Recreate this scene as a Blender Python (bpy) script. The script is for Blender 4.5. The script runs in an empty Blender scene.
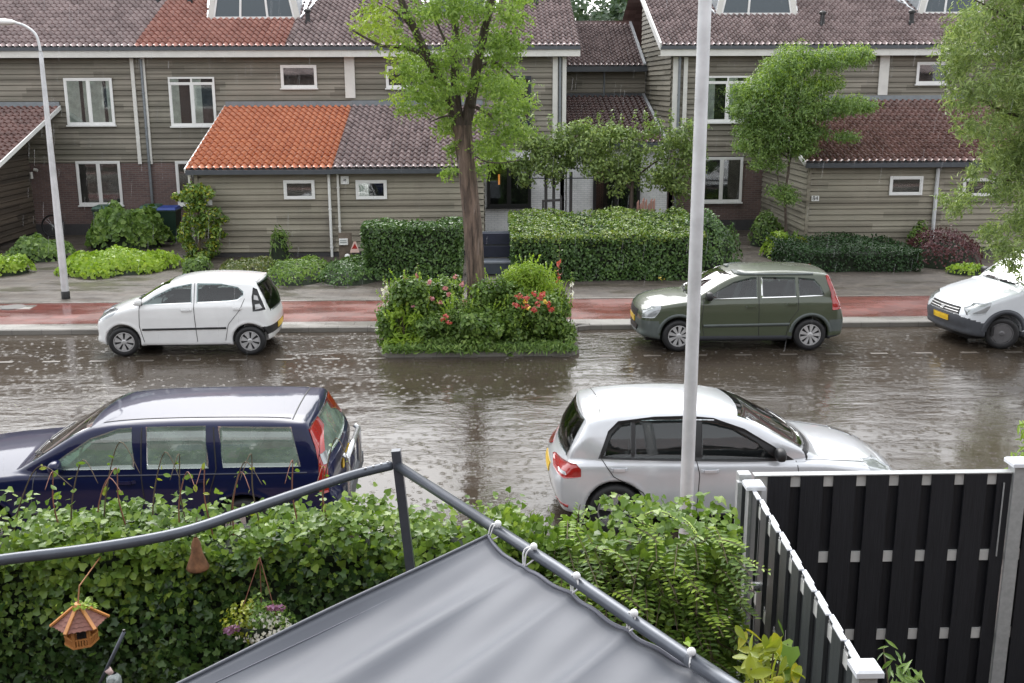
import bpy, math, random
import numpy as np
from mathutils import Vector, Matrix
rng = np.random.default_rng(7)
random.seed(7)
R = math.radians
scene = bpy.context.scene
col = scene.collection

# ------------------------------------------------------------------ camera
CAM_H, FOC, PITCH, YAW, ROLL = 4.9, 1068.0, R(13.5), R(1.5), R(0.2)
fw = Vector((math.sin(YAW)*math.cos(PITCH), math.cos(YAW)*math.cos(PITCH), -math.sin(PITCH)))
r0 = Vector((math.cos(YAW), -math.sin(YAW), 0)); u0 = r0.cross(fw)
rt = r0*math.cos(ROLL) - u0*math.sin(ROLL); up = rt.cross(fw)
CAM = Vector((0, 0, CAM_H))
cd = bpy.data.cameras.new('camera'); cam = bpy.data.objects.new('camera', cd); col.objects.link(cam)
cam.matrix_world = Matrix(((rt.x, up.x, -fw.x, 0), (rt.y, up.y, -fw.y, 0), (rt.z, up.z, -fw.z, CAM_H), (0, 0, 0, 1)))
cd.sensor_width = 36; cd.lens = 36*FOC/1024; cd.clip_end = 2000; cd.clip_start = .05
scene.camera = cam
# ------------------------------------------------------------------ light: rainy overcast
world = bpy.data.worlds.new('World'); scene.world = world; world.use_nodes = True
wn = world.node_tree; bg = wn.nodes['Background']
sky = wn.nodes.new('ShaderNodeTexSky'); sky.sky_type = 'NISHITA'; sky.sun_disc = False
SUN_EL, SUN_AZ = R(48), R(-14)
sky.sun_elevation = SUN_EL; sky.sun_rotation = SUN_AZ; sky.air_density = 1.0; sky.dust_density = 4.0; sky.ozone_density = 1
hs = wn.nodes.new('ShaderNodeHueSaturation'); hs.inputs['Saturation'].default_value = .16
wn.links.new(sky.outputs[0], hs.inputs['Color'])
cl = wn.nodes.new('ShaderNodeMix'); cl.data_type = 'RGBA'; cl.blend_type = 'ADD'; cl.inputs[0].default_value = 1     # even cloud deck over the clear-sky gradient
cl.inputs[7].default_value = (3.5, 3.6, 3.75, 1); wn.links.new(hs.outputs[0], cl.inputs[6]); wn.links.new(cl.outputs[2], bg.inputs['Color'])
bg.inputs['Strength'].default_value = .15
sd = bpy.data.lights.new('sun', 'SUN'); sd.energy = .5; sd.angle = R(45); sd.color = (1, .98, .95)
sun = bpy.data.objects.new('sun', sd); col.objects.link(sun)
sun.rotation_euler = (R(90)-SUN_EL, 0, R(180)-SUN_AZ)
scene.view_settings.view_transform = 'Standard'; scene.view_settings.look = 'None'
scene.view_settings.gamma = 1; scene.view_settings.exposure = .78
scene.render.resolution_x = 1024; scene.render.resolution_y = 683

# ------------------------------------------------------------------ survey helpers: a sight line and its real depth
def ray(x, y): return fw*FOC + rt*(x-512) + up*(341.5-y)
def P(x, y, Y):
    d = ray(x, y); return CAM + d*(Y/d.y)
def G(x, y, z=0.0):
    d = ray(x, y); return CAM + d*((z-CAM_H)/d.z)
def rectP(x0, y0, x1, y1, Y):
    ym, xm = (y0+y1)/2, (x0+x1)/2
    return P(x0, ym, Y).x, P(x1, ym, Y).x, P(xm, y1, Y).z, P(xm, y0, Y).z

# ------------------------------------------------------------------ object helpers
def tag(o, label=None, cat=None, group=None, kind=None):
    if label: o['label'] = label
    if cat: o['category'] = cat
    if group: o['group'] = group
    if kind: o['kind'] = kind
    return o
def thing(name, loc, label, cat, group=None, rz=0):
    o = bpy.data.objects.new(name, None); col.objects.link(o); o.empty_display_size = .2
    o.location = loc; o.rotation_euler = (0, 0, rz)
    return tag(o, label, cat, group)
def top(o):
    while o.parent: o = o.parent
    return o
def link_mesh(name, me, m, parent=None, world=True, smooth=False):
    if smooth: me.polygons.foreach_set('use_smooth', [True]*len(me.polygons))
    o = bpy.data.objects.new(name, me); col.objects.link(o)
    if m: me.materials.append(m)
    if parent is not None:
        o.parent = parent
        if world:
            t = top(parent)
            if t.type == 'EMPTY': me.transform(Matrix.Translation(-Vector(t.location)))
    return o
def recenter(o):
    """put the origin of a one-mesh thing at its base"""
    me = o.data; n = len(me.vertices); a = np.empty(n*3); me.vertices.foreach_get('co', a); a = a.reshape(-1, 3)
    c = Vector(((a[:, 0].min()+a[:, 0].max())/2, (a[:, 1].min()+a[:, 1].max())/2, a[:, 2].min()))
    me.transform(Matrix.Translation(-c)); o.location = c
    return o
class MB:
    def __init__(s): s.v = []; s.f = []
    def add(s, vs, fs):
        n = len(s.v); s.v += [tuple(v) for v in vs]; s.f += [tuple(i+n for i in f) for f in fs]; return s
    def box(s, x0, x1, y0, y1, z0, z1):
        return s.add([(x0,y0,z0),(x1,y0,z0),(x1,y1,z0),(x0,y1,z0),(x0,y0,z1),(x1,y0,z1),(x1,y1,z1),(x0,y1,z1)],
                     [(0,3,2,1),(4,5,6,7),(0,1,5,4),(1,2,6,5),(2,3,7,6),(3,0,4,7)])
    def bbox(s, x0, x1, y0, y1, z0, z1, b=.01):
        """box with chamfered top edge"""
        s.box(x0, x1, y0, y1, z0, z1-b)
        vs = [(x0,y0,z1-b),(x1,y0,z1-b),(x1,y1,z1-b),(x0,y1,z1-b),(x0+b,y0+b,z1),(x1-b,y0+b,z1),(x1-b,y1-b,z1),(x0+b,y1-b,z1)]
        return s.add(vs, [(4,5,6,7),(0,1,5,4),(1,2,6,5),(2,3,7,6),(3,0,4,7)])
    def hexa(s, c): return s.add(c, [(0,3,2,1),(4,5,6,7),(0,1,5,4),(1,2,6,5),(2,3,7,6),(3,0,4,7)])
    def quad(s, a, b, c, d): return s.add([a,b,c,d], [(0,1,2,3)])
    def beam(s, a, b, w, h, upv=(0,0,1)):
        a, b = Vector(a), Vector(b); d = (b-a).normalized(); sd_ = d.cross(Vector(upv)).normalized()*w/2; u = sd_.cross(d).normalized()*h/2
        return s.hexa([a-sd_-u, b-sd_-u, b+sd_-u, a+sd_-u, a-sd_+u, b-sd_+u, b+sd_+u, a+sd_+u])
    def tube(s, pts, rad, n=8, cap=True):
        pts = [Vector(p) for p in pts]; m = len(pts)
        rad = rad if hasattr(rad, '__len__') else [rad]*m
        base = len(s.v); ref = Vector((.13,.07,1)).normalized()
        for i, p in enumerate(pts):
            d = (pts[min(i+1, m-1)]-pts[max(i-1, 0)]).normalized()
            rr = ref if abs(d.dot(ref)) < .95 else Vector((1, .1, 0)).normalized()
            a = d.cross(rr).normalized(); b = d.cross(a)
            if i and a.dot(pa) < 0: a, b = -a, -b
            pa = a
            for k in range(n):
                t = 2*math.pi*k/n; s.v.append(tuple(p+(a*math.cos(t)+b*math.sin(t))*rad[i]))
        for i in range(m-1):
            for k in range(n):
                k2 = (k+1) % n
                s.f.append((base+i*n+k, base+i*n+k2, base+(i+1)*n+k2, base+(i+1)*n+k))
        if cap: s.f.append(tuple(base+k for k in range(n))[::-1]); s.f.append(tuple(base+(m-1)*n+k for k in range(n)))
        return s
    def lathe(s, prof, n=24, axis='z', c=(0,0,0), close=False):
        base = len(s.v); m = len(prof)
        for r_, h in prof:
            for k in range(n):
                t = 2*math.pi*k/n; a, b = r_*math.cos(t), r_*math.sin(t)
                v = (a, b, h) if axis == 'z' else ((a, h, b) if axis == 'y' else (h, a, b))
                s.v.append((v[0]+c[0], v[1]+c[1], v[2]+c[2]))
        for i in range(m if close else m-1):
            i2 = (i+1) % m
            for k in range(n):
                k2 = (k+1) % n; s.f.append((base+i*n+k, base+i*n+k2, base+i2*n+k2, base+i2*n+k))
        return s
    def prism(s, poly, y0, y1):
        """polygon in xz extruded along y"""
        n = len(poly)
        return s.add([(x, y0, z) for x, z in poly]+[(x, y1, z) for x, z in poly],
                     [tuple(range(n)), tuple(range(2*n-1, n-1, -1))]+[(i, (i+1) % n, n+(i+1) % n, n+i)[::-1] for i in range(n)])
    def build(s, name, m, parent=None, world=True, smooth=False):
        me = bpy.data.meshes.new(name); me.from_pydata(s.v, [], s.f); me.update()
        return link_mesh(name, me, m, parent, world, smooth)
def np_mesh(name, V, F, m=None, parent=None, world=True, smooth=False):
    """V (n,3), F (m,k) arrays"""
    me = bpy.data.meshes.new(name); k = F.shape[1]
    me.vertices.add(len(V)); me.vertices.foreach_set('co', np.ascontiguousarray(V, dtype=np.float32).ravel())
    me.loops.add(F.size); me.loops.foreach_set('vertex_index', F.ravel().astype(np.int32))
    me.polygons.add(len(F)); me.polygons.foreach_set('loop_start', np.arange(0, F.size, k, dtype=np.int32))
    me.polygons.foreach_set('loop_total', np.full(len(F), k, dtype=np.int32))
    me.update(calc_edges=True); me.validate()
    return link_mesh(name, me, m, parent, world, smooth)

# ------------------------------------------------------------------ materials
class NT:
    def __init__(s, name):
        s.m = bpy.data.materials.new(name); s.m.use_nodes = True; s.t = s.m.node_tree; s.n = s.t.nodes
        s.b = s.n['Principled BSDF']
    def node(s, ty, **kw):
        nd = s.n.new(ty)
        for k, v in kw.items():
            if k in nd.inputs: nd.inputs[k].default_value = v
            else: setattr(nd, k, v)
        return nd
    def link(s, a, b): s.t.links.new(a, b)
    def coords(s, sc=(1,1,1), kind='Object'):
        tc = s.node('ShaderNodeTexCoord'); mp = s.node('ShaderNodeMapping'); mp.inputs['Scale'].default_value = sc
        s.link(tc.outputs[kind], mp.inputs[0]); return mp.outputs[0]
    def noise(s, scale, sc=(1,1,1), detail=4, rough=.6, vec=None):
        nz = s.node('ShaderNodeTexNoise'); nz.inputs['Scale'].default_value = scale; nz.inputs['Detail'].default_value = detail; nz.inputs['Roughness'].default_value = rough
        s.link(vec or s.coords(sc), nz.inputs['Vector']); return nz.outputs['Fac']
    def ramp(s, fac, stops):
        r_ = s.node('ShaderNodeValToRGB'); e = r_.color_ramp.elements
        while len(e) < len(stops): e.new(.5)
        for i, (p, c) in enumerate(stops):
            e[i].position = p; e[i].color = tuple(c)+(1,) if hasattr(c, '__len__') else (c, c, c, 1)
        s.link(fac, r_.inputs[0]); return r_.outputs[0]
    def mix(s, fac, a, b, mode='MIX'):
        mx = s.node('ShaderNodeMix'); mx.data_type = 'RGBA'; mx.blend_type = mode
        for sock, v in ((mx.inputs[0], fac), (mx.inputs[6], a), (mx.inputs[7], b)):
            if hasattr(v, 'is_output'): s.link(v, sock)
            else: sock.default_value = v if not hasattr(v, '__len__') else tuple(v)+(1,)
        return mx.outputs[2]
    def math(s, op, a, b=0):
        nd = s.node('ShaderNodeMath'); nd.operation = op
        for i, v in enumerate((a, b)):
            if hasattr(v, 'is_output'): s.link(v, nd.inputs[i])
            else: nd.inputs[i].default_value = v
        return nd.outputs[0]
    def bump(s, h, strength=.3, dist=.02):
        bp = s.node('ShaderNodeBump'); bp.inputs['Strength'].default_value = strength; bp.inputs['Distance'].default_value = dist
        s.link(h, bp.inputs['Height']); s.link(bp.outputs[0], s.b.inputs['Normal'])
    def set(s, **kw):
        for k, v in kw.items():
            sock = s.b.inputs[k.replace('_', ' ')]
            if hasattr(v, 'is_output'): s.link(v, sock)
            else: sock.default_value = tuple(v)+(1,) if hasattr(v, '__len__') else v
        return s.m
def simple(name, c, rough=.5, metal=0, var=.12, scale=6, coat=0, bump=0, spec=.5):
    t = NT(name); lo = [x*(1-var) for x in c]; hi = [min(1, x*(1+var)) for x in c]
    t.set(Base_Color=t.ramp(t.noise(scale), [(.3, lo), (.7, hi)]), Roughness=rough, Metallic=metal, Coat_Weight=coat, Coat_Roughness=.05, Specular_IOR_Level=spec)
    if bump: t.bump(t.noise(scale*8), bump, .01)
    return t.m
def white_noise_rows(t, sx, sy, axis=('X', 'Z'), stagger=0):
    """one random value per cell"""
    tc = t.node('ShaderNodeTexCoord'); sp = t.node('ShaderNodeSeparateXYZ'); t.link(tc.outputs['Object'], sp.inputs[0])
    b = t.math('FLOOR', t.math('DIVIDE', sp.outputs[axis[1]], sy))
    xo = sp.outputs[axis[0]]
    if stagger:
        w0 = t.node('ShaderNodeTexWhiteNoise'); w0.noise_dimensions = '1D'; t.link(b, w0.inputs['W']); xo = t.math('ADD', xo, t.math('MULTIPLY', w0.outputs['Value'], sx))
    a = t.math('FLOOR', t.math('DIVIDE', xo, sx))
    cb = t.node('ShaderNodeCombineXYZ'); t.link(a, cb.inputs[0]); t.link(b, cb.inputs[1])
    w = t.node('ShaderNodeTexWhiteNoise'); w.noise_dimensions = '3D'; t.link(cb.outputs[0], w.inputs[0])
    return w.outputs['Value']
def mat_siding(name, c1, c2, green=.35, board=.17, axis='X'):
    t = NT(name)
    w = white_noise_rows(t, 3.7, board, (axis, 'Z'), 1)
    sc = (1.2, 1.2, 26)
    n = t.noise(1.0, sc, 5, .65)
    base = t.ramp(t.math('ADD', t.math('MULTIPLY', w, .55), t.math('MULTIPLY', n, .5)), [(.2, c1), (.8, c2)])
    g = t.ramp(t.noise(.55, (1, 1, 1.8), 3), [(.42, 0.0), (.66, 1.0)])
    base = t.mix(t.math('MULTIPLY', g, green), base, (.13, .135, .10))
    d = t.ramp(t.noise(.9, (1, 1, .35), 4), [(.5, 0.0), (.78, 1.0)])
    base = t.mix(t.math('MULTIPLY', d, .45), base, (.09, .078, .068))
    t.set(Base_Color=base, Roughness=.62, Specular_IOR_Level=.35)
    t.bump(t.noise(3, (2, 2, 60), 4), .4, .006)
    return t.m
def mat_tile(name, c1, c2, moss=0.0, rough=.3, ca=.3, cb_=.34*.927):
    t = NT(name)
    w = white_noise_rows(t, ca, cb_, ('X', 'Y'))
    n = t.noise(.8, (1, 1, 1), 4)
    base = t.ramp(t.math('ADD', t.math('MULTIPLY', w, .55), t.math('MULTIPLY', n, .5)), [(.15, c1), (.85, c2)])
    s = t.ramp(t.noise(9, (1, .4, 1), 3), [(.5, 0.0), (.75, 1.0)])
    base = t.mix(t.math('MULTIPLY', s, .25), base, (.3, .27, .25) if not moss else (.14, .12, .07))
    t.set(Base_Color=base, Roughness=t.ramp(w, [(0, rough*.8), (1, rough*1.3)]), Specular_IOR_Level=.6)
    return t.m
def mat_brick(name, c1, c2, mortar, sc=1.0, rough=.7, rowh=.065, axis='XZ', spec=.4):
    t = NT(name); tc = t.node('ShaderNodeTexCoord'); sp = t.node('ShaderNodeSeparateXYZ'); t.link(tc.outputs['Object'], sp.inputs[0])
    cb = t.node('ShaderNodeCombineXYZ'); t.link(sp.outputs[axis[0]], cb.inputs[0]); t.link(sp.outputs[axis[1]], cb.inputs[1])
    b = t.node('ShaderNodeTexBrick'); b.inputs['Scale'].default_value = sc; b.inputs['Brick Width'].default_value = .22; b.inputs['Row Height'].default_value = rowh
    b.inputs['Mortar Size'].default_value = .009; b.inputs['Color1'].default_value = tuple(c1)+(1,); b.inputs['Color2'].default_value = tuple(c2)+(1,); b.inputs['Mortar'].default_value = tuple(mortar)+(1,)
    t.link(cb.outputs[0], b.inputs['Vector'])
    g = t.ramp(t.noise(1.1, (1, 1, 1), 5), [(.3, .72), (.7, 1.1)])
    t.set(Base_Color=t.mix(1.0, b.outputs[0], g, 'MULTIPLY'), Roughness=rough, Specular_IOR_Level=spec)
    bp = t.node('ShaderNodeBump'); bp.inputs['Strength'].default_value = .5; bp.inputs['Distance'].default_value = .006; bp.invert = True
    t.link(b.outputs['Fac'], bp.inputs['Height']); t.link(bp.outputs[0], t.b.inputs['Normal'])
    return t.m
def mat_leaf(name, stops, rough=.35, trans=.25, spec=.36, patch=.35, pscale=1.2):
    """leaves: one tone per leaf, broad patches over the crown, light through the blade"""
    t = NT(name); gi = t.node('ShaderNodeNewGeometry')
    v = t.math('ADD', t.math('MULTIPLY', gi.outputs['Random Per Island'], 1-patch), t.math('MULTIPLY', t.ramp(t.noise(pscale, (1,1,1), 3), [(.3, 0.0), (.7, 1.0)]), patch))
    c = t.ramp(v, stops)
    t.set(Base_Color=c, Roughness=rough, Specular_IOR_Level=spec)
    tr = t.node('ShaderNodeBsdfTranslucent'); t.link(t.mix(1.0, c, (1.3, 1.35, .7), 'MULTIPLY'), tr.inputs[0])
    mx = t.node('ShaderNodeMixShader'); mx.inputs[0].default_value = trans
    t.link(t.b.outputs[0], mx.inputs[1]); t.link(tr.outputs[0], mx.inputs[2]); t.link(mx.outputs[0], t.n['Material Output'].inputs[0])
    return t.m
def mat_glass(name, tint=(.012,.016,.016), rough=.03, see=.0, tintcol=(.7,.85,.8), painted_refl=0):
    t = NT(name)
    t.set(Base_Color=tint, Roughness=rough, Specular_IOR_Level=.6)
    if see:
        tr = t.node('ShaderNodeBsdfTransparent'); tr.inputs[0].default_value = tuple(tintcol)+(1,)
        gl = t.node('ShaderNodeBsdfGlossy'); gl.inputs['Roughness'].default_value = rough
        fr = t.node('ShaderNodeFresnel'); fr.inputs[0].default_value = 1.5
        mx = t.node('ShaderNodeMixShader'); t.link(t.math('ADD', fr.outputs[0], 1-see), mx.inputs[0])
        src = tr.outputs[0]
        if painted_refl:      # uneven pale green painted in for reflected and see-through light
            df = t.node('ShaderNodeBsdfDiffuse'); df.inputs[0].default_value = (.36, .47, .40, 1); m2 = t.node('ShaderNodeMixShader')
            t.link(t.ramp(t.noise(3, (1,1,2), 3), [(.3, painted_refl*.6), (.7, painted_refl*1.3)]), m2.inputs[0]); t.link(src, m2.inputs[1]); t.link(df.outputs[0], m2.inputs[2]); src = m2.outputs[0]
        t.link(src, mx.inputs[1]); t.link(gl.outputs[0], mx.inputs[2]); t.link(mx.outputs[0], t.n['Material Output'].inputs[0])
    return t.m
def mat_paint(name, c, metal=0.0, rough=.35, coat=1.0, ior=1.55):
    t = NT(name)
    # rain water: beads and runs on the lacquer
    n1 = t.noise(60, (1,1,1), 2); n2 = t.noise(7, (1,1,.4), 3)
    t.set(Base_Color=t.ramp(t.noise(2.5), [(.3, [x*.94 for x in c]), (.7, [min(1, x*1.04) for x in c])]), Metallic=metal, Roughness=rough, Coat_Weight=coat, Coat_Roughness=.025, Coat_IOR=ior)
    bp = t.node('ShaderNodeBump'); bp.inputs['Strength'].default_value = .08; bp.inputs['Distance'].default_value = .0015
    t.link(t.math('ADD', n1, t.math('MULTIPLY', n2, .6)), bp.inputs['Height']); t.link(bp.outputs[0], t.b.inputs['Coat Normal'])
    return t.m
M = {}
M['siding'] = mat_siding('weathered_siding', (.135,.120,.094), (.275,.25,.205))
M['siding_light'] = mat_siding('weathered_siding_light', (.165,.145,.110), (.33,.30,.235), .3)
M['siding_side'] = mat_siding('weathered_siding_end', (.13,.12,.09), (.27,.25,.20), .25, axis='Y')
M['siding_brown'] = mat_siding('brown_wet_siding', (.05,.04,.032), (.12,.095,.072), .15, axis='Y')
M['groove'] = simple('siding_gap', (.035,.03,.025), .8)
M['tile_dark'] = mat_tile('dark_roof_tile', (.19,.135,.13), (.42,.32,.31), .0, .15)
M['tile_brown'] = mat_tile('brown_roof_tile', (.085,.045,.04), (.19,.115,.105), .0, .2)
M['tile_red'] = mat_tile('red_brown_roof_tile', (.12,.055,.045), (.25,.13,.11), .0, .16)
M['tile_orange'] = mat_tile('orange_roof_tile', (.52,.15,.06), (.68,.25,.12), .0, .20)
M['brick'] = mat_brick('brown_purple_brick', (.17,.105,.092), (.12,.075,.07), (.17,.15,.14), axis='XZ')
M['white_brick'] = mat_brick('white_painted_brick', (.84,.84,.84), (.78,.78,.79), (.62,.63,.65), axis='XZ', rough=.5)
M['plinth'] = simple('dark_plinth', (.05,.048,.05), .6)
M['white'] = simple('white_paint', (.62,.61,.57), .45, var=.08, scale=3)
M['white_clean'] = simple('white_frame_paint', (.74,.74,.72), .4, var=.05, scale=3)
M['grey_trim'] = simple('grey_zinc', (.20,.22,.235), .4, .3)
M['gutter'] = simple('dark_grey_gutter', (.06,.068,.078), .4)
M['black'] = simple('black_plastic', (.014,.014,.015), .45)
M['navy'] = simple('dark_blue_paint', (.018,.022,.035), .4)
M['window_glass'] = mat_glass('window_glass', see=.93, tintcol=(.9,.93,.92))
M['interior'] = simple('dark_room', (.02,.02,.022), .8, var=.5, scale=2)
M['curtain'] = simple('grey_curtain', (.65,.67,.62), .9, var=.25, scale=5)
M['metal_pole'] = simple('galvanised_pole', (.60,.61,.62), .4, .2, var=.22, scale=2.2)
M['rubber'] = simple('tyre_rubber', (.012,.012,.013), .6)
M['chrome'] = simple('alloy', (.55,.56,.57), .25, .8)
M['steel_dark'] = simple('dull_steel_wheel', (.16,.16,.165), .4, .5)
M['alloy_dull'] = simple('silver_wheel_cover', (.5,.5,.5), .35, .4)
M['plastic_grey'] = simple('grey_bumper_plastic', (.06,.065,.075), .5)
M['car_glass'] = mat_glass('car_glass', rough=.03, see=.97, tintcol=(.50,.58,.58))
M['car_glass_green'] = mat_glass('pale_green_car_glass', rough=.03, see=.90, tintcol=(.66,.90,.78), painted_refl=.42)
M['red_lamp'] = simple('red_lamp', (.33,.012,.01), .15, coat=1)
M['clear_lamp'] = simple('clear_lamp', (.33,.35,.36), .06, .3, coat=1)
M['plate_yellow'] = simple('yellow_plate', (.75,.48,.02), .35)
M['twig'] = simple('twig_bark', (.10,.075,.045), .8)
M['twig_red'] = simple('reddish_tendril', (.22,.09,.06), .6)
M['bark'] = None
# ================================================================== ground
def water_mat():
    t = NT('flooded_road')
    c = t.ramp(t.noise(.35, (1,1,1), 4), [(.3, (.042,.033,.025)), (.7, (.066,.053,.040))])
    t.set(Base_Color=c, Roughness=.03, Specular_IOR_Level=.6, IOR=1.38)
    v = t.node('ShaderNodeTexVoronoi'); v.inputs['Scale'].default_value = 7; t.link(t.coords((1,1,1)), v.inputs['Vector'])
    rings = t.math('MULTIPLY', t.math('SINE', t.math('MULTIPLY', v.outputs['Distance'], 46)), t.math('SUBTRACT', 1.0, t.math('MINIMUM', t.math('MULTIPLY', v.outputs['Distance'], 2.2), 1.0)))
    chop = t.noise(4.2, (1, 1.5, 1), 4, .62)
    fine = t.noise(26, (1, 1.4, 1), 3, .6)
    calm = t.ramp(t.noise(.42, (.7, 1.6, 1), 3), [(.36, .14), (.64, .9)])
    gust = t.ramp(t.noise(1.3, (.8, 2.0, 1), 3), [(.35, .45), (.65, 1.25)])
    h = t.math('MULTIPLY', t.math('ADD', t.math('MULTIPLY', rings, .13), t.math('MULTIPLY', t.math('ADD', chop, t.math('MULTIPLY', fine, .26)), calm)), gust)
    t.bump(h, 1.0, .0125)
    return t.m
def slab_mat(name, c1, c2, rowh, bw, mortar, rough=.35, swap=False, spec=.5):
    t = NT(name); tc = t.node('ShaderNodeTexCoord'); sp = t.node('ShaderNodeSeparateXYZ'); t.link(tc.outputs['Object'], sp.inputs[0])
    cb = t.node('ShaderNodeCombineXYZ'); t.link(sp.outputs['Y' if swap else 'X'], cb.inputs[0]); t.link(sp.outputs['X' if swap else 'Y'], cb.inputs[1])
    b = t.node('ShaderNodeTexBrick'); b.inputs['Scale'].default_value = 1; b.inputs['Brick Width'].default_value = bw; b.inputs['Row Height'].default_value = rowh
    b.inputs['Mortar Size'].default_value = .008; b.inputs['Color1'].default_value = tuple(c1)+(1,); b.inputs['Color2'].default_value = tuple(c2)+(1,); b.inputs['Mortar'].default_value = tuple(mortar)+(1,)
    t.link(cb.outputs[0], b.inputs['Vector'])
    g = t.ramp(t.noise(.8, (.6, 1.6, 1), 5, .65), [(.25, .62), (.75, 1.25)])
    wet = t.noise(.6, (.6, 1.5, 1), 4)
    t.set(Base_Color=t.mix(1.0, b.outputs[0], g, 'MULTIPLY'), Roughness=t.ramp(wet, [(.4, rough*.4), (.65, rough*1.4)]), Specular_IOR_Level=spec)
    t.bump(t.noise(40, (1,1,1), 3), .15, .004)
    return t.m
def sheet(name, x0, x1, y0, y1, z, m, nx=1, ny=1):
    xs = np.linspace(x0, x1, nx+1); ys = np.linspace(y0, y1, ny+1)
    V = np.array([(x, y, z) for y in ys for x in xs]); F = np.array([(j*(nx+1)+i, j*(nx+1)+i+1, (j+1)*(nx+1)+i+1, (j+1)*(nx+1)+i) for j in range(ny) for i in range(nx)])
    o = np_mesh(name, V, F, m); tag(o, kind='structure'); return o
PZ = .10                                   # level of the pavements
KERB_Y = G(50, 334.5).y
RED0 = G(50, 324, PZ).y; RED1 = G(50, 303.5, PZ).y
NEAR_K = 10.55                             # near kerb
SHED_Y = G(250, 257, PZ).y
FAC_Y = 35.8
print('KERB_Y', KERB_Y, 'RED', RED0, RED1, 'SHED', SHED_Y)
sheet('ground', -400, 400, -60, 600, -.3, simple('soil_ground', (.05,.042,.03), .8))
V = np.array([(x, y, z) for y, z in ((NEAR_K, -.09), (13.5, -.08), (16.5, -.005), (KERB_Y, 0)) for x in (-60, 60)], float)
tag(np_mesh('road', V, np.array([(2*k, 2*k+1, 2*k+3, 2*k+2) for k in range(3)]), water_mat(), smooth=True), kind='structure')
red = slab_mat('red_cycle_path_tiles', (.20,.066,.054), (.15,.054,.046), .30, .30, (.13,.06,.05), .3)
grey = slab_mat('grey_brown_pavers', (.098,.082,.066), (.066,.055,.045), .20, .30, (.04,.034,.028), .7, spec=.4)
lightk = slab_mat('concrete_kerb_slabs', (.24,.225,.205), (.20,.19,.17), .30, .60, (.15,.14,.13), .4)
sheet('cycle_path', -60, 60, RED0, RED1, PZ, red)
sheet('pavement', -60, 60, RED1+.10, FAC_Y+30, PZ, grey)
sheet('near_pavement', -60, 60, 8.9, NEAR_K-.14, PZ, slab_mat('pinkish_pavers', (.34,.22,.19), (.28,.19,.165), .3, .3, (.17,.13,.11), .35))
sheet('garden_ground', -60, 60, -8, 8.9, -.45, simple('dark_garden_soil', (.035,.03,.02), .8))
# far kerb follows the planter bay: a protruding peninsula between the parked cars
PX0, PX1, PY0 = G(384, 350).x, G(577, 350).x, G(480, 356.5).y
bay = [(-60, KERB_Y), (PX0-.42, KERB_Y), (PX0-.16, KERB_Y-.10), (PX0, KERB_Y-.45), (PX0-.02, PY0+.18), (PX0+.12, PY0), (PX1-.12, PY0), (PX1+.02, PY0+.18), (PX1, KERB_Y-.45), (PX1+.16, KERB_Y-.10), (PX1+.42, KERB_Y), (60, KERB_Y)]
mb = MB()
for (x0, y0), (x1, y1) in zip(bay, bay[1:]):
    d = Vector((x1-x0, y1-y0)); n_ = Vector((-d.y, d.x)).normalized()*.14
    mb.add([(x0,y0,-.05),(x1,y1,-.05),(x1,y1,PZ-.015),(x0,y0,PZ-.015),(x0+n_.x*.2,y0+n_.y*.2,PZ+.004),(x1+n_.x*.2,y1+n_.y*.2,PZ+.004),(x1+n_.x,y1+n_.y,PZ+.004),(x0+n_.x,y0+n_.y,PZ+.004)],
           [(0,1,2,3),(3,2,5,4),(4,5,6,7)])
tag(mb.build('kerb', lightk), kind='structure')
mb = MB(); mb.box(-60, 60, RED1, RED1+.098, PZ-.05, PZ+.012); tag(mb.build('path_edging', lightk), kind='structure')
sheet('kerb_strip', -60, 60, KERB_Y+.12, RED0, PZ-.001, lightk)
mb = MB(); mb.bbox(-60, 60, NEAR_K-.14, NEAR_K, -.2, PZ+.01, .02); tag(mb.build('near_kerb', lightk), kind='structure')
# planter soil
mb = MB(); n_ = len(bay[1:-1]); pts = [(x, y+.10 if y < KERB_Y-.3 else y+.06, PZ+.02) for x, y in bay[1:-1]]
mb.add(pts, [tuple(range(len(pts)))]); tag(mb.build('flower_bed_soil', simple('wet_soil', (.035,.026,.018), .7)), kind='structure')
# parking line dashes half drowned
mb = MB()
for x in np.arange(-20, 20, .85): mb.box(x, x+.32, G(200, 361).y, G(200, 361).y+.10, .002, .005)
tag(mb.build('parking_line', simple('worn_white_line', (.11,.095,.08), .5)), kind='structure')
# manhole cover in the path
mh = G(13, 307.5, PZ)
t_ = thing('manhole_cover', (mh.x, mh.y, PZ), 'oval drain cover in a pale concrete frame at the left edge of the red path', 'drain cover')
MB().bbox(mh.x-.45, mh.x+.45, mh.y-.22, mh.y+.22, PZ-.03, PZ+.012, .006).build('frame', lightk, t_)
MB().lathe([(.0, PZ+.022), (.26, PZ+.022), (.28, PZ+.010)], 20, c=(mh.x, mh.y, 0)).build('lid', simple('iron', (.07,.065,.06), .5), t_)
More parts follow.
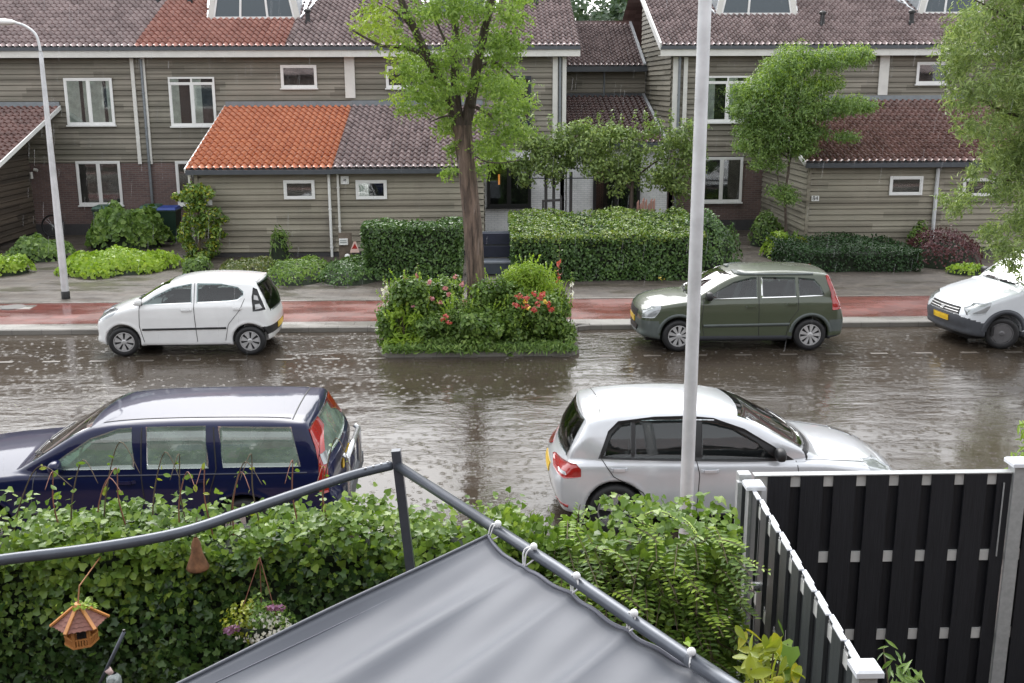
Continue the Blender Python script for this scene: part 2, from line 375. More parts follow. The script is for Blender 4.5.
# rain drops bouncing on the flooded road
N = 3800
px = rng.uniform(-16, 16, N); py = NEAR_K+.3+(KERB_Y-NEAR_K-.7)*rng.random(N)**.8; sz = rng.uniform(.004, .011, N)*(1+.6*rng.random(N)**3)
keep = ~((px > PX0-.1) & (px < PX1+.1) & (py > PY0-.1)); px, py, sz = px[keep], py[keep], sz[keep]
a = np.linspace(0, 2*np.pi, 7)[:-1]
tpl = np.concatenate([np.stack([np.cos(a), np.sin(a), a*0], 1), np.stack([1.25*np.cos(a+.4), 1.25*np.sin(a+.4), a*0+.55], 1)])
V = (tpl[None]*sz[:, None, None]*np.array([1.5, 1, .8])+np.stack([px, py, np.interp(py, [NEAR_K, 13.5, 16.5, 30], [-.09, -.08, -.005, 0])+.002], 1)[:, None]).reshape(-1, 3)
F0 = np.array([(k, (k+1) % 6, 6+(k+1) % 6, 6+k) for k in range(6)]); F = (F0[None]+(np.arange(len(px))*12)[:, None, None]).reshape(-1, 4)
t = NT('splash_water'); t.set(Base_Color=(.6,.58,.56), Roughness=.2, Alpha=.32)
tag(np_mesh('rain_splashes', V, F, t.m), kind='stuff')

# ================================================================== houses
def siding(name, x0, x1, z0, z1, Y, m, parent, board=.17):
    """lapped boards with an open joint, facing -y"""
    mb = MB(); n = int(round((z1-z0)/board)); b = (z1-z0)/max(n, 1)
    zoff = math.ceil(z0/board)*board
    zs = [z0]+[zz for zz in np.arange(zoff, z1, board) if zz > z0+.03]+[z1]
    for a_, c_ in zip(zs, zs[1:]):
        g = .028
        mb.quad((x0,Y+.02,a_), (x1,Y+.02,a_), (x1,Y+.02,a_+g), (x0,Y+.02,a_+g))
        mb.quad((x0,Y+.02,a_+g), (x1,Y+.02,a_+g), (x1,Y-.034,a_+g), (x0,Y-.034,a_+g))
        mb.quad((x0,Y-.034,a_+g), (x1,Y-.034,a_+g), (x1,Y-.004,c_), (x0,Y-.004,c_))
        mb.quad((x0,Y-.004,c_), (x1,Y-.004,c_), (x1,Y+.02,c_), (x0,Y+.02,c_))
    mb.box(x0, x1, Y+.021, Y+.15, z0, z1)
    return mb.build(name, m, parent)
def siding_side(name, X, y0, y1, ztop0, ztop1, z0, m, parent, face=-1, board=.17):
    """boards on an end wall facing -x (or +x); the top follows the roof"""
    mb = MB()
    n = 12; ys = np.linspace(y0, y1, 2)
    zz = np.arange(z0, max(ztop0, ztop1), board)
    for a_ in zz:
        c_ = a_+board
        # clip along y where the roof line is above the board
        def yat(z):
            if abs(ztop1-ztop0) < 1e-6: return y0
            return y0+(z-ztop0)/(ztop1-ztop0)*(y1-y0)
        ya = y0 if c_ <= ztop0 else max(y0, yat(min(c_, ztop1-.001)))
        if ya >= y1: continue
        g = .028
        s = face
        mb.quad((X-s*.02,ya,a_), (X-s*.02,y1,a_), (X-s*.02,y1,a_+g), (X-s*.02,ya,a_+g))
        mb.quad((X-s*.02,ya,a_+g), (X-s*.02,y1,a_+g), (X+s*.034,y1,a_+g), (X+s*.034,ya,a_+g))
        cz = min(c_, max(ztop0, ztop1))
        mb.quad((X+s*.034,ya,a_+g), (X+s*.034,y1,a_+g), (X+s*.004,y1,cz), (X+s*.004,ya,cz))
    # solid backing with sloping top
    xa, xb = sorted((X-s*.021, X-s*.16))
    mb.hexa([(xa,y0,z0),(xb,y0,z0),(xb,y1,z0),(xa,y1,z0),(xa,y0,ztop0),(xb,y0,ztop0),(xb,y1,ztop1),(xa,y1,ztop1)])
    return mb.build(name, m, parent)
def tile_roof(name, x0, x1, Y0, z0, Y1, z1, m, parent, wave=.20, row=.34, x_top0=None, amp=.045):
    """pantiles: wave across, every course lapping the one below"""
    L = math.hypot(Y1-Y0, z1-z0); n = max(1, int(round(L/row))); u = np.array([0, .18, .36, .50, .62, .80, .93])
    pr = np.array([.75, 1, .55, -.35, -.85, -.75, -.3])*amp
    k0, k1 = int(math.floor(x0/wave))-1, int(math.ceil(x1/wave))+1; XG = ((np.arange(k0, k1)[:, None]+u[None])*wave).ravel(); HG = np.tile(pr, k1-k0); ok = (XG > x0+.01) & (XG < x1-.01)
    X = np.concatenate([[x0], XG[ok], [x1]]); H_ = np.interp(X, XG, HG)
    d = np.array([Y1-Y0, z1-z0])/L; nn = np.array([-d[1], d[0]])
    V = []; F = []; nx = len(X)
    for i in range(n):
        for s_, off in ((i*L/n-(.03 if i else 0), .055 if i else .02), ((i+1)*L/n, .0)):
            c = np.array([Y0, z0])+d*s_
            V.append(np.stack([X, c[0]+nn[0]*(H_+off), c[1]+nn[1]*(H_+off)], 1))
        if i:  # front lip of the course
            pass
    V = np.concatenate(V)
    rows = 2*n; j = np.arange(rows-1)[:, None]; i = np.arange(nx-1)[None]
    F = np.stack([j*nx+i, j*nx+i+1, (j+1)*nx+i+1, (j+1)*nx+i], -1).reshape(-1, 4)
    o = np_mesh(name, V, F, m, parent, smooth=False)
    a_ = np.ones(len(F), bool).reshape(rows-1, nx-1); a_[1::2] = False
    o.data.polygons.foreach_set('use_smooth', a_.ravel())
    MB().box(x0, x1, Y0+.02, Y0+.05, z0-.09, z0+amp*.7).build('eave_filler', M['black'], parent)
    # underside
    MB().hexa([(x0,Y0,z0-.10),(x1,Y0,z0-.10),(x1,Y1,z1-.10),(x0,Y1,z1-.10),(x0,Y0,z0-.03),(x1,Y0,z0-.03),(x1,Y1,z1-.03),(x0,Y1,z1-.03)]).build('roof_deck', M['gutter'], o if o.parent and not o.parent.parent else parent)
    return o
def window(px, Y, parent, panes=2, fr=.055, curtains=0, frame='white_clean', transom=False, sill=True, out=.03, dark=False, lit=False, world_rect=None):
    x0, x1, z0, z1 = world_rect or rectP(*px, Y)
    F_ = M[frame]; mb = MB()
    ya, yb = Y-.038-out, Y-.030
    mb.box(x0, x1, ya, yb, z0, z0+fr); mb.box(x0, x1, ya, yb, z1-fr, z1)
    mb.box(x0, x0+fr, ya, yb, z0+fr, z1-fr); mb.box(x1-fr, x1, ya, yb, z0+fr, z1-fr)
    w = (x1-x0-fr)/panes
    zt = z1-fr
    if transom:
        zt = z1-fr-.16; mb.box(x0+fr, x1-fr, ya+.004, yb, zt, zt+.05)
    for k in range(1, panes): mb.box(x0+k*w, x0+k*w+fr, ya+.003, yb, z0+fr, z1-fr)
    wo = mb.build('window', F_, parent)
    # inner sashes
    mb = MB()
    for k in range(panes):
        a_, b_ = x0+fr+k*w, x0+(k+1)*w; s_ = .035
        mb.box(a_, b_, ya+.012, yb, z0+fr, z0+fr+s_); mb.box(a_, b_, ya+.012, yb, zt-s_, zt)
        mb.box(a_, a_+s_, ya+.012, yb, z0+fr+s_, zt-s_); mb.box(b_-s_, b_, ya+.012, yb, z0+fr+s_, zt-s_)
    mb.build('sash', F_, wo)
    MB().box(x0+fr, x1-fr, Y-.050, Y-.047, z0+fr, z1-fr).build('pane', M['window_glass'], wo)
    MB().box(x0+fr*.5, x1-fr*.5, Y-.0375, Y-.0365, z0+fr*.5, z1-fr*.5).build('interior', M['interior'], wo)
    if curtains:
        mb = MB()
        for k in range(panes):
            a_, b_ = x0+fr+k*w, x0+(k+1)*w; cw = (b_-a_)*(.42 if curtains == 1 else .62)
            for (c0, c1) in (((a_, a_+cw),) if curtains == 1 else ((a_, a_+cw), (b_-cw*.35, b_))):
                nn = 8; xs = np.linspace(c0, c1, nn+1)
                for q in range(nn):
                    ye, yf = Y-.040-.002*(q % 2), Y-.040-.002*((q+1) % 2)
                    mb.quad((xs[q],ye,z0+fr), (xs[q+1],yf,z0+fr), (xs[q+1],yf,z1-fr), (xs[q],ye,z1-fr))
        mb.build('curtain', M['curtain'], wo)
    if sill: MB().box(x0-.03, x1+.03, Y-.11, Y-.024, z0-.045, z0-.002).build('sill', F_, wo)
    return wo
def downpipe(px, y0, y1, Y, parent, m='grey_trim', r_=.045):
    a_ = P(px, y0, Y); zt, zb = a_.z, P(px, y1, Y).z
    mb = MB(); mb.tube([(a_.x, Y-.09, zt), (a_.x, Y-.09, zb)], r_, 10)
    for z in np.arange(zb+.3, zt, 1.1): mb.tube([(a_.x, Y-.09, z), (a_.x, Y-.09, z+.04)], r_+.012, 10)
    return mb.build('downpipe', M[m], parent, smooth=False)
def trim(px0, px1, y0, y1, Y, parent, m='white', th=.05, name='trim_board'):
    x0, x1, z0, z1 = rectP(px0, y0, px1, y1, Y)
    return MB().box(x0, x1, Y-.03-th, Y-.024, z0, z1).build(name, M[m], parent)

EAVE_Y = FAC_Y-.45; SL = math.tan(R(22))
Z_FT = P(300, 49.5, EAVE_Y-.03).z; Z_FB = P(300, 57, EAVE_Y-.03).z
Z_E = P(300, 46.5, EAVE_Y-.06).z      # first course
RIDGE_Y = 42.6
def roofz(Y): return Z_E+(Y-EAVE_Y+.08)*SL
def hx(px, y=56, Y=FAC_Y): return P(px, y, Y).x
def house(name, label, x0, x1, mat_r, brick_top, x_roof1=None, x_roof0=None, roof2=None):
    h = thing(name, ((x0+x1)/2, FAC_Y, PZ), label, 'house', 'terraced houses across the street')
    siding('wall', x0, x1, brick_top, Z_FB+.3, FAC_Y, M['siding'], h)
    return h
ZB = P(110, 163, FAC_Y).z              # where brick gives way to boards
xA0, xAB, xBC, xC1 = -24.0, hx(140), hx(352), hx(566)
xR0, xRE, xR1 = hx(672), hx(884), 24.0
def fascia(x0, x1, parent):
    mb = MB(); mb.box(x0, x1, EAVE_Y-.03, EAVE_Y+.0, Z_FB, Z_FT); mb.box(x0, x1, EAVE_Y, FAC_Y-.03, Z_FB+.01, Z_FB+.03)
    mb.build('fascia', M['white'], parent)
    MB().box(x0, x1, EAVE_Y-.09, EAVE_Y-.031, Z_FT-.02, Z_E-.01).build('gutter', M['gutter'], parent)
def roofpart(x0, x1, m, parent): return tile_roof('roof', x0, x1, EAVE_Y-.08, Z_E, RIDGE_Y, roofz(RIDGE_Y), m, parent)
def back(x0, x1, parent):
    Yb = 2*RIDGE_Y-EAVE_Y
    MB().quad((x0,RIDGE_Y,roofz(RIDGE_Y)), (x0,Yb,Z_E), (x1,Yb,Z_E), (x1,RIDGE_Y,roofz(RIDGE_Y))).build('rear_roof', M['tile_dark'], parent)
    MB().box(x0, x1, Yb-.6, Yb-.4, PZ, Z_E).build('rear_wall', M['brick'], parent)
    MB().box(x0, x1, RIDGE_Y-.12, RIDGE_Y+.12, roofz(RIDGE_Y)-.05, roofz(RIDGE_Y)+.10).build('ridge', M['gutter'], parent)
def dormer(px0, px1, ybot, parent, panes=3, cl='white'):
    """front standing on the roof, cheeks leaning in"""
    # depth at which the roof is seen at ybot
    Yd = EAVE_Y
    for _ in range(400):
        if P((px0+px1)/2, ybot, Yd).z <= roofz(Yd): break
        Yd += .02
    x0, x1 = P(px0, ybot, Yd).x, P(px1, ybot, Yd).x; zb = roofz(Yd)-.05; h_ = 1.25; lean = .22
    d = bpy.data.objects.new('dormer', None)
    m = MB()
    Yr = Yd+2.6
    # outer body: sloping cheeks
    m.hexa([(x0,Yd+.03,zb),(x1,Yd+.03,zb),(x1,Yr,zb+1.0),(x0,Yr,zb+1.0),(x0+lean,Yd+.05,zb+h_),(x1-lean,Yd+.05,zb+h_),(x1-lean,Yr,zb+h_+.02),(x0+lean,Yr,zb+h_+.02)])
    body = m.build('dormer', M['grey_trim'], parent)
    w_ = .16
    for s_, xa in ((1, x0), (-1, x1)):
        m = MB(); m.hexa([(xa-.02*s_,Yd-.03,zb),(xa+w_*s_,Yd-.03,zb),(xa+w_*s_,Yd+.028,zb),(xa-.02*s_,Yd+.028,zb),(xa+(lean)*s_,Yd-.03,zb+h_),(xa+(w_+lean)*s_,Yd-.03,zb+h_),(xa+(w_+lean)*s_,Yd+.028,zb+h_),(xa+lean*s_,Yd+.028,zb+h_)])
        m.build('corner_board', M[cl], body)
    window(None, Yd+.0, body, panes=panes, world_rect=(x0+w_+.03, x1-w_-.03, zb+.06, zb+h_-.05), sill=False, frame='white_clean') if False else None
    # window as children of the dormer (kept one level deep)
    xa, xb, za, zc = x0+w_+.01, x1-w_-.01, zb+.05, zb+h_
    m = MB(); fr = .07
    m.box(xa, xb, Yd-.02, Yd+.027, za, za+fr); m.box(xa+lean, xb-lean, Yd-.02, Yd+.027, zc-fr, zc)
    ks = [0, .33, .67, 1] if panes == 3 else ([0, .38, 1] if panes == 2 else [0, 1])
    for k in ks:
        xb_ = xa+(xb-xa-fr)*k; xt_ = xa+lean+(xb-xa-2*lean-fr)*k
        m.hexa([(xb_,Yd-.018,za+fr),(xb_+fr,Yd-.018,za+fr),(xb_+fr,Yd+.026,za+fr),(xb_,Yd+.026,za+fr),(xt_,Yd-.018,zc-fr),(xt_+fr,Yd-.018,zc-fr),(xt_+fr,Yd+.026,zc-fr),(xt_,Yd+.026,zc-fr)])
    m.build('window_frame', M['white_clean'], body)
    MB().add([(xa+fr,Yd+.012,za+fr),(xb-fr,Yd+.012,za+fr),(xb-lean-fr,Yd+.012,zc-fr),(xa+lean+fr,Yd+.012,zc-fr)], [(0,1,2,3)]).build('pane', M['dormer_glass'], body)
    # lead flashing where the cheek meets the tiles
    for s_, xa in ((-1, x0), (1, x1)):
        m = MB(); m.hexa([(xa-.03,Yd,zb+.05),(xa+.03,Yd,zb+.05),(xa+s_*.55+.04,Yr,roofz(Yr)+.02),(xa+s_*.55-.04,Yr,roofz(Yr)+.02),(xa-.03,Yd,zb+.11),(xa+.03,Yd,zb+.11),(xa+s_*.55+.04,Yr,roofz(Yr)+.07),(xa+s_*.55-.04,Yr,roofz(Yr)+.07)])
        m.add([(xa,Yd+.06,zb+.08),(xa+s_*.55,Yr,roofz(Yr)+.05),(xa-s_*lean,Yr,zb+h_),(xa-s_*lean,Yd+.06,zb+h_)], [(0,1,2,3)])
        m.build('flashing', M['lead'], body)
    return body
M['lead'] = simple('pale_lead', (.42,.44,.46), .35, .2)
M['dormer_glass'] = mat_glass('dormer_glass', (.05,.07,.085), .05)
def vent(px, py, parent, hh=.46):
    Yv = EAVE_Y
    for _ in range(400):
        if P(px, py, Yv).z <= roofz(Yv): break
        Yv += .02
    x = P(px, py, Yv).x; z = roofz(Yv)
    MB().lathe([(.0, z-.1), (.10, z-.1), (.085, z+.12), (.075, z+.13), (.075, z+hh-.1), (.115, z+hh-.08), (.12, z+hh-.02), (.06, z+hh+.03), (0, z+hh+.03)], 12, c=(x, Yv, 0)).build('vent_pipe', M['black'], parent, smooth=False)

# --- house with the two-light windows at the far left
hA = house('terraced_house', 'leftmost terraced house with purple-brown tiles and a curtained window above brick', xA0, xAB, None, ZB)
MB().box(xA0, xAB, FAC_Y, FAC_Y+.2, PZ, ZB-.003).build('brick_wall', M['brick'], hA)
MB().box(xA0, xAB, FAC_Y-.012, FAC_Y-.002, PZ, PZ+.36).build('plinth', M['plinth'], hA)
roofpart(xA0, xAB, M['tile_dark'], hA); fascia(xA0, xAB, hA); back(xA0, xAB, hA)
window((66, 78, 114, 125), FAC_Y, hA, 2, curtains=2, transom=False)
window((78, 161, 122, 205), FAC_Y, hA, 2, curtains=0, sill=True)
wl = P(31, 172, FAC_Y-.1)
MB().tube([(wl.x, wl.y, wl.z), (wl.x, wl.y, wl.z-.22)], .05, 8).tube([(wl.x+.1, wl.y, wl.z+.08), (wl.x+.22, wl.y, wl.z+.05)], .05, 8).build('wall_lamp', M['white'], hA)
for q in (158, 190): vent(q, 2 if q == 158 else 3, hA)
# --- orange house
hB = house('terraced_house', 'terraced house with a patch of orange tiles under its dormer, second from the left', xAB+.002, xBC, None, ZB)
MB().box(xAB+.002, xBC, FAC_Y, FAC_Y+.2, PZ, ZB-.003).build('brick_wall', M['brick'], hB)
xo = hx(287, 47)
tile_roof('roof', xAB, xo, EAVE_Y-.08, Z_E, RIDGE_Y, roofz(RIDGE_Y), M['tile_orange_wet'] if 'tile_orange_wet' in M else M['tile_orange2'] if 'tile_orange2' in M else mat_tile('faded_orange_roof_tile', (.30,.11,.08), (.48,.22,.17), 0, .14), hB)
o = tile_roof('roof', xo, xBC, EAVE_Y-.08, Z_E, RIDGE_Y, roofz(RIDGE_Y), M['tile_dark'], hB); o['label'] = 'purple-brown tiles beside the orange patch'
fascia(xAB+.002, xBC, hB); back(xAB, xBC, hB); dormer(208, 300, 19, hB, 3)
window((170, 77, 216, 126), FAC_Y, hB, 2, curtains=1, transom=True); window((281, 65, 317, 88), FAC_Y, hB, 1)
window((177, 161, 205, 205), FAC_Y, hB, 1)
downpipe(141.5, 59, 238, FAC_Y, hB); trim(134.5, 138, 58, 164, FAC_Y, hB); trim(145, 149, 58, 164, FAC_Y, hB)
trim(345, 355, 57, 98, FAC_Y, hB); vent(308, 24, hB)
# --- house behind the street tree, white ground floor
ZW = P(600, 150, FAC_Y).z
hC = house('terraced_house', 'terraced house with white painted brick ground floor, behind the big street tree', xBC+.002, xC1, None, ZW+.0)
ZD = P(495, 231, FAC_Y).z-PZ
MB().box(hx(470, 190), xC1+.02, FAC_Y, FAC_Y+.2, PZ+ZD, ZW-.003).build('white_wall', M['white_brick'], hC)
MB().box(hx(470, 190), xC1+.02, FAC_Y-.005, FAC_Y+.2, PZ, PZ+ZD-.002).build('dark_base', M['navy'], hC)
MB().box(xBC, hx(470, 190)-.002, FAC_Y, FAC_Y+.2, PZ, ZW-.003).build('brick_wall', M['brick'], hC)
roofpart(xBC+.002, xC1+.42, M['tile_dark'], hC); fascia(xBC+.002, xC1+.42, hC); back(xBC, xC1+.3, hC)
dormer(428, 492, 14, hC, 3, 'white'); vent(400, 25, hC); vent(536, 4, hC)
window((386, 66, 420, 88), FAC_Y, hC, 1)
window((512, 76, 531, 124), FAC_Y, hC, 1, frame='navy')
w_ = window((487, 160, 531, 207), FAC_Y, hC, 2, frame='black', fr=.07)
lampm = NT('warm_lamp'); lampm.set(Base_Color=(.8,.35,.1), Emission_Color=(1,.38,.08), Emission_Strength=.35)
lp = P(499, 178, FAC_Y-.029); MB().box(lp.x-.03, lp.x+.03, FAC_Y-.0405, FAC_Y-.0395, lp.z-.22, lp.z+.12).build('lamp_glow', lampm.m, w_)
trim(552.5, 557.5, 57, 140, FAC_Y, hC); trim(562, 566, 57, 150, FAC_Y, hC); downpipe(560, 57, 150, FAC_Y, hC)
siding_side('end_wall', xC1, FAC_Y, RIDGE_Y, Z_E-.1, roofz(RIDGE_Y)-.12, PZ, M['siding_side'], hC, face=1)
# --- link house set back between the two rows
LY = 41.2
xL0, xL1 = P(556, 80, LY).x, xR0
hL = thing('link_house', ((xL0+xL1)/2, LY, PZ), 'low house set back between the two rows, with two small tiled roofs', 'house', 'terraced houses across the street')
zu = P(600, 67, LY-.3).z; zl = P(600, 96, LY).z
siding('upper_wall', xL0-1, xL1-.05, zl-.1, zu, LY, M['siding'], hL)
zr = zu+.02; Yr = 45.2
tile_roof('roof', xL0-1.2, xL1-.05, LY-.35, zu+.04, Yr, zu+.04+(Yr-LY+.35)*SL, M['tile_dark'], hL)
MB().box(xL0-1.2, xL1-.05, Yr-.1, Yr+.12, zu+(Yr-LY+.35)*SL-.05, zu+(Yr-LY+.35)*SL+.13).build('ridge', M['tile_brown'], hL)
MB().box(xL0-1.2, xL1-.05, Yr+.1, Yr+4, PZ, zu).build('rear_body', M['brick'], hL)
MB().box(xL0-1, xL1-.05, LY-.46, LY-.33, zu-.17, zu-.01).build('gutter', M['gutter'], hL)
MB().box(xL0-1, xL1-.05, LY-.06, LY-.024, zl-.08, zl+.10).build('flashing', M['gutter'], hL)
zle = P(600, 143, FAC_Y-.2).z
tile_roof('lower_roof', xC1+.2, xL1-.06, FAC_Y-.25, zle, LY-.03, zl, M['tile_brown'], hL)
MB().box(xC1+.06, xL1-.06, FAC_Y-.38, FAC_Y-.26, zle-.14, zle).build('lower_gutter', M['gutter'], hL)
MB().box(xC1+.06, xL1-.03, FAC_Y, FAC_Y+.2, PZ+ZD, zle-.02).build('white_wall', M['white_brick'], hL)
MB().box(xC1+.06, xL1-.03, FAC_Y-.005, FAC_Y+.2, PZ, PZ+ZD-.002).build('dark_base', M['navy'], hL)
window((593, 162, 640, 215), FAC_Y, hL, 2, frame='black', fr=.07)
dp = P(604, 80, LY); MB().tube([(dp.x, LY-.08, zu-.1), (dp.x, LY-.08, zl)], .035, 8).build('downpipe', M['grey_trim'], hL)
for s_ in (0, 1):   # stepped lead where the roofs meet the neighbour
    pass
MB().beam((xL1-.14, LY-.4, zu+.09), (xL1-.14, Yr, zu+.09+(Yr-LY+.4)*SL), .10, .06).build('lead_flashing', M['lead'], hL)
MB().beam((xL1-.13, FAC_Y-.2, zle+.08), (xL1-.13, LY-.1, zl+.06), .10, .06).build('lead_flashing', M['lead'], hL)
# --- right row
hE = house('terraced_house', 'terraced house at the left end of the right row, brick below and boards above', xR0, xRE, None, P(740, 164, FAC_Y).z)
zb = P(740, 164, FAC_Y).z
MB().box(xR0, xRE, FAC_Y, FAC_Y+.2, PZ, zb-.003).build('brick_wall', M['brick'], hE)
MB().box(xR0, xRE, FAC_Y-.012, FAC_Y-.002, PZ, PZ+.36).build('plinth', M['plinth'], hE)
roofpart(xR0-.45, xRE, M['tile_dark'], hE); fascia(xR0-.45, xRE, hE); back(xR0-.3, xRE, hE)
siding_side('end_wall', xR0, FAC_Y, RIDGE_Y, Z_E-.1, roofz(RIDGE_Y)-.12, PZ, M['siding_side'], hE, face=-1)
MB().beam((xR0-.47, EAVE_Y-.1, Z_E-.02), (xR0-.47, RIDGE_Y, roofz(RIDGE_Y)-.02), .05, .24).build('verge_board', M['white_clean'], hE)
trim(672, 677, 57, 140, FAC_Y, hE); trim(682.5, 686.5, 57, 140, FAC_Y, hE); downpipe(679.5, 57, 238, FAC_Y, hE)
window((704, 76, 750, 122), FAC_Y, hE, 2, curtains=1, transom=True); window((700, 157, 742, 202), FAC_Y, hE, 2)
dormer(716, 797, 15, hE, 2); vent(822, 26, hE); trim(878.5, 888, 53, 95, FAC_Y, hE)
hF = house('terraced_house', 'terraced house at the right edge, half hidden behind the willow branches', xRE+.002, xR1, None, zb)
MB().box(xRE+.002, xR1, FAC_Y, FAC_Y+.2, PZ, zb-.003).build('brick_wall', M['brick'], hF)
roofpart(xRE+.002, xR1, M['tile_dark'], hF); fascia(xRE+.002, xR1, hF); back(xRE, xR1, hF)
window((916, 62, 949, 84), FAC_Y, hF, 1); dormer(918, 984, 14, hF, 2); vent(911, 25, hF)

# ================================================================== sheds in front of the houses
def shed(name, label, x0, x1, m_roof, gutter_px, top_px, side=None, sm='siding_light', ovr=.18):
    Yf = SHED_Y; zg = P(gutter_px[0], gutter_px[1], Yf-.2).z; zt = P(top_px[0], top_px[1], FAC_Y-.05).z
    s = thing(name, ((x0+x1)/2, Yf, PZ), label, 'shed', 'sheds in front of the houses')
    siding('wall', x0, x1, PZ+.12, zg-.02, Yf, M[sm], s)
    MB().box(x0, x1, Yf+.0, Yf+.12, PZ-.02, PZ+.118).build('plinth', M['plinth'], s)
    ov0 = .18 if side in ('L', 'LR') else 0; ov1 = ovr if side in ('R', 'LR') else 0
    tile_roof('roof', x0-ov0, x1+ov1, Yf-.25, zg+.06, FAC_Y-.04, zt, m_roof, s)
    MB().box(x0-ov0, x1+ov1, Yf-.34, Yf-.24, zg-.09, zg+.03).build('gutter', M['gutter'], s)
    MB().box(x0-ov0, x1+ov1, FAC_Y-.10, FAC_Y-.026, zt-.02, zt+.15).build('flashing', M['grey_trim'], s)
    zs = lambda Y: zg+.06+(Y-Yf+.25)*(zt-zg-.06)/(FAC_Y-.04-Yf+.25)-.12
    if side in ('L', 'LR'):
        siding_side('side_wall', x0, Yf+.02, FAC_Y-.03, zs(Yf), zs(FAC_Y), PZ+.1, M['siding_side'], s, face=-1)
        MB().box(x0-.03, x0+.07, Yf-.05, Yf-.024, PZ+.1, zg-.02).build('corner_board', M['siding_light'], s)
        MB().beam((x0-.2, Yf-.3, zg+.02), (x0-.2, FAC_Y-.05, zt-.03), .035, .13).build('verge_board', M['white_clean'], s)
    if side in ('R', 'LR'):
        siding_side('side_wall', x1, Yf+.02, FAC_Y-.03, zs(Yf), zs(FAC_Y), PZ+.1, M['siding_brown'], s, face=1)
        MB().beam((x1+ovr+.02, Yf-.3, zg+.02), (x1+ovr+.02, FAC_Y-.05, zt-.03), .035, .13).build('verge_board', M['white_clean'], s)
    return s, zg
SX = lambda px, y=215: P(px, y, SHED_Y).x
XA_ = P(34, 215, FAC_Y-.05).x
sA, _ = shed('tiled_shed', 'shed at the left edge with dark red-brown tiles and brown boards', -20.5, XA_, M['tile_red'], (200, 170), (200, 106), 'R', 'siding', ovr=P(60, 108, FAC_Y-.05).x-XA_)
sB, zg = shed('tiled_shed', 'shed with bright orange roof tiles', SX(198), SX(335), M['tile_orange'], (260, 171), (280, 106), 'L')
window((284, 180, 315, 199), SHED_Y, sB, 1, sill=False)
downpipe(329, 174, 258, SHED_Y, sB, 'white_clean', .04)
MB().box(SX(205.5,203), SX(212.5,203), SHED_Y-.08, SHED_Y-.024, P(208,205,SHED_Y).z, P(208,200,SHED_Y).z).build('mail_plate', M['white_clean'], sB)
MB().beam((SX(198)-.14, SHED_Y-.1, PZ+.1), (SX(198)-.14, SHED_Y-.1, zg), .07, .05, (0,1,0)).build('corner_post', M['white'], sB)
sC, _ = shed('tiled_shed', 'shed with brown roof tiles next to the orange one, behind the trunk', SX(335)+.002, SX(484), M['tile_dark'], (400, 170), (400, 105), None)
window((356, 180, 387, 199), SHED_Y, sC, 1, sill=False, curtains=1)
downpipe(338, 174, 237, SHED_Y, sC, 'white', .035)
window((341, 176, 349, 184), SHED_Y, sC, 1, sill=False, fr=.04)
siding_side('side_wall', SX(484), SHED_Y+.02, FAC_Y-.03, 2.3, 3.7, PZ+.1, M['siding_side'], sC, face=1)
sE, _ = shed('tiled_shed', 'shed with house number plate on its boards and maroon tiles', SX(806), SX(941), M['tile_red'], (880, 164), (900, 100), 'L')
window((889, 176, 922, 195), SHED_Y, sE, 1, sill=False)
downpipe(937, 168, 242, SHED_Y, sE, 'metal_pole', .055)
x0, x1, z0, z1 = rectP(811, 195.5, 818.5, 201, SHED_Y)
pl = MB().box(x0, x1, SHED_Y-.05, SHED_Y-.026, z0, z1).build('number_plate', M['white_clean'], sE)
def text(body, size, m, parent, mw, name='lettering', ext=.002):
    cu = bpy.data.curves.new(name, 'FONT'); cu.body = body; cu.size = size; cu.align_x = 'CENTER'; cu.align_y = 'CENTER'; cu.extrude = ext
    o = bpy.data.objects.new(name, cu); col.objects.link(o)
    dg = bpy.context.evaluated_depsgraph_get(); me = bpy.data.meshes.new_from_object(o.evaluated_get(dg)); bpy.data.objects.remove(o)
    me.transform(mw); return link_mesh(name, me, m, parent, world=True)
text('84', .17, M['black'], pl, Matrix.Translation(((x0+x1)/2, SHED_Y-.052, (z0+z1)/2)) @ Matrix.Rotation(R(90), 4, 'X'))
sF, _ = shed('tiled_shed', 'shed at the right edge behind the willow branches', SX(941)+.002, SX(1120), M['tile_red'], (880, 164), (900, 100), 'R')
window((962, 178, 994, 196), SHED_Y, sF, 1, sill=False)

# ================================================================== the row the picture is taken from (it shows only in reflections)
t_ = thing('terraced_house', (0, -1.2, -.45), 'brick terraced row on the near side, behind the back gardens', 'house')
MB().box(-30, 30, -1.25, -1.0, -.45, 5.6).build('brick_wall', M['brick'], t_)
MB().hexa([(-30,-1.0,5.55),(30,-1.0,5.55),(30,-5.5,8.0),(-30,-5.5,8.0),(-30,-.6,5.62),(30,-.6,5.62),(30,-5.5,8.3),(-30,-5.5,8.3)]).build('roof', M['tile_dark'], t_)
for x in (-24, -18, -12, -6, 6, 12, 18, 24):
    for z in (.6, 3.5):
        f_ = MB().box(x-.9, x+.9, -.99, -.95, z, z+1.4).build('window', M['white_clean'], t_); MB().box(x-.8, x+.8, -.945, -.94, z+.1, z+1.3).build('pane', M['dormer_glass'], f_)
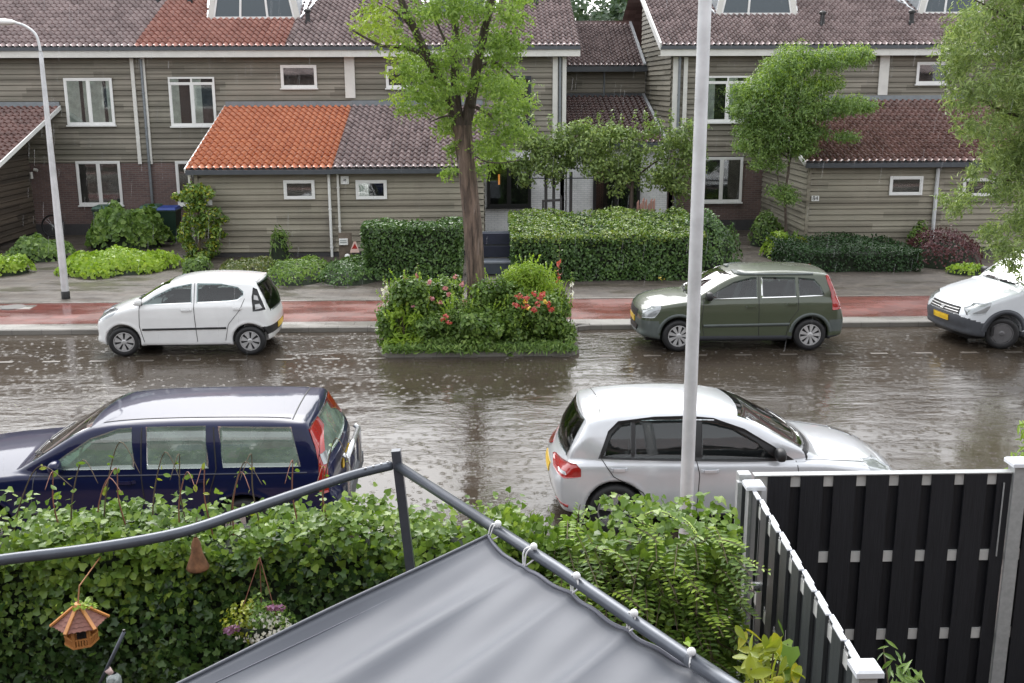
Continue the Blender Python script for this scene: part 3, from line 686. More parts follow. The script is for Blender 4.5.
# ================================================================== cars: bodies carved from three silhouettes
def catmull(pts, n=6, closed=True):
    """pts: (x,y[,'s']) ; 's' marks a sharp corner"""
    out = []; N_ = len(pts); P_ = [np.array(p[:2], float) for p in pts]; sh = [len(p) > 2 for p in pts]
    rngs = range(N_ if closed else N_-1)
    for i in rngs:
        p1, p2 = P_[i], P_[(i+1) % N_]
        p0 = P_[i-1] if (closed or i > 0) and not sh[i] else p1-(p2-p1)*.5
        p3 = P_[(i+2) % N_] if (closed or i+2 < N_) and not sh[(i+1) % N_] else p2+(p2-p1)*.5
        if sh[i]: p0 = 2*p1-p2
        if sh[(i+1) % N_]: p3 = 2*p2-p1
        for k in range(n):
            t = k/n; out.append(.5*((2*p1)+(-p0+p2)*t+(2*p0-5*p1+4*p2-p3)*t*t+(-p0+3*p1-3*p2+p3)*t**3))
    if not closed: out.append(P_[-1])
    return np.array(out)
def poly_sdf(poly, X, Y):
    d = np.full(X.shape, 1e9); inside = np.zeros(X.shape, bool); n = len(poly)
    for i in range(n):
        a, b = poly[i], poly[(i+1) % n]; e = b-a; wx, wy = X-a[0], Y-a[1]
        t = np.clip((wx*e[0]+wy*e[1])/(e@e+1e-12), 0, 1); d = np.minimum(d, (wx-e[0]*t)**2+(wy-e[1]*t)**2)
        c = ((a[1] > Y) != (b[1] > Y)) & (X < (b[0]-a[0])*(Y-a[1])/((b[1]-a[1]) if abs(b[1]-a[1]) > 1e-12 else 1e-12)+a[0]); inside ^= c
    d = np.sqrt(d); return np.where(inside, -d, d)
def smax(a, b, k): h = np.maximum(k-np.abs(a-b), 0)/k; return np.maximum(a, b)+h*h*k*.25
def smin(a, b, k): h = np.maximum(k-np.abs(a-b), 0)/k; return np.minimum(a, b)-h*h*k*.25
M['lining'] = simple('grey_cabin_lining', (.10,.10,.10), .9)
M['seat'] = simple('dark_seat_cloth', (.035,.036,.04), .9, var=.3)
class Body:
    def __init__(s, sp):
        s.sp = sp; L = sp['L']
        s.low = catmull(sp['low'], 5); s.gh = catmull(sp['gh'], 5)
        s.x0 = -.15; s.h2 = .02
        s.gx = np.arange(-.2, L+.2, .02); s.gz = np.arange(0, 2.2, .02)
        Xg, Zg = np.meshgrid(s.gx, s.gz, indexing='ij')
        s.dl = poly_sdf(s.low, Xg, Zg); s.dg = poly_sdf(s.gh, Xg, Zg)
        s.wz = np.array(sp['wz']); s.gwz = np.array(sp['gwz']); s.wx = np.array(sp['wx'])
        s.gwx = np.array(sp.get('gwx', sp['wx']))
    def bil(s, T, x, z):
        u = np.clip((x-s.gx[0])/.02, 0, len(s.gx)-1.001); v = np.clip((z-s.gz[0])/.02, 0, len(s.gz)-1.001)
        i, j = u.astype(int), v.astype(int); fu, fv = u-i, v-j
        return T[i, j]*(1-fu)*(1-fv)+T[i+1, j]*fu*(1-fv)+T[i, j+1]*(1-fu)*fv+T[i+1, j+1]*fu*fv
    def plan(s, T, x, ay):
        w = np.interp(x, T[:, 0], T[:, 1]); dw = (np.interp(x+.02, T[:, 0], T[:, 1])-np.interp(x-.02, T[:, 0], T[:, 1]))/.04
        return (ay-w)/np.sqrt(1+dw*dw)
    def f(s, x, y, z):
        ay = np.abs(y)
        # roof and bonnet crown: the silhouette sinks a little towards the sides
        zc = z+s.sp.get('crown', .06)*(ay/.8)**2*np.clip((z-.6)/.3, 0, 1)
        xb = x
        nose = s.sp.get('nose', .10)*(ay/.8)**2.2
        xb = x+np.where(x < s.sp['L']*.5, -nose*np.clip(1-(x)/1.3, 0, 1), nose*.75*np.clip(1-(s.sp['L']-x)/.9, 0, 1))
        dl = smax(smax(s.bil(s.dl, xb, zc), ay-np.interp(z, s.wz[:, 0], s.wz[:, 1]), .07), s.plan(s.wx, x, ay), .09)
        dg = smax(smax(s.bil(s.dg, xb, zc), (ay-np.interp(z, s.gwz[:, 0], s.gwz[:, 1]))*.95, .07), s.plan(s.gwx, x, ay), .05)
        d = smin(dl, dg, .03)
        for cx in s.sp['wheels']:
            ra = s.sp['arch']
            cyl = np.sqrt((x-cx)**2+(z-s.sp['wr']-.015)**2)-ra
            # arch lip swells out a little
            d = np.where(np.abs(cyl-.03) < .035, d-.008*(1-np.abs(cyl-.03)/.035)*np.clip((ay-.6)/.1, 0, 1), d)
            d = np.maximum(d, -np.maximum(cyl, (s.sp['W']/2-.27)-ay))
        return d
    def side(s, x, z, sg=1):
        x = np.asarray(x, float); z = np.asarray(z, float); ys = np.linspace(1.05, .2, 86); y = np.full(x.shape, .2); found = np.zeros(x.shape, bool)
        for a_, b_ in zip(ys, ys[1:]):
            fa, fb = s.f(x, a_, z), s.f(x, b_, z); hit = (~found) & (fa > 0) & (fb <= 0)
            y = np.where(hit, a_+(b_-a_)*fa/(fa-fb+1e-9), y); found |= hit
        return np.stack([x, sg*y, z], -1)
    def top(s, x, y):
        x = np.asarray(x, float); y = np.asarray(y, float); zs = np.linspace(2.15, .4, 110); z = np.full(x.shape, .4); found = np.zeros(x.shape, bool)
        for a_, b_ in zip(zs, zs[1:]):
            fa, fb = s.f(x, y, a_), s.f(x, y, b_); hit = (~found) & (fa > 0) & (fb <= 0)
            z = np.where(hit, a_+(b_-a_)*fa/(fa-fb+1e-9), z); found |= hit
        return np.stack([x, y, z], -1)
    def end(s, y, z, rear=True):
        y = np.asarray(y, float); z = np.asarray(z, float); L = s.sp['L']
        xs = np.linspace(L+.1, L-1.4, 150) if rear else np.linspace(-.1, 1.6, 170); x = np.full(y.shape, xs[-1]); found = np.zeros(y.shape, bool)
        for a_, b_ in zip(xs, xs[1:]):
            fa, fb = s.f(np.full(y.shape, a_), y, z), s.f(np.full(y.shape, b_), y, z); hit = (~found) & (fa > 0) & (fb <= 0)
            x = np.where(hit, a_+(b_-a_)*fa/(fa-fb+1e-9), x); found |= hit
        return np.stack([x, y, z], -1)
    def grad(s, p, e=.012):
        x, y, z = p[..., 0], p[..., 1], p[..., 2]
        g = np.stack([s.f(x+e, y, z)-s.f(x-e, y, z), s.f(x, y+e, z)-s.f(x, y-e, z), s.f(x, y, z+e)-s.f(x, y, z-e)], -1)
        return g/(np.linalg.norm(g, axis=-1, keepdims=True)+1e-9)
def surface_nets(f, lo, hi, h):
    n = [int(math.ceil((hi[i]-lo[i])/h))+1 for i in range(3)]
    ax = [lo[i]+np.arange(n[i])*h for i in range(3)]
    X, Y, Z = np.meshgrid(*ax, indexing='ij'); D = f(X, Y, Z)
    S = D < 0; c = np.zeros([k-1 for k in n], int); acc = np.zeros([k-1 for k in n]+[3]); cnt = np.zeros([k-1 for k in n])
    sl = lambda o, k: slice(o, k-1+o)
    for dx in (0, 1):
        for dy in (0, 1):
            for dz in (0, 1): c += S[sl(dx, n[0]), sl(dy, n[1]), sl(dz, n[2])]
    for a in range(3):
        b, d = [q for q in range(3) if q != a]
        for ob in (0, 1):
            for od in (0, 1):
                o0 = [0, 0, 0]; o0[b] = ob; o0[d] = od; o1 = list(o0); o1[a] = 1
                A = D[tuple(sl(o0[q], n[q]) for q in range(3))]; B = D[tuple(sl(o1[q], n[q]) for q in range(3))]
                cr = (A < 0) != (B < 0); t = np.where(cr, A/(A-B+1e-12), 0)
                for q in range(3): acc[..., q] += np.where(cr, o0[q]+(t if q == a else 0), 0)
                cnt += cr
    act = (c > 0) & (c < 8); idx = -np.ones(act.shape, int); idx[act] = np.arange(act.sum())
    I = np.argwhere(act); V = (I+acc[act]/cnt[act][:, None])*h+np.array(lo)
    Fs = []
    for a in range(3):
        b, d = [(1, 2), (2, 0), (0, 1)][a]
        s0 = [slice(1, n[q]-1) for q in range(3)]; s0[a] = slice(0, n[a]-1); s1 = list(s0); s1[a] = slice(1, n[a])
        A, B = S[tuple(s0)], S[tuple(s1)]; cr = np.argwhere(A != B)
        if not len(cr): continue
        off = np.array([1, 1, 1]); off[a] = 0; g = cr+off
        def at(db, dd): q = g.copy(); q[:, b] += db; q[:, d] += dd; return idx[q[:, 0], q[:, 1], q[:, 2]]
        F = np.stack([at(-1, -1), at(0, -1), at(0, 0), at(-1, 0)], 1); inside = A[tuple(cr.T)]
        F[~inside] = F[~inside][:, ::-1]; Fs.append(F)
    return V, np.concatenate(Fs)
def chain(poly, xs):
    """lower and upper border of a closed polygon at each abscissa"""
    poly = np.array(poly, float); lo, hi = [], []; n = len(poly)
    for x in xs:
        v = []
        for i in range(n):
            a, b = poly[i], poly[(i+1) % n]
            if min(a[0], b[0])-1e-9 <= x <= max(a[0], b[0])+1e-9:
                if abs(b[0]-a[0]) < 1e-9: v += [a[1], b[1]]
                else: v.append(a[1]+(b[1]-a[1])*(x-a[0])/(b[0]-a[0]))
        lo.append(min(v)); hi.append(max(v))
    return np.array(lo), np.array(hi)
class Car:
    def __init__(s, sp, label, cat, loc, rz, group, name='parked_car'):
        s.b = Body(sp); s.sp = sp; s.L = sp['L']
        s.root = thing(name, loc, label, cat, group, rz)
        s.h = sp['L']/2; s.win = []
    def place(s, V, off=0.0):
        if off: V = V+s.b.grad(V)*off
        V = np.asarray(V, float).copy(); V[..., 0] = s.h-V[..., 0]; return V        # +x is the front
    def mk(s, name, V, F, m, parent=None, smooth=True):
        V = V.copy(); V[:, 0] = s.h-V[:, 0]; F = F[:, ::-1]
        return np_mesh(name, V, F, m, parent or s.root, world=False, smooth=smooth)
    def body(s, mats, h=.028, zones=()): s.pending = (mats, h, zones)
    def finish(s):
        mats, h, zones = s.pending
        sp = s.sp; V, F = surface_nets(s.b.f, (-.1, -sp['W']/2-.08, .05), (sp['L']+.1, sp['W']/2+.08, sp['H']+.12), h)
        # pull the vertices onto the surface
        for _ in range(2):
            g = s.b.grad(V, .01); V = V-g*s.b.f(V[:, 0], V[:, 1], V[:, 2])[:, None]*.8
        C = V[F].mean(1); g = s.b.grad(C, .012); drop = np.zeros(len(F), bool)
        for kind, sg, poly in s.win:
            if kind == 'side': a, b, ok = C[:, 0], C[:, 2], (C[:, 1]*sg > .3) & (np.abs(g[:, 1]) > .5)
            elif kind == 'top': a, b, ok = C[:, 1], C[:, 0], (C[:, 2] > .85) & (g[:, 2] > .1)
            else: a, b, ok = C[:, 1], C[:, 2], (C[:, 0] > sp['L']*.7) & (g[:, 0] > .4)
            drop |= ok & (poly_sdf(poly, a, b) < -.022)
        F, C = F[~drop], C[~drop]; lab = np.zeros(len(F), int)
        for k, (nm, test, m) in enumerate(zones): lab[(lab == 0) & test(C[:, 0], np.abs(C[:, 1]), C[:, 2])] = k+1
        for k, nm, m in [(0, 'body', mats)]+[(k+1, z[0], z[2]) for k, z in enumerate(zones)]:
            Fk = F[lab == k]
            if not len(Fk): continue
            u, inv = np.unique(Fk, return_inverse=True); o = s.mk(nm, V[u], inv.reshape(Fk.shape), m)
            if k == 0: s.bodyo = o
        # lining, seats and dashboard seen through the glass
        Fk = F[C[:, 2] > .80]; u, inv = np.unique(Fk, return_inverse=True); Vi = V[u]-s.b.grad(V[u], .01)*.03
        s.mk('lining', Vi, inv.reshape(Fk.shape)[:, ::-1], M['lining'])
        st = sp['seats']; W = sp['W']/2
        for sg in (1, -1):
            mb = MB(); x = st[0]
            mb.bbox(s.h-x-.45, s.h-x, sg*.36-.23, sg*.36+.23, .35, .72, .05)
            mb.hexa([(s.h-x-.42,sg*.36-.22,.65),(s.h-x-.30,sg*.36-.22,.65),(s.h-x-.30,sg*.36+.22,.65),(s.h-x-.42,sg*.36+.22,.65),(s.h-x-.60,sg*.36-.18,1.12),(s.h-x-.51,sg*.36-.18,1.12),(s.h-x-.51,sg*.36+.18,1.12),(s.h-x-.60,sg*.36+.18,1.12)])
            mb.bbox(s.h-x-.63, s.h-x-.54, sg*.36-.12, sg*.36+.12, 1.14, 1.29, .03)
            mb.build('seat', M['seat'], s.root, False)
        mb = MB(); x = st[1]
        mb.bbox(s.h-x-.5, s.h-x, -W+.22, W-.22, .35, .70, .05); mb.hexa([(s.h-x-.5,-W+.24,.65),(s.h-x-.40,-W+.24,.65),(s.h-x-.40,W-.24,.65),(s.h-x-.5,W-.24,.65),(s.h-x-.66,-W+.30,1.10),(s.h-x-.58,-W+.30,1.10),(s.h-x-.58,W-.30,1.10),(s.h-x-.66,W-.30,1.10)])
        mb.build('rear_seat', M['seat'], s.root, False)
        x = st[2]; mb = MB(); mb.hexa([(s.h-x-.45,-W+.16,.6),(s.h-x,-W+.16,.6),(s.h-x,W-.16,.6),(s.h-x-.45,W-.16,.6),(s.h-x-.40,-W+.18,.93),(s.h-x,-W+.22,.90),(s.h-x,W-.22,.90),(s.h-x-.40,W-.18,.93)])
        mb.build('dashboard', M['black'], s.root, False)
        mb = MB(); mb.tube([(s.h-x-.52+.02*math.cos(q), .36+.18*math.cos(q), .93+.17*math.sin(q)) for q in np.linspace(0, 2*math.pi, 17)], .014, 6, False); mb.build('steering_wheel', M['black'], s.root, False)
        mb = MB(); L = sp['L']; mb.box(-s.h+.4, s.h-.6, -W+.10, W-.10, .26, .45); mb.build('cabin_floor', M['black'], s.root, False)
    def patch(s, name, poly, m, kind='side', sg=1, off=.005, rows=8, step=.05, parent=None, smooth=True, curve=None):
        """a pane or panel laid on the bodywork; its border folds back to the body"""
        poly = catmull(poly, curve) if curve else np.array([p[:2] for p in poly], float)
        if name in ('side_window', 'windscreen', 'rear_window'): s.win.append((kind, sg, poly))
        xs = np.unique(np.concatenate([poly[:, 0], np.arange(poly[:, 0].min(), poly[:, 0].max(), step)])); xs = xs[np.concatenate([[True], np.diff(xs) > .002])]
        lo, hi = chain(poly, xs); t = np.linspace(0, 1, rows+1)
        A = xs[:, None]+0*t; B_ = lo[:, None]+(hi-lo)[:, None]*t
        fn = {'side': lambda a, b: s.b.side(a, b, sg), 'top': s.b.top, 'rear': lambda a, b: s.b.end(a, b, True), 'front': lambda a, b: s.b.end(a, b, False)}[kind]
        V = fn(A, B_); Vn = V+s.b.grad(V)*off; Vb = V-s.b.grad(V)*.012
        nx, ny = A.shape; idx = np.arange(nx*ny).reshape(nx, ny)
        F = np.stack([idx[:-1, :-1], idx[1:, :-1], idx[1:, 1:], idx[:-1, 1:]], -1).reshape(-1, 4)
        bd = np.concatenate([idx[:, 0], idx[-1, 1:], idx[-2::-1, -1], idx[0, -2:0:-1]]); nb = len(bd); base = nx*ny
        Vs = np.concatenate([Vn.reshape(-1, 3), Vb.reshape(-1, 3)[bd]]); k = np.arange(nb); k2 = (k+1) % nb
        F = np.concatenate([F, np.stack([bd[k], bd[k2], base+k2, base+k], -1)])
        return s.mk(name, Vs, F, m, parent, smooth)
    def line(s, name, pts, w, m, kind='side', sg=1, off=.004, parent=None):
        pts = np.array(pts, float); seg = np.concatenate([[0], np.cumsum(np.linalg.norm(np.diff(pts, axis=0), axis=1))]); u = np.arange(0, seg[-1]+.03, .04); u[-1] = seg[-1]
        c = np.stack([np.interp(u, seg, pts[:, 0]), np.interp(u, seg, pts[:, 1])], 1); d = np.gradient(c, axis=0); d /= np.linalg.norm(d, axis=1)[:, None]+1e-9; n_ = np.stack([-d[:, 1], d[:, 0]], 1)*w/2
        E = np.stack([c-n_, c+n_], 1)
        fn = {'side': lambda a, b: s.b.side(a, b, sg), 'top': s.b.top, 'rear': lambda a, b: s.b.end(a, b, True), 'front': lambda a, b: s.b.end(a, b, False)}[kind]
        V = fn(E[..., 0], E[..., 1]); Vn = V+s.b.grad(V)*off; Vb = V-s.b.grad(V)*.008; n = len(u)
        Vs = np.concatenate([Vb[:, 0], Vn[:, 0], Vn[:, 1], Vb[:, 1]]); k = np.arange(n-1)
        F = np.concatenate([np.stack([k+q*n, k+1+q*n, k+1+(q+1)*n, k+(q+1)*n], -1) for q in range(3)])
        return s.mk(name, Vs, F, m, parent, False)
    def both(s, fn, *a, **k):
        for sg in (1, -1): fn(*a, sg=sg, **k)
    def wheels(s, style, steer=0):
        s.finish(); sp = s.sp; r = sp['wr']; w = sp.get('ww', .19); W = sp['W']/2
        for cx in sp['wheels']:
            for sg in (1, -1):
                m = MB(); y0 = -w/2
                prof = [(r*.66, -w/2+.015), (r*.80, -w/2), (r*.93, -w/2+.012), (r*.99, -w/2+.035), (r, -w/2+.06), (r, w/2-.06), (r*.99, w/2-.035), (r*.93, w/2-.012), (r*.80, w/2), (r*.66, w/2-.015)]
                m.lathe(prof, 32, 'y')
                me = bpy.data.meshes.new('wheel'); me.from_pydata(m.v, [], m.f); me.update()
                wo = link_mesh('wheel', me, M['rubber'], s.root, False, True)
                wo.location = (s.h-cx, sg*(W-w/2-.02), r); wo.rotation_euler = (0, 0, steer if cx < s.L/2 else 0)
                m = MB(); rr = r*.665; o_ = sg*(w/2-.018)
                # rim barrel, spokes, hub
                m.lathe([(rr, o_+sg*.004), (rr*.93, o_+sg*.006), (rr*.90, o_-sg*.03), (rr*.88, o_-sg*.09)], 32, 'y')
                ns = {'c1': 7, 'fusion': 9, 'golf': 5, 'volvo': 6, 'van': 10}[style]
                for k in range(ns):
                    t0 = 2*math.pi*k/ns+.3
                    if style == 'van': wa, wb = .30, .30
                    elif style == 'fusion': wa, wb = .26, .20
                    elif style == 'c1': wa, wb = .20, .30
                    else: wa, wb = .34, .24
                    ri, ro = rr*.22, rr*.92
                    A = [(math.cos(t0-wa*1.2)*ri, math.sin(t0-wa*1.2)*ri), (math.cos(t0-wb)*ro, math.sin(t0-wb)*ro), (math.cos(t0+wb)*ro, math.sin(t0+wb)*ro), (math.cos(t0+wa*1.2)*ri, math.sin(t0+wa*1.2)*ri)]
                    ya, yb = o_-sg*.02, o_+sg*.0
                    c = [(a_, ya, b_) for a_, b_ in A]+[(A[0][0], yb+sg*.006, A[0][1]), (A[1][0], yb, A[1][1]), (A[2][0], yb, A[2][1]), (A[3][0], yb+sg*.006, A[3][1])]
                    m.hexa(c)
                m.lathe([(rr*.26, o_-sg*.02), (rr*.26, o_+sg*.006), (rr*.14, o_+sg*.014), (0, o_+sg*.014)], 20, 'y')
                me = bpy.data.meshes.new('rim'); me.from_pydata(m.v, [], m.f); me.update(); link_mesh('rim', me, M['alloy_dull'] if style in ('fusion', 'c1') else (M['steel_dark'] if style == 'van' else M['chrome']), wo, False)
                m = MB(); m.lathe([(rr*.99, o_-sg*.035), (0, o_-sg*.035)], 24, 'y')
                me = bpy.data.meshes.new('brake_disc'); me.from_pydata(m.v, [], m.f); me.update(); link_mesh('brake_disc', me, M['black'], wo, False)
        # underbody and wheel housings
        m = MB(); L = sp['L']
        m.box(.25, L-.25, -W+.30, W-.30, .17, .60); m.box(sp['wheels'][0]+.42, sp['wheels'][1]-.42, -W+.06, W-.06, .20, .26)
        V = np.array(m.v); F = np.array(m.f); s.mk('underbody', V, F, M['black'], smooth=False)
    def mirror(s, x, z, m, size=.11):
        for sg in (1, -1):
            p = s.b.side(np.array([x]), np.array([z]), sg)[0]
            mb = MB(); n1, n2 = 12, 8
            for i in range(n2+1):
                ph = math.pi*i/n2
                for k in range(n1):
                    th = 2*math.pi*k/n1; e = lambda v: math.copysign(abs(v)**.7, v)
                    mb.v.append((p[0]+e(math.cos(th)*math.sin(ph))*size*.55, p[1]+sg*(.10+e(math.sin(th)*math.sin(ph))*size*.95), p[2]+.07+e(math.cos(ph))*size*.68))
            for i in range(n2):
                for k in range(n1): mb.f.append((i*n1+k, i*n1+(k+1) % n1, (i+1)*n1+(k+1) % n1, (i+1)*n1+k))
            mb.box(p[0]-.025, p[0]+.035, min(p[1]-sg*.03, p[1]+sg*.07), max(p[1]-sg*.03, p[1]+sg*.07), p[2], p[2]+.035)
            me_ = bpy.data.meshes.new('wing_mirror'); me_.from_pydata([(s.h-v[0], v[1], v[2]) for v in mb.v], [], [f[::-1] for f in mb.f]); me_.update()
            link_mesh('wing_mirror', me_, m, s.root, False, True)
    def handle(s, x, z, m, w=.19):
        for sg in (1, -1):
            p = s.b.side(np.array([x-w/2, x+w/2]), np.array([z, z]), sg)
            mb = MB(); y0, y1 = p[0][1], p[1][1]
            q = [(x-w/2, y0-sg*.005), (x-w/2+.03, y0+sg*.028), (x+w/2-.03, y1+sg*.028), (x+w/2, y1-sg*.005)]
            for (a, b), (c, d) in zip(q, q[1:]): mb.beam((s.h-a, b, z), (s.h-c, d, z), .022, .032)
            mb.build('door_handle', m, s.root, False)
    def box(s, name, x0, x1, y0, y1, z0, z1, m, b=.01, parent=None):
        mb = MB(); mb.bbox(s.h-x1, s.h-x0, y0, y1, z0, z1, b); return mb.build(name, m, parent or s.root, False)
    def wiper(s, pts, m=None):
        V = s.b.top(np.array([p[0] for p in pts]), np.array([p[1] for p in pts])); V = V+np.array([0, 0, .022])
        mb = MB(); mb.tube([(s.h-v[0], v[1], v[2]) for v in V], .009, 5); return mb.build('wiper', M['black'], s.root, False)
def wsc(cx0, cx1, yb, yt, bow=.10):
    """windscreen outline seen from above: base bows forward in the middle"""
    ys = np.linspace(-1, 1, 13)
    low = [(cx0+bow*(y*y), y*yb) for y in ys]; upp = [(cx1+bow*.5*(y*y), y*yt) for y in ys[::-1]]
    return low+upp
def swap(poly): return [(b, a) for a, b in poly]
class TopSwap: pass
def patch_top(c, name, poly, m, **k):
    """outline given as (x, y); swept across the car so both borders stay single valued"""
    f0 = c.b.top; c.b.top = lambda a, b: f0(b, a)
    try: return c.patch(name, [(p[1], p[0]) for p in poly], m, kind='top', **k)
    finally: c.b.top = f0
SEAM = M['black']
def gy_for(px, py, z):                     # ground position of a point seen at height z
    return G(px, py, z)

# ---------------------------------------------------------------- white city car, facing left
sp = dict(seats=(1.55,2.35,.85), L=3.435, W=1.63, H=1.465, wr=.285, arch=.325, wheels=(.66, 3.0), crown=.055, nose=.14, ww=.165,
  low=[(.09,.42),(.08,.58),(.14,.72),(.38,.87),(.72,.985),(1.1,1.02),(2.2,1.06),(3.1,1.06),(3.33,1.0),(3.40,.80),(3.435,.60),(3.42,.38),(3.30,.24),(2.6,.20),(.8,.20),(.12,.24)],
  gh=[(.70,.92,'s'),(1.12,1.20),(1.50,1.385),(1.95,1.462),(2.5,1.468),(2.98,1.43),(3.14,1.385,'s'),(3.33,1.05),(3.36,.85,'s'),(1.0,.80,'s')],
  wz=[(.1,.74),(.22,.775),(.5,.812),(.75,.815),(.95,.79),(1.05,.76),(1.2,.70)], gwz=[(.8,.775),(1.0,.745),(1.2,.68),(1.36,.61),(1.46,.53),(1.6,.4)],
  wx=[(-.1,.35),(.0,.50),(.12,.66),(.35,.765),(.7,.815),(2.9,.815),(3.15,.79),(3.32,.73),(3.42,.62),(3.5,.45)],
  gwx=[(.6,.6),(.9,.72),(1.4,.80),(2.8,.80),(3.2,.72),(3.4,.62)])
CG = 'cars parked along the flooded road'
fl, rr_ = G(124.7, 356.5), G(251.2, 355.5)
cx = (fl.x+rr_.x)/2
# local x of the wheel centres: h-.66 and h-3.0, front towards -X in the world
loc = (cx+(sp['L']/2-(.66+3.0)/2)*-1*-1*-1 if False else cx-( (.66+3.0)/2-sp['L']/2)*1, (fl.y+rr_.y)/2+.78, 0)
white = mat_paint('white_car_paint', (.78,.785,.78), 0, .3)
c = Car(sp, 'small white five-door hatchback parked on the far side at the left, nose to the left', 'car', loc, math.pi, CG)
c.body(white, .026, [('bumper', lambda x, y, z: (x > 3.22) & (z > .40) & (z < .56) & (y < .9), M['black'])])
patch_top(c, 'windscreen', wsc(.80, 1.47, .64, .53, .12), M['car_glass'], rows=6)
for sg in (1, -1):
    c.patch('side_window', [(1.02,1.00),(1.30,1.17),(1.60,1.31),(1.93,1.375),(1.95,1.375),(1.96,1.015)], M['car_glass'], sg=sg)
    c.patch('side_window', [(2.05,1.02),(2.05,1.38),(2.5,1.37),(2.80,1.31),(2.92,1.22),(2.92,1.16),(2.80,1.07),(2.6,1.045)], M['car_glass'], sg=sg)
    c.patch('mirror_base', [(.84,.975),(1.03,1.10),(1.05,.985)], M['black'], sg=sg)
    c.line('door_seam', [(1.0,.98),(.98,.60),(1.05,.28)], .010, SEAM, sg=sg); c.line('door_seam', [(2.005,1.39),(2.0,.9),(2.03,.28)], .010, SEAM, sg=sg)
    c.line('door_seam', [(2.93,1.10),(2.85,.90),(2.62,.62),(2.55,.30)], .009, SEAM, sg=sg)
    c.line('rubbing_strip', [(1.03,.53),(2.58,.55)], .035, SEAM, sg=sg, off=.016)
    c.patch('tail_lamp', [(3.08,.86),(3.06,1.12),(3.08,1.30),(3.15,1.26),(3.24,1.05),(3.30,.88)], M['black'], sg=sg, step=.03)
    c.patch('tail_lamp_lens', [(3.13,.90),(3.12,.99),(3.20,1.0),(3.25,.92)], M['alloy_dull'], sg=sg, off=.010, step=.02)
    c.patch('tail_lamp_lens', [(3.10,1.08),(3.10,1.17),(3.16,1.15),(3.19,1.06)], M['alloy_dull'], sg=sg, off=.010, step=.02)
    c.patch('headlight', [(.10,.66),(.16,.78),(.36,.86),(.58,.90),(.50,.80),(.30,.70)], M['clear_lamp'], sg=sg, off=.006, step=.03)
c.patch('rear_window', [(-.60,1.0),(-.50,1.36),(.50,1.36),(.60,1.0),(.52,.82),(-.52,.82)], M['car_glass'], kind='rear', rows=8)
c.patch('number_plate', [(-.26,.44),(-.26,.55),(.26,.55),(.26,.44)], M['plate_yellow'], kind='rear', off=.01)
c.box('spoiler', 2.98, 3.13, -.46, .46, 1.375, 1.40, white, .012)
c.mirror(1.0, 1.0, white, .095); c.handle(1.86, .90, white); c.handle(2.80, .92, white, .16)
c.root.scale = (1, 1, .972); c.wheels('c1', .12); c.wiper([(.86, -.45), (.80, .0), (.92, .15)]); c.wiper([(.84, .1), (.86, .35), (1.0, .5)])

# ---------------------------------------------------------------- dark green mini MPV, facing left
sp = dict(seats=(1.75,2.65,1.05), L=4.02, W=1.72, H=1.50, wr=.305, arch=.345, wheels=(.82, 3.305), crown=.05, nose=.12, ww=.185,
  low=[(.08,.42),(.06,.58),(.10,.76),(.32,.90),(.80,.985),(1.2,1.0),(2.6,1.02),(3.6,1.03),(3.88,1.0),(3.96,.80),(4.02,.62),(4.01,.40),(3.90,.26),(3.0,.22),(.9,.22),(.12,.27)],
  gh=[(.98,.94,'s'),(1.35,1.18),(1.78,1.40),(2.2,1.49),(2.9,1.505),(3.5,1.47),(3.68,1.44,'s'),(3.86,1.05),(3.88,.85,'s'),(1.2,.80,'s')],
  wz=[(.1,.79),(.24,.83),(.5,.855),(.75,.86),(.95,.835),(1.05,.80),(1.2,.76)], gwz=[(.8,.82),(1.0,.795),(1.2,.73),(1.40,.655),(1.50,.59),(1.65,.45)],
  wx=[(-.1,.40),(.0,.58),(.10,.70),(.30,.81),(.7,.86),(3.5,.86),(3.8,.82),(3.96,.74),(4.02,.64),(4.1,.5)],
  gwx=[(.9,.62),(1.2,.76),(1.7,.84),(3.3,.84),(3.7,.76),(3.95,.66)])
fl, rr_ = G(679, 351.5), G(807.5, 350.5); cx = (fl.x+rr_.x)/2
green = mat_paint('dark_green_car_paint', (.052,.066,.036), 0, .4, 1.0, 1.45)
c = Car(sp, 'dark olive green family car on the far side, partly behind the near lamp post', 'car', (cx-((.82+3.305)/2-2.01), (fl.y+rr_.y)/2+.80, 0), math.pi, CG)
pg_ = simple('grey_green_plastic', (.085,.10,.095), .5)
c.body(green, .028, [('front_bumper', lambda x, y, z: (x < .46) & (z < .60) & (z < .60-.0*x), pg_), ('rear_bumper', lambda x, y, z: (x > 3.66) & (z < .60) & (z > .36), pg_), ('sill', lambda x, y, z: (z < .30), M['plastic_grey'])])
patch_top(c, 'windscreen', wsc(1.06, 1.80, .68, .57, .12), M['car_glass_green'], rows=6)
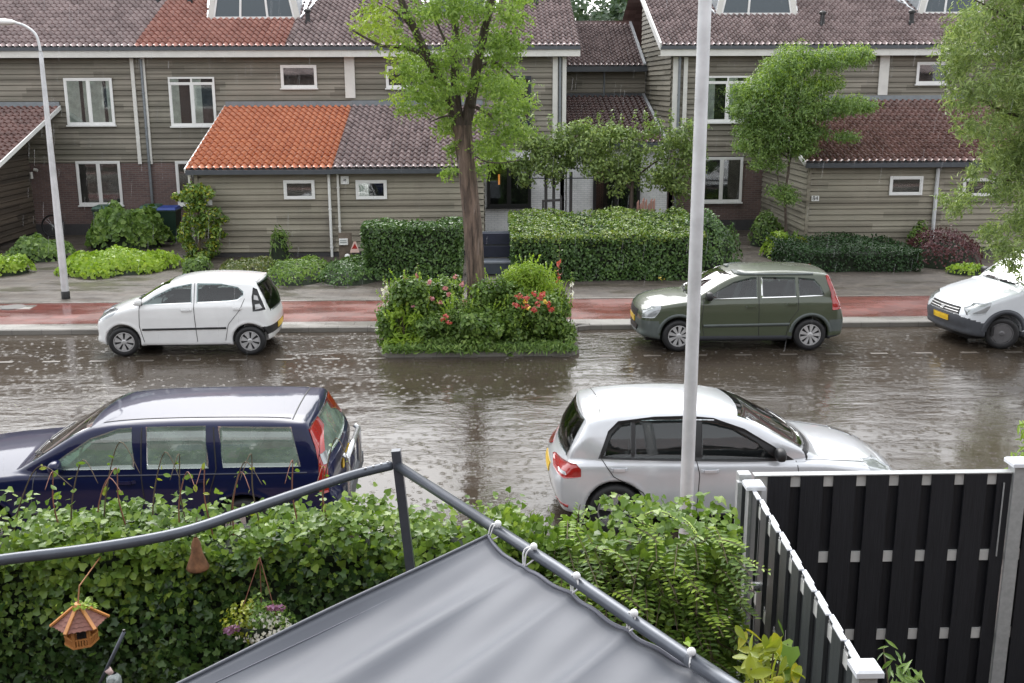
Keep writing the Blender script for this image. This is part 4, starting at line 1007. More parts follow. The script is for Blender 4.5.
for sg in (1, -1):
    c.patch('side_window', [(1.30,1.00),(1.55,1.16),(1.85,1.31),(2.17,1.385),(2.28,1.39),(2.28,1.015)], M['car_glass'], sg=sg)
    c.patch('side_window', [(2.36,1.015),(2.36,1.395),(3.0,1.38),(3.02,1.03)], M['car_glass'], sg=sg)
    c.patch('side_window', [(3.07,1.03),(3.06,1.378),(3.36,1.35),(3.48,1.22),(3.56,1.05)], M['car_glass'], sg=sg)
    c.line('door_seam', [(1.28,.98),(1.24,.6),(1.30,.30)], .010, SEAM, sg=sg); c.line('door_seam', [(2.32,1.40),(2.31,.9),(2.33,.30)], .010, SEAM, sg=sg)
    c.line('door_seam', [(3.05,1.02),(3.06,.80),(2.90,.58),(2.85,.30)], .009, SEAM, sg=sg)
    c.line('rubbing_strip', [(1.28,.50),(2.90,.52)], .05, pg_, sg=sg, off=.014)
    c.line('roof_rail', [(1.9,1.435),(3.35,1.43)], .025, pg_, sg=sg, off=.02)
    c.patch('tail_lamp', [(3.70,.78),(3.72,.95),(3.62,1.25),(3.58,1.40),(3.65,1.42),(3.80,1.18),(3.92,.90),(3.93,.80)], M['red_lamp'], sg=sg, step=.03, off=.009)
    c.patch('headlight', [(.14,.64),(.16,.76),(.32,.85),(.50,.88),(.44,.76),(.36,.66)], M['clear_lamp'], sg=sg, off=.008, step=.03)
    for cx_ in sp['wheels']:
        a_ = np.linspace(.12, math.pi-.12, 16); c.line('arch_trim', [(cx_+.385*math.cos(q), .32+.385*math.sin(q)) for q in a_], .055, pg_, sg=sg, off=.012)
c.patch('rear_window', [(-.62,1.05),(-.54,1.38),(.54,1.38),(.62,1.05)], M['car_glass'], kind='rear')
c.patch('grille', [(-.42,.60),(-.40,.74),(.40,.74),(.42,.60)], M['black'], kind='front', off=.006)
c.patch('lower_grille', [(-.40,.34),(-.42,.46),(.42,.46),(.40,.34)], M['black'], kind='front', off=.006)
c.patch('number_plate', [(-.26,.49),(-.26,.60),(.26,.60),(.26,.49)], M['plate_yellow'], kind='front', off=.018)
c.mirror(1.36, 1.0, M['black'], .12); c.handle(2.16, .86, green); c.handle(2.92, .90, green)
c.wheels('fusion', .05); c.wiper([(1.10, -.5), (1.04, 0), (1.16, .2)]); c.wiper([(1.06, .1), (1.10, .45), (1.25, .58)])

# ---------------------------------------------------------------- white small van at the right edge, facing left
sp = dict(seats=(1.85,2.9,1.2), L=4.30, W=1.80, H=1.82, wr=.315, arch=.365, wheels=(.82, 3.48), crown=.05, nose=.13, ww=.19,
  low=[(.03,.42),(.0,.58),(.05,.74),(.14,.86),(.45,1.02),(1.05,1.17),(1.4,1.22),(4.2,1.25,'s'),(4.3,.80),(4.30,.42),(4.2,.28),(3.0,.24),(.9,.24),(.12,.27)],
  gh=[(1.05,1.10,'s'),(1.45,1.40),(1.88,1.70),(2.15,1.79),(2.8,1.83),(4.0,1.83),(4.18,1.78),(4.27,1.2,'s'),(4.27,.9,'s'),(1.3,.9,'s')],
  wz=[(.1,.82),(.24,.86),(.5,.895),(.85,.90),(1.1,.885),(1.3,.86)], gwz=[(.9,.87),(1.15,.85),(1.5,.78),(1.75,.71),(1.84,.62),(2.0,.5)],
  wx=[(-.1,.45),(.0,.62),(.10,.74),(.30,.85),(.7,.90),(4.1,.90),(4.25,.86),(4.4,.8)],
  gwx=[(.9,.66),(1.3,.80),(1.8,.88),(4.1,.88),(4.4,.84)])
whv = mat_paint('white_van_paint', (.66,.69,.72), 0, .32)
vfw = G(997, 349.5)
c = Car(sp, 'small white van with a grey bumper at the right edge, cut off by the frame', 'van', (0, 0, 0), math.pi+R(7), CG, 'parked_van')
wl_ = Matrix.Rotation(math.pi+R(7), 4, 'Z') @ Vector((2.15-.82, .86, 0)); c.root.location = (vfw.x-wl_.x+.08, vfw.y-wl_.y, 0); c.root.scale = (.985, .985, .96)
c.body(whv, .028, [('front_bumper', lambda x, y, z: (x < .50) & (z < .66-.16*np.clip(x/.5, 0, 1)), M['plastic_grey']), ('sill', lambda x, y, z: (z < .34), M['plastic_grey'])])
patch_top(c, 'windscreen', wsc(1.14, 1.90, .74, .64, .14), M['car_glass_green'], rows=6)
for sg in (1, -1):
    c.patch('side_window', [(1.42,1.16),(1.70,1.38),(2.0,1.57),(2.20,1.60),(2.38,1.60),(2.38,1.17)], M['car_glass'], sg=sg)
    c.line('door_seam', [(1.40,1.15),(1.38,.7),(1.42,.36)], .010, SEAM, sg=sg); c.line('door_seam', [(2.45,1.66),(2.45,.9),(2.45,.36)], .010, SEAM, sg=sg)
    c.line('rubbing_strip', [(1.40,.55),(2.95,.55)], .08, M['plastic_grey'], sg=sg, off=.014)
    c.patch('headlight', [(.12,.68),(.14,.80),(.30,.90),(.52,.94),(.48,.84),(.40,.72)], M['clear_lamp'], sg=sg, off=.008, step=.03)
    for cx_ in sp['wheels']:
        a_ = np.linspace(.10, math.pi-.10, 16); c.line('arch_trim', [(cx_+.42*math.cos(q), .33+.42*math.sin(q)) for q in a_], .10, M['plastic_grey'], sg=sg, off=.012)
c.patch('grille', [(-.52,.66),(-.48,.80),(.48,.80),(.52,.66)], M['black'], kind='front', off=.006)
for z_ in (.70, .75): c.line('grille_bar', [(-.48, z_), (.48, z_)], .018, M['alloy_dull'], kind='front', off=.012)
c.patch('badge', [(-.07,.72),(-.05,.69),(.05,.69),(.07,.72),(.05,.75),(-.05,.75)], M['chrome'], kind='front', off=.02)
c.patch('number_plate', [(-.26,.49),(-.26,.60),(.26,.60),(.26,.49)], M['plate_yellow'], kind='front', off=.014)
c.mirror(1.46, 1.18, M['black'], .13); c.handle(2.28, .98, M['black']); c.wheels('van', -.42)
c.wiper([(1.20, -.6), (1.14, 0), (1.22, .2)]); c.wiper([(1.16, .0), (1.22, .5), (1.36, .62)])

# ---------------------------------------------------------------- silver hatchback near side, facing right
sp = dict(seats=(1.85,2.75,1.2), L=4.20, W=1.786, H=1.48, wr=.315, arch=.352, wheels=(.88, 3.455), crown=.06, nose=.13, ww=.205,
  low=[(.04,.38),(.0,.55),(.06,.68),(.32,.81),(.80,.895),(1.20,.925),(2.4,.93),(3.6,.965),(3.98,.95),(4.10,.84),(4.19,.70),(4.20,.55),(4.15,.36),(4.0,.26),(3.0,.22),(.9,.22),(.14,.25)],
  gh=[(1.02,.92,'s'),(1.45,1.16),(1.90,1.375),(2.35,1.465),(2.9,1.485),(3.5,1.45),(3.80,1.385,'s'),(4.02,1.03),(4.02,.82,'s'),(1.3,.80,'s')],
  wz=[(.1,.83),(.24,.868),(.5,.89),(.75,.893),(.92,.868),(1.03,.83),(1.2,.78)], gwz=[(.8,.85),(1.0,.825),(1.2,.75),(1.36,.68),(1.47,.60),(1.62,.46)],
  wx=[(-.1,.40),(.0,.58),(.12,.72),(.35,.835),(.75,.893),(3.6,.893),(3.9,.86),(4.08,.78),(4.17,.68),(4.25,.5)],
  gwx=[(.9,.62),(1.25,.76),(1.8,.87),(3.4,.87),(3.8,.79),(4.05,.68)])
rw = G(614.5, 524); silver = mat_paint('silver_car_paint', (.60,.615,.64), .3, .28)
c = Car(sp, 'silver five-door hatchback on the near side, behind the white lamp post', 'car', (rw.x+(3.455-2.10)*.975, rw.y+.80, -.13), 0, CG); c.root.scale = (.975,)*3
c.body(silver, .024, [('sill', lambda x, y, z: (z < .27), M['plastic_grey'])])
patch_top(c, 'windscreen', wsc(1.12, 1.93, .72, .60, .16), M['car_glass'], rows=7)
for sg in (1, -1):
    c.patch('window_trim', [(1.36,.89),(1.62,1.07),(1.95,1.26),(2.30,1.375),(2.6,1.40),(3.0,1.395),(3.42,1.355),(3.54,1.25),(3.62,1.05),(3.66,.945),(3.0,.92),(2.0,.895)], M['black'], sg=sg, off=.004)
    c.patch('side_window', [(1.60,.93),(1.82,1.12),(2.10,1.285),(2.38,1.355),(2.44,1.36),(2.46,.935)], M['car_glass'], sg=sg, off=.009)
    c.patch('side_window', [(2.58,.94),(2.57,1.375),(3.0,1.37),(3.22,1.355),(3.24,.955)], M['car_glass'], sg=sg, off=.009)
    c.patch('side_window', [(3.28,.955),(3.27,1.35),(3.39,1.33),(3.50,1.22),(3.60,.975)], M['car_glass'], sg=sg, off=.009)
    c.line('door_seam', [(1.34,.88),(1.30,.6),(1.38,.30)], .009, SEAM, sg=sg); c.line('door_seam', [(2.52,.93),(2.48,.75),(2.50,.30)], .009, SEAM, sg=sg)
    c.line('door_seam', [(3.62,.94),(3.48,.74),(3.14,.55),(3.0,.30)], .009, SEAM, sg=sg)
    c.patch('tail_lamp', [(3.86,.74),(3.86,.83),(3.91,.88),(4.00,.87),(4.14,.81),(4.15,.73),(4.05,.70)], M['red_lamp'], sg=sg, step=.02, off=.008)
    c.patch('reversing_lamp', [(4.02,.745),(4.03,.775),(4.10,.77),(4.10,.745)], M['clear_lamp'], sg=sg, step=.02, off=.012)
    c.patch('headlight', [(.12,.60),(.14,.70),(.30,.79),(.50,.82),(.46,.76),(.32,.66)], M['clear_lamp'], sg=sg, off=.006, step=.03)
    c.line('reflector', [(4.0,.36),(4.12,.37)], .035, M['red_lamp'], sg=sg, off=.008)
c.patch('rear_window', [(-.64,1.02),(-.61,1.10),(-.54,1.34),(.54,1.34),(.61,1.10),(.64,1.02),(.56,.90),(-.56,.90)], M['car_glass'], kind='rear', rows=8)
c.patch('number_plate', [(-.26,.60),(-.26,.71),(.26,.71),(.26,.60)], M['plate_yellow'], kind='rear', off=.01)
tm = [(3.60, -.53), (3.60, .53)]
c.line('roof_seam', [(3.62, -.58), (3.59, 0), (3.62, .58)], .008, SEAM, kind='top')
c.line('bonnet_seam', [(1.22, -.76), (.9, -.73), (.5, -.66), (.28, -.5)], .008, SEAM, kind='top'); c.line('bonnet_seam', [(1.22, .76), (.9, .73), (.5, .66), (.28, .5)], .008, SEAM, kind='top')
c.patch('scuttle', [(1.02,-.70),(.98,-.4),(.965,0),(.98,.4),(1.02,.70),(1.24,.72),(1.10,0),(1.24,-.72)], M['black'], kind='top', off=.006) if False else None
patch_top(c, 'scuttle', [(1.10+.16*(y*y), y*.74) for y in np.linspace(-1, 1, 13)]+[(1.03+.17*(y*y), y*.75) for y in np.linspace(1, -1, 13)], M['black'], rows=2, off=.007)
c.mirror(1.56, .93, M['black'], .11); c.handle(2.36, .80, silver, .20); c.handle(3.42, .83, silver, .19)
c.wheels('golf'); c.wiper([(1.20, -.6), (1.12, -.1), (1.20, .15)]); c.wiper([(1.13, .0), (1.18, .45), (1.34, .62)])

M['navy_trim'] = simple('dull_blue_trim', (.06,.065,.09), .35)
# ---------------------------------------------------------------- navy estate near side, facing left
sp = dict(seats=(2.05,3.0,1.4), L=4.71, W=1.76, H=1.45, wr=.315, arch=.352, wheels=(.97, 3.63), crown=.045, nose=.09, ww=.195,
  low=[(.03,.40),(.0,.55),(.03,.72),(.14,.80),(.60,.88),(1.30,.945),(1.5,.955),(3.0,.97),(4.4,.98),(4.53,.96),(4.56,.75),(4.62,.62,'s'),(4.62,.42),(4.52,.30),(3.2,.22),(1.0,.22),(.14,.26)],
  gh=[(1.28,.92,'s'),(1.60,1.12),(1.98,1.335),(2.30,1.41),(2.9,1.44),(3.8,1.44),(4.22,1.415),(4.30,1.39,'s'),(4.55,.95),(4.55,.80,'s'),(1.5,.80,'s')],
  wz=[(.1,.82),(.24,.86),(.5,.878),(.75,.88),(.90,.862),(.98,.835),(1.2,.79)], gwz=[(.8,.84),(.96,.83),(1.2,.765),(1.37,.70),(1.45,.62),(1.6,.48)],
  wx=[(-.1,.50),(.0,.64),(.10,.74),(.35,.83),(.8,.88),(4.2,.88),(4.5,.86),(4.68,.80),(4.8,.7)],
  gwx=[(1.2,.70),(1.6,.80),(2.0,.86),(4.0,.86),(4.35,.83),(4.6,.78)])
navy = mat_paint('navy_car_paint', (.005,.008,.042), 0, .3, .9, 1.36); navy.node_tree.nodes['Principled BSDF'].inputs['Specular IOR Level'].default_value = .12
rc = G(300, 421.5, 1.375)                  # near rear corner of the roof
c = Car(sp, 'dark navy blue estate car on the near side, half hidden by the ivy hedge', 'car', (0, 0, 0), math.pi, CG)
c.root.location = (G(354, 455, .62).x-2.355-.03, rc.y+.66, -.09); c.root.scale = (1.06,)*3
c.body(navy, .026, [])
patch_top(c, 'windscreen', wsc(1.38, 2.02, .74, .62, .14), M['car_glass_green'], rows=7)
for sg in (1, -1):
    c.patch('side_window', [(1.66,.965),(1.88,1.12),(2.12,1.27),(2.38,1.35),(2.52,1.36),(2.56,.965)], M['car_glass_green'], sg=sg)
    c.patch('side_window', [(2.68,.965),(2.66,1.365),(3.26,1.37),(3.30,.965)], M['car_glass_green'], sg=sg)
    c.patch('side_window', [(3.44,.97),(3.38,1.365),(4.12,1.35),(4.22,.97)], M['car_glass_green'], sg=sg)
    c.line('door_seam', [(1.56,.95),(1.50,.6),(1.55,.30)], .009, M['plastic_grey'], sg=sg); c.line('door_seam', [(2.62,1.36),(2.62,.9),(2.66,.30)], .012, SEAM, sg=sg)
    c.line('door_seam', [(3.34,1.36),(3.37,.95),(3.28,.66),(3.2,.30)], .012, SEAM, sg=sg)
    c.line('rubbing_strip', [(1.4,.52),(3.2,.53)], .03, M['plastic_grey'], sg=sg, off=.014)
    c.line('waist_strip', [(1.50,.90),(4.28,.91)], .010, M['navy_trim'], sg=sg, off=.007)
    c.patch('tail_lamp', [(4.40,.68),(4.41,.95),(4.36,1.15),(4.29,1.32),(4.32,1.34),(4.38,1.24),(4.48,.95),(4.49,.70)], M['red_lamp'], sg=sg, step=.02, off=.009)
    c.patch('headlight', [(.04,.55),(.05,.70),(.30,.78),(.42,.78),(.36,.62)], M['clear_lamp'], sg=sg, off=.006, step=.03)
    c.patch('reversing_lamp', [(4.44,.98),(4.40,1.08),(4.44,1.08),(4.48,.98)], M['clear_lamp'], sg=sg, step=.01, off=.013)
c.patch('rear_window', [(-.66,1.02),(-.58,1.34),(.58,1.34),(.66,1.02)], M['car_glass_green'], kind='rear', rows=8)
c.patch('number_plate', [(-.26,.74),(-.26,.85),(.26,.85),(.26,.74)], M['plate_yellow'], kind='rear', off=.012)
c.box('rear_bumper', 4.46, 4.655, -.82, .82, .42, .58, M['plastic_grey'], .03)
c.line('roof_seam', [(4.12, -.60), (4.12, .60)], .012, SEAM, kind='top'); 
for sg in (.56, -.56): c.line('roof_seam', [(2.2, sg), (4.1, sg*1.02)], .014, SEAM, kind='top')
c.mirror(1.80, .95, navy, .10); c.handle(2.46, .84, navy, .19); c.handle(3.20, .85, navy, .19)
c.wheels('volvo'); c.wiper([(1.44, -.6), (1.38, -.1), (1.46, .15)]); c.wiper([(1.38, .0), (1.42, .45), (1.56, .62)])
# tow-bar carrier folded up behind the tailgate
m = MB()
for y in (-.50, .50): m.tube([(-2.26, y, .50), (-2.29, y, .55), (-2.29, y, .94), (-2.25, y, .98)], .03, 8)
m.tube([(-2.29, -.50, .94), (-2.29, .50, .94)], .03, 8)
m.build('rear_rack', M['chrome'], c.root, False, True)
# ================================================================== foliage
TPL = {
 'oval': (np.array([(0,-.5,0),(.26,-.15,.05),(.24,.2,.04),(0,.5,-.04),(-.24,.2,.04),(-.26,-.15,.05)]), np.array([(0,1,2,3),(0,3,4,5)])),
 'long': (np.array([(0,-.5,0),(.11,-.1,.03),(.09,.2,.02),(0,.55,-.08),(-.09,.2,.02),(-.11,-.1,.03)]), np.array([(0,1,2,3),(0,3,4,5)])),
 'heart': (np.array([(0,-.38,0),(.36,-.46,.06),(.46,-.1,.07),(.22,.25,.02),(0,.55,-.08),(-.22,.25,.02),(-.46,-.1,.07),(-.36,-.46,.06)]), np.array([(0,1,2,3),(0,3,4,4),(0,4,5,5),(0,5,6,7)])),
 'ivy': (np.array([(0,-.35,0),(.30,-.48,.05),(.52,-.05,.08),(.20,.12,.02),(0,.55,-.06),(-.20,.12,.02),(-.52,-.05,.08),(-.30,-.48,.05)]), np.array([(0,1,2,3),(0,3,4,4),(0,4,5,5),(0,5,6,7)])),
}
_o = [(0,-.5),(.12,-.40),(.21,-.20),(.23,.02),(.17,.25),(.08,.44),(0,.66)]
_v = [(x, y, z) for (x, y), z in zip(_o, (0,.02,.05,.06,.04,0,-.08))]; _m = [(0, y, z-.03) for y, z in ((-.42,0),(-.22,.01),(.02,.01),(.25,0),(.42,-.03))]
_vv = _v+[(-x, y, z) for x, y, z in _v[1:6]]+_m      # 0..6 right edge, 7..11 left edge, 12..16 midrib
TPL['big'] = (np.array(_vv), np.array([(0,1,12,12),(1,2,13,12),(2,3,14,13),(3,4,15,14),(4,5,16,15),(5,6,16,16),(0,12,7,7),(7,12,13,8),(8,13,14,9),(9,14,15,10),(10,15,16,11),(11,16,6,6)]))
def leaves(name, pts, nrm, size, tpl, m, parent=None, jit=.5, droop=.3, world=True):
    T, F0 = TPL[tpl]; F0 = np.array([f if f[3] != f[2] else f for f in F0]); n = len(pts)
    nn = nrm/(np.linalg.norm(nrm, axis=1, keepdims=True)+1e-9)+rng.normal(0, jit, (n, 3)); nn /= np.linalg.norm(nn, axis=1, keepdims=True)
    t = rng.normal(0, 1, (n, 3)); t[:, 2] -= droop*2; t -= nn*(t*nn).sum(1, keepdims=True); t /= np.linalg.norm(t, axis=1, keepdims=True)
    b = np.cross(t, nn); sz = np.asarray(size)*np.ones(n)
    V = pts[:, None]+sz[:, None, None]*(b[:, None]*T[None, :, 0:1]+t[:, None]*T[None, :, 1:2]+nn[:, None]*T[None, :, 2:3])
    k = len(T)
    tri = []
    for f in F0: tri += [(f[0], f[1], f[2])] + ([(f[0], f[2], f[3])] if f[3] != f[2] else [])
    tri = np.array(tri); F = (tri[None]+(np.arange(n)*k)[:, None, None]).reshape(-1, 3)
    return np_mesh(name, V.reshape(-1, 3), F, m, parent, world, smooth=(tpl == 'big'))
def boxpts(n, lo, hi, shell=.12, up=.35, lump=.06, cols='all'):
    """points in the outer layer of a clipped block"""
    lo, hi = np.array(lo, float), np.array(hi, float); d = hi-lo
    A = np.array([d[1]*d[2], d[1]*d[2], d[0]*d[2], d[0]*d[2]*.25, d[0]*d[1]]); f = rng.choice(5, n, p=A/A.sum())
    p = lo+rng.random((n, 3))*d; dep = rng.random(n)**1.6*shell
    N_ = np.zeros((n, 3))
    for k, (ax, sg) in enumerate(((0, -1), (0, 1), (1, -1), (1, 1), (2, 1))):
        q = f == k; p[q, ax] = (lo if sg < 0 else hi)[ax]-sg*dep[q]; N_[q, ax] = sg
    w = lump*(np.sin(p[:, 0]*3.1+p[:, 2]*2.3)+np.sin(p[:, 0]*7.7+1.3+p[:, 1]*5)*.5+np.sin(p[:, 2]*6.1+p[:, 0]*1.7)*.5)
    p += N_*w[:, None]; N_[:, 2] += up*.8
    return p, N_
def ballpts(n, c, r, shell=.35):
    v = rng.normal(0, 1, (n, 3)); v /= np.linalg.norm(v, axis=1, keepdims=True); rad = 1-rng.random(n)**1.5*shell
    w = 1+.12*np.sin(v[:, 0]*7+c[0]*3)+.10*np.sin(v[:, 1]*9+v[:, 2]*6+c[1])
    return np.array(c)+v*np.array(r)*(rad*w)[:, None], v+np.array([0, 0, .5])
def clumps(specs, per=420):
    P_, N_ = [], []
    for c, r in specs:
        r = np.array(r if hasattr(r, '__len__') else (r, r, r)); n = int(per*(r[0]*r[2]+r[0]*r[1])*4)+12
        a, b = ballpts(n, c, r, .55); P_.append(a); N_.append(b)
    return np.concatenate(P_), np.concatenate(N_)
def core_box(name, lo, hi, m, parent):
    mb = MB(); mb.bbox(lo[0], hi[0], lo[1], hi[1], lo[2], hi[2], .05); return mb.build(name, m, parent)
ML = {}
ML['hedge'] = mat_leaf('hedge_leaf', [(.0, (.024,.050,.016)), (.5, (.068,.135,.036)), (1, (.15,.25,.065))], .3, .15)
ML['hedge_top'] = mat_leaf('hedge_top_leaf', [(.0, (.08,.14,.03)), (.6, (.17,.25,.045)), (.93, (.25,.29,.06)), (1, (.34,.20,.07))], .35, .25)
ML['tree'] = mat_leaf('street_tree_leaf', [(.0, (.10,.17,.04)), (.5, (.21,.32,.075)), (1, (.37,.50,.13))], .4, .45, patch=.45)
ML['tree_young'] = mat_leaf('yellow_green_leaf', [(.0, (.18,.27,.04)), (1, (.36,.46,.08))], .4, .4)
ML['small_tree'] = mat_leaf('small_tree_leaf', [(.0, (.045,.09,.025)), (.5, (.135,.22,.06)), (1, (.30,.42,.12))], .4, .35, patch=.45)
ML['willow'] = mat_leaf('willow_leaf', [(.0, (.07,.11,.035)), (.5, (.21,.29,.10)), (1, (.45,.53,.24))], .4, .35, patch=.4)
ML['espalier'] = mat_leaf('espalier_leaf', [(.0, (.08,.125,.045)), (.5, (.19,.27,.085)), (1, (.36,.45,.14))], .4, .25)
ML['lime'] = mat_leaf('lime_leaf', [(.0, (.15,.25,.025)), (.5, (.25,.38,.04)), (1, (.37,.48,.07))], .35, .3)
ML['mid'] = mat_leaf('mid_green_leaf', [(.0, (.05,.10,.025)), (.5, (.13,.22,.045)), (1, (.27,.38,.09))], .35, .3)
ML['yellow'] = mat_leaf('yellow_leaf', [(.0, (.12,.17,.02)), (.6, (.26,.30,.03)), (1, (.46,.38,.04))], .35, .3)
ML['purple'] = mat_leaf('purple_leaf', [(.0, (.045,.014,.016)), (1, (.13,.045,.05))], .4, .2)
ML['dark'] = mat_leaf('dark_ground_leaf', [(.0, (.010,.030,.010)), (1, (.035,.085,.022))], .4, .15)
ML['mixed'] = mat_leaf('mixed_shrub_leaf', [(.0, (.045,.07,.02)), (.5, (.10,.14,.03)), (1, (.19,.17,.06))], .45, .25)
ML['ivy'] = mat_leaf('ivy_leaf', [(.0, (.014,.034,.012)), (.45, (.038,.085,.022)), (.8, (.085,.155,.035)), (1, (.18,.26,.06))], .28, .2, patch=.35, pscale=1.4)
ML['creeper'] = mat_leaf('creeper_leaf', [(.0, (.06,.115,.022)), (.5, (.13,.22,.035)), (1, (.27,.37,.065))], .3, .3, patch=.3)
ML['far'] = mat_leaf('far_tree_leaf', [(.0, (.035,.065,.04)), (1, (.10,.15,.09))], .6, .2, patch=.5, pscale=.5)
M['hedge_core'] = simple('twiggy_inside', (.012,.02,.008), .9, var=.4, scale=12)
def bark_mat(name, c1, c2):
    t = NT(name); n = t.noise(1.0, (16, 16, 1.6), 6, .7)
    t.set(Base_Color=t.ramp(n, [(.36, c1), (.64, c2)]), Roughness=.7); t.bump(n, 1.0, .05); return t.m
M['bark'] = bark_mat('furrowed_bark', (.035,.024,.018), (.235,.165,.125))
M['bark_dark'] = bark_mat('wet_dark_bark', (.035,.026,.02), (.10,.072,.055))
def fl_mat(name, c, c2): return mat_leaf(name, [(0, c), (1, c2)], .5, .3)
ML['pink'] = fl_mat('pink_petal', (.38,.10,.14), (.62,.32,.34)); ML['coral'] = fl_mat('coral_red_petal', (.42,.045,.055), (.66,.20,.17))
ML['white_fl'] = fl_mat('white_petal', (.65,.62,.60), (.85,.83,.80)); ML['violet'] = fl_mat('violet_petal', (.24,.09,.20), (.42,.24,.38)); ML['yel_fl'] = fl_mat('yellow_petal', (.7,.5,.05), (.85,.7,.2))

def plant(name, label, cat, base, group=None): return thing(name, base, label, cat, group)

# ---- big street tree in the planter
TY = 20.45
tb = P(476, 335, TY); T0 = plant('street_tree', 'large street tree with a furrowed brown trunk rising from the flower bed', 'tree', (tb.x, TY, PZ))
def pt(x, y, dy=0, Y=TY): v = P(x, y, Y+dy); return (v.x, v.y, v.z)
def curve(pts, n=4):
    a = catmull([(i, 0) for i in range(len(pts))], n, False) if False else None
    pts = [np.array(p, float) for p in pts]; out = []
    for i in range(len(pts)-1):
        p0 = pts[max(i-1, 0)]; p1 = pts[i]; p2 = pts[i+1]; p3 = pts[min(i+2, len(pts)-1)]
        for k in range(n):
            t = k/n; out.append(.5*((2*p1)+(-p0+p2)*t+(2*p0-5*p1+4*p2-p3)*t*t+(-p0+3*p1-3*p2+p3)*t**3))
    out.append(pts[-1]); return out
def limb(mb, pts, r0_, r1_, n=9, k=5, knobs=.04):
    c = curve(pts, k); m = len(c); rad = [r0_+(r1_-r0_)*(i/(m-1))**.9 for i in range(m)]
    rad = [r_*(1+knobs*math.sin(i*2.3+r0_*50)) for i, r_ in enumerate(rad)]
    mb.tube(c, rad, n)
mb = MB(); tr_pts = curve([(tb.x+.02, TY, PZ-.1), pt(476, 300), pt(474, 250), pt(469, 190), pt(465, 150), pt(462, 125)], 6)
base_n = len(mb.v); nseg = 18; m_ = len(tr_pts)
for i, p in enumerate(tr_pts):
    f_ = i/(m_-1); r_ = .18-.018*f_+.02*max(0, 1-f_*6)+.035*max(0, (f_-.8)*5)
    for k in range(nseg):
        t_ = 2*math.pi*k/nseg; rr_ = r_*(1+.05*math.sin(3*t_+f_*5)+.035*math.sin(7*t_-f_*9)+.02*math.sin(13*t_+f_*30))
        mb.v.append((p[0]+rr_*math.cos(t_), p[1]+rr_*math.sin(t_), p[2]))
for i in range(m_-1):
    for k in range(nseg): k2 = (k+1) % nseg; mb.f.append((base_n+i*nseg+k, base_n+i*nseg+k2, base_n+(i+1)*nseg+k2, base_n+(i+1)*nseg+k))
mb.build('trunk', M['bark'], T0, smooth=True)
limbs = [([pt(460,132), pt(446,92,-.1), pt(430,62,-.2), pt(415,30,-.3), pt(398,-8,-.4), pt(385,-60,-.5)], .105, .05),
 ([pt(432,66,-.2), pt(418,52,-.4), pt(400,47,-.6), pt(380,45,-.8), pt(352,30,-.9)], .055, .016),
 ([pt(461,130), pt(455,85,.2), pt(456,40,.3), pt(452,-10,.4), pt(450,-80,.4)], .10, .05),
 ([pt(464,135), pt(472,95,.1), pt(478,60,0), pt(488,15,-.1), pt(497,-30,-.2), pt(505,-90,-.2)], .12, .055),
 ([pt(476,70,0), pt(492,62,.3), pt(508,72,.5), pt(522,88,.6)], .045, .012), ([pt(470,105), pt(486,112,-.5), pt(500,125,-.7)], .04, .010),
 ([pt(458,118), pt(446,116,-.4), pt(430,122,-.6)], .03, .01), ([pt(416,34,-.3), pt(400,15,-.5), pt(378,2,-.6)], .035, .012),
 ([pt(468,150,-.1), pt(482,160,-.5), pt(500,163,-.7), pt(520,160,-.8)], .022, .006), ([pt(456,60,.3), pt(440,30,.6), pt(430,0,.8)], .04, .012)]
for i, (pp, a_, b_) in enumerate(limbs):
    mb = MB(); limb(mb, pp, a_, b_); mb.build('limb', M['bark_dark'] if i else M['bark_dark'], T0, smooth=True)
K = 1/50.0
sp_ = [(370,18,16),(384,30,16),(398,46,17),(362,30,10),(410,62,16),(418,92,15),(430,78,16),(405,78,9),(432,104,15),(443,60,16),(450,90,15),(420,14,14),(440,8,16),(468,12,18),(465,45,14),(490,35,16),
 (506,12,17),(502,55,18),(517,38,10),(488,82,17),(508,88,17),(522,104,12),(500,112,16),(480,122,10),(516,128,14),(498,140,12),(446,128,12),(454,148,8),(486,152,10),(506,150,10),(484,168,7),(452,170,5),(470,75,12),(395,98,6),(408,108,7),(388,14,12),
 (420,-20,22),(450,-30,24),(490,-25,24),(375,-15,18),(520,-10,16),(440,-70,34),(490,-75,34),(400,-60,26)]
C_ = []
for (x, y, r_) in sp_:
    dy = rng.uniform(-.9, .9) if y > -40 else rng.uniform(-1.2, 1.2); C_.append((pt(x, y, dy), (r_*K*1.15, r_*K*1.3, r_*K*.78)))
    C_.append((pt(x+rng.uniform(-10, 10), y+rng.uniform(-9, 9), -dy*.8), (r_*K*.9, r_*K*1.0, r_*K*.6)))
pp, nn = clumps(C_, 84)
# sprays: short rows of paired leaflets instead of single blades
def sprays(name, pp, nn, L_, k, size, tpl, m, parent, droop=.35):
    d = rng.normal(0, 1, (len(pp), 3)); d[:, 2] -= droop; d /= np.linalg.norm(d, axis=1, keepdims=True)
    q = np.concatenate([pp+d*L_*(i/k) for i in range(k)]); n2 = np.concatenate([nn]*k)
    return leaves(name, q, n2, size*rng.uniform(.7, 1.25, len(q)), tpl, m, parent, .55, .4)
yl = (pp[:, 0] < pt(400, 0)[0]) | (pp[:, 2] > pt(0, 0)[2]+.3)
sprays('crown', pp[~yl], nn[~yl], .24, 5, .068, 'oval', ML['tree'], T0)
if yl.any(): sprays('young_leaves', pp[yl][::2], nn[yl][::2], .24, 5, .068, 'oval', ML['tree_young'], T0)

